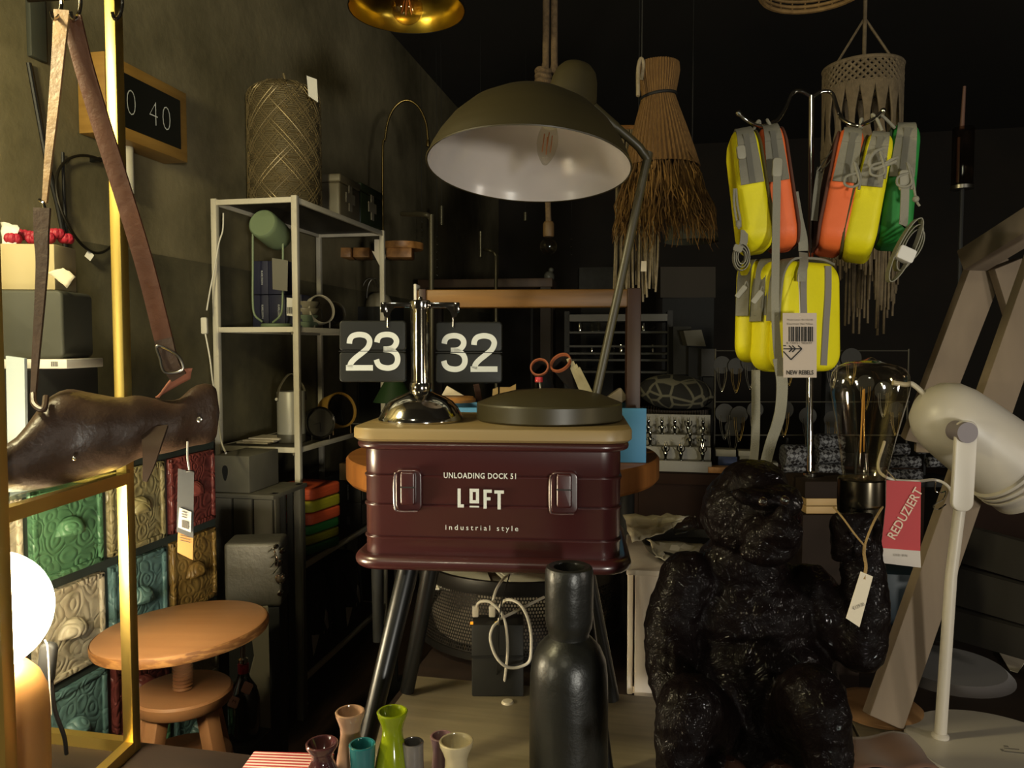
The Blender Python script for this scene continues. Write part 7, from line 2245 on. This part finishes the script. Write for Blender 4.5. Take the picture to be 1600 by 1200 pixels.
# jewellery rack: wire frame, hooks with round grey cards and chains
yj = YT + 0.30
jr = thing('jewellery_rack', 'black wire jewellery rack on the gift table behind the monkey', 'rack', (PY(1260, 720, yj).x, yj, zT + 0.0005))
M_wire = mat('rack_wire', '#5c584e', 0.4, 0.6)
def jp(px, py, dy=0.0): return PY(px, py, yj + dy)
for px in (1118, 1262, 1420):
    MB().tube([Vector((*jp(px, 545).xy, zT + 0.002)), jp(px, 545)], 0.0035, 8, 1).build('upright', M_wire, jr)
for py in (548, 628, 680):
    MB().tube([jp(1117, py), jp(1421, py)], 0.003, 8, 1).build('crossbar', M_wire, jr)
MB().box((jp(1268, 700).x, yj + 0.0, zT + 0.006), (0.72, 0.16, 0.012)).build('base_plate', M_gt, jr, False)
jn = 0
jl = [(1128, 570, 14), (1150, 572, 13), (1172, 566, 14), (1232, 562, 13), (1300, 566, 14), (1330, 560, 16), (1132, 645, 15), (1155, 648, 14), (1180, 640, 13), (1225, 640, 15), (1262, 650, 14), (1300, 655, 13), (1145, 668, 13), (1352, 600, 14), (1380, 610, 14), (1400, 640, 12)]
for q, (px, py, rr_) in enumerate(jl):
    row = 'upper' if py < 620 else 'lower'
    t = thing('jewellery_card', 'round dark jewellery card with chain, %s row of the rack, %s of %d' % (row, ['first', 'second', 'third', 'fourth', 'fifth', 'sixth', 'seventh', 'eighth', 'ninth', 'tenth'][[j for j, v in enumerate([w for w in jl if (w[1] < 620) == (py < 620)]) if v == (px, py, rr_)][0]], len([w for w in jl if (w[1] < 620) == (py < 620)])), 'jewellery', jp(px, py + rr_, -0.02), 0, 'jewellery cards on the rack')
    kj = S(2.95)
    Mx = axes(jp(px, py, -0.012), RIGHT, -BACK)
    MB().lathe([(0, 0), (rr_ * kj, 0), (rr_ * kj, 0.0015), (0, 0.0015)], 24, M=Mx).build('card', mat('jewel_card', '#33312c', 0.7), t)
    chn = MB()
    for off in (5, 8):
        chn.tube([jp(px - off, py + 4, -0.02), jp(px - off * 0.8, py + 24, -0.02), jp(px, py + 34 + off, -0.02), jp(px + off * 0.8, py + 24, -0.02), jp(px + off, py + 4, -0.02)], 0.0011, 5, 4)
    chn.build('chain', M_old_brass if q % 2 else M_steel, t)
    MB().ball(jp(px, py + 42, -0.02), 0.0045, 8, 6).build('pendant', M_chrome, t)
# small boxes in front of the rack
for q, (x0, x1, y0, y1_, c_, lb) in enumerate(((1118, 1150, 702, 712, '#7d7868', 'white jewellery box on the gift table beside the figurine display'), (1122, 1152, 713, 720, '#20305a', 'blue jewellery box under the white one on the gift table'), (1154, 1178, 704, 712, '#7d7868', 'flat white box on the gift table behind the hanging strap'), (1156, 1180, 713, 719, '#6f6b5e', 'flat grey box on the gift table behind the hanging strap'), (1200, 1216, 710, 717, '#7d7868', 'small white box on the gift table right of the straps'))):
    yb_ = YT + 0.13
    a, b2 = PY(x0, y1_, yb_), PY(x1, y0, yb_)
    lower = zT + 0.0005 if q in (1, 3, 4) else PY(x0, 713, yb_).z
    hgt = max(0.008, b2.z - a.z)
    if q in (1, 3, 4):
        hgt = PY(x0, 713, yb_).z - lower - 0.0005
        if q == 4: hgt = 0.03
    single(MB().box(((a.x + b2.x) / 2, yb_ + 0.03, lower + hgt / 2), (b2.x - a.x, 0.06, hgt), None, 0.001), 'jewellery_box', mat('jbox_' + c_[1:], c_, 0.6), lb, 'box', 'jewellery boxes on the gift table')
tb3 = MB().box((PY(1150, 728, YT + 0.06).x, YT + 0.055, zT + 0.012), (0.20, 0.05, 0.022), None, 0.002)
single(tb3, 'oak_strip', M_oak, 'oak strip lying along the front of the gift table', 'strip')
# patterned ribbon rolls / cuffs
rk_ = bpy.data.materials.new('zigzag_leather')
rk_.use_nodes = True
nt = rk_.node_tree
n = nt.nodes
tc = n.new('ShaderNodeTexCoord')
w1 = n.new('ShaderNodeTexChecker')
mpn = n.new('ShaderNodeMapping')
mpn.inputs['Rotation'].default_value = (0.6, 0.78, 0.3)
w1.inputs['Scale'].default_value = 95
w1.inputs['Color1'].default_value = H('#6a6a6c')
w1.inputs['Color2'].default_value = H('#1a1718')
nt.links.new(tc.outputs['Object'], mpn.inputs[0])
nt.links.new(mpn.outputs[0], w1.inputs['Vector'])
nt.links.new(w1.outputs[0], n['Principled BSDF'].inputs['Base Color'])
n['Principled BSDF'].inputs['Roughness'].default_value = 0.5
rolls = [(1240, 712, 17, 17, 0), (1240, 732, 17, 6, 0), (1296, 690, 20, 12, 1), (1296, 712, 20, 12, 1), (1296, 733, 20, 8, 1), (1404, 702, 14, 9, 2), (1412, 722, 24, 9, 2), (1412, 742, 26, 9, 2), (1448, 700, 14, 9, 3), (1462, 722, 14, 8, 3)]
rlab = ['grey zigzag bracelet roll left of the chrome pole, upper', 'grey zigzag bracelet roll left of the chrome pole, lower', 'grey zigzag bracelet roll behind the big bulb, top', 'grey zigzag bracelet roll behind the big bulb, middle', 'grey zigzag bracelet roll behind the big bulb, bottom', 'black and white braided bracelet roll right of the bulb, top', 'black and white braided bracelet roll right of the bulb, middle', 'black and white braided bracelet roll right of the bulb, bottom', 'brown braided bracelet roll behind the white lamp head, upper', 'brown braided bracelet roll behind the white lamp head, lower']
yr_ = YT + 0.02
for (px, py, hw, r_, g_), lb in zip(rolls, rlab):
    c_ = P(px, py, 2.35)
    kr = S(2.35)
    mb = MB()
    Mx = axes(c_ - RIGHT * (hw * kr), BACK, RIGHT)
    mb.lathe([(0, 0), (r_ * kr, 0), (r_ * kr * 1.04, 0.003), (r_ * kr * 1.04, 2 * hw * kr - 0.003), (r_ * kr, 2 * hw * kr), (0, 2 * hw * kr)], 24, M=Mx)
    single(mb, 'bracelet_roll', rk_, lb, 'bracelets', 'braided bracelet rolls')
rst = thing('bracelet_stand', 'black stand carrying the braided bracelet rolls', 'stand', (P(1340, 740, 2.4).x, P(1340, 740, 2.4).y, 0), YAW)
RS = W[rst.name]
zr0 = P(0, 752, 2.35).z
MB().box((0.02, 0.03, zr0 - 0.01), (0.56, 0.16, 0.018), RS, 0.002).build('shelf_board', M_matte_black, rst)
for sx in (-0.24, 0.28):
    MB().box((sx, 0.03, (zr0 - 0.02) / 2), (0.03, 0.14, zr0 - 0.021), RS).build('leg', M_matte_black, rst, False)
for q in range(5):
    MB().tube([RS @ Vector((-0.2 + q * 0.11, 0.06, zr0)), RS @ Vector((-0.2 + q * 0.11, 0.06, zr0 + 0.12))], 0.004, 8, 1).build('peg', M_matte_black, rst)

# ================================================================== deep background: rack of shelves, screens and cartons on the back wall
bs = thing('dark_rack', 'dark shelving rack with glinting glassware deep in the shop', 'rack', (P(965, 560, 4.6).x, P(965, 560, 4.6).y, 0), R(2))
d_d = 4.6
kd_ = S(d_d)
BM2 = W[bs.name]
for sx in (-0.29, 0.30):
    MB().box((sx, 0, 0.72), (0.03, 0.30, 1.44), BM2).build('upright', mat('rack_black', '#12100e', 0.6), bs, False)
for py in (498, 520, 541, 552, 562, 580, 640, 720):
    z_ = P(0, py, d_d).z
    MB().box((0, 0, z_), (0.58, 0.30, 0.012 if py != 498 else 0.04), BM2).build('shelf_board', mat('rack_grey', '#37352f', 0.5) if py != 498 else mat('rack_pale', '#5f5c55', 0.5), bs, False)
rg2 = random.Random(5)
for q in range(16):
    px = 905 + (q % 8) * 17 + rg2.uniform(-4, 4)
    row = q // 8
    z_ = P(0, (520, 552)[row], d_d).z + 0.0065
    r_ = rg2.uniform(0.010, 0.02)
    h_ = rg2.uniform(0.03, 0.055)
    c_ = P(px, 530, d_d - 0.06)
    single(MB().lathe([(0, 0), (r_, 0), (r_ * 1.1, h_ * 0.5), (r_ * 0.9, h_), (r_ * 0.8, h_), (r_ * 0.95, h_ * 0.5), (0, 0.004)], 16, loc=(c_.x, c_.y, z_)), 'drinking_glass', M_glass if q % 3 else M_chrome, 'drinking glass on the dark rack, %s row, %s from the left' % (('upper', 'lower')[row], ('first', 'second', 'third', 'fourth', 'fifth', 'sixth', 'seventh', 'eighth')[q % 8]), 'glass', 'glassware on the dark rack')
pnl = [((905, 418), (962, 417), (962, 458), (905, 458), 5.2, '#3b3b3a', 'grey speckled board deep in the shop left of the cord fringe'), ((1032, 417), (1118, 417), (1118, 465), (1032, 465), 5.2, '#3a3226', 'brown board deep in the shop right of the cord fringe'), ((1068, 517), (1096, 515), (1103, 541), (1074, 540), 3.9, '#6a6658', 'pale tilted card deep in the shop beside the caddy post'), ((1052, 510), (1080, 510), (1080, 585), (1052, 585), 4.0, '#26241a', 'dark olive carton deep in the shop beside the caddy post'), ((1096, 545), (1117, 545), (1117, 588), (1096, 588), 3.9, '#3d3b37', 'grey carton deep in the shop left of the jewellery rack'), ((1288, 541), (1311, 543), (1311, 580), (1288, 578), 3.4, '#33312d', 'dark grey carton deep in the shop right of the hang tag')]
for q, (a, b_, c_, e_, dd, col, lb) in enumerate(pnl):
    mb = card([a, b_, c_, e_], dd, 0.12)
    o = single(mb, ('pin_board', 'pin_board', 'tilted_card', 'carton', 'carton', 'carton')[q], mat('deep_' + col[1:], col, 0.7, col2='#2b2a28' if q == 0 else None, scale=12), lb, ('board', 'board', 'card', 'box', 'box', 'box')[q], smooth=False)
# stands that carry those deep boards and cartons
for q, (px, py, dd, w_) in enumerate(((934, 458, 5.26, 0.22), (1075, 465, 5.26, 0.34), (1085, 541, 4.0, 0.06), (1066, 585, 4.16, 0.06), (1106, 588, 3.93, 0.05), (1300, 580, 3.46, 0.07))):
    c_ = P(px, py, dd)
    single(MB().box((c_.x, c_.y, c_.z / 2 - 0.001), (w_, 0.1, c_.z - 0.004)), 'dark_pedestal', M_matte_black, ('dark pedestal under the grey speckled board', 'dark pedestal under the brown board', 'dark pedestal under the pale tilted card', 'dark pedestal under the olive carton', 'dark pedestal under the grey carton', 'dark pedestal under the dark grey carton')[q], 'pedestal', smooth=False)
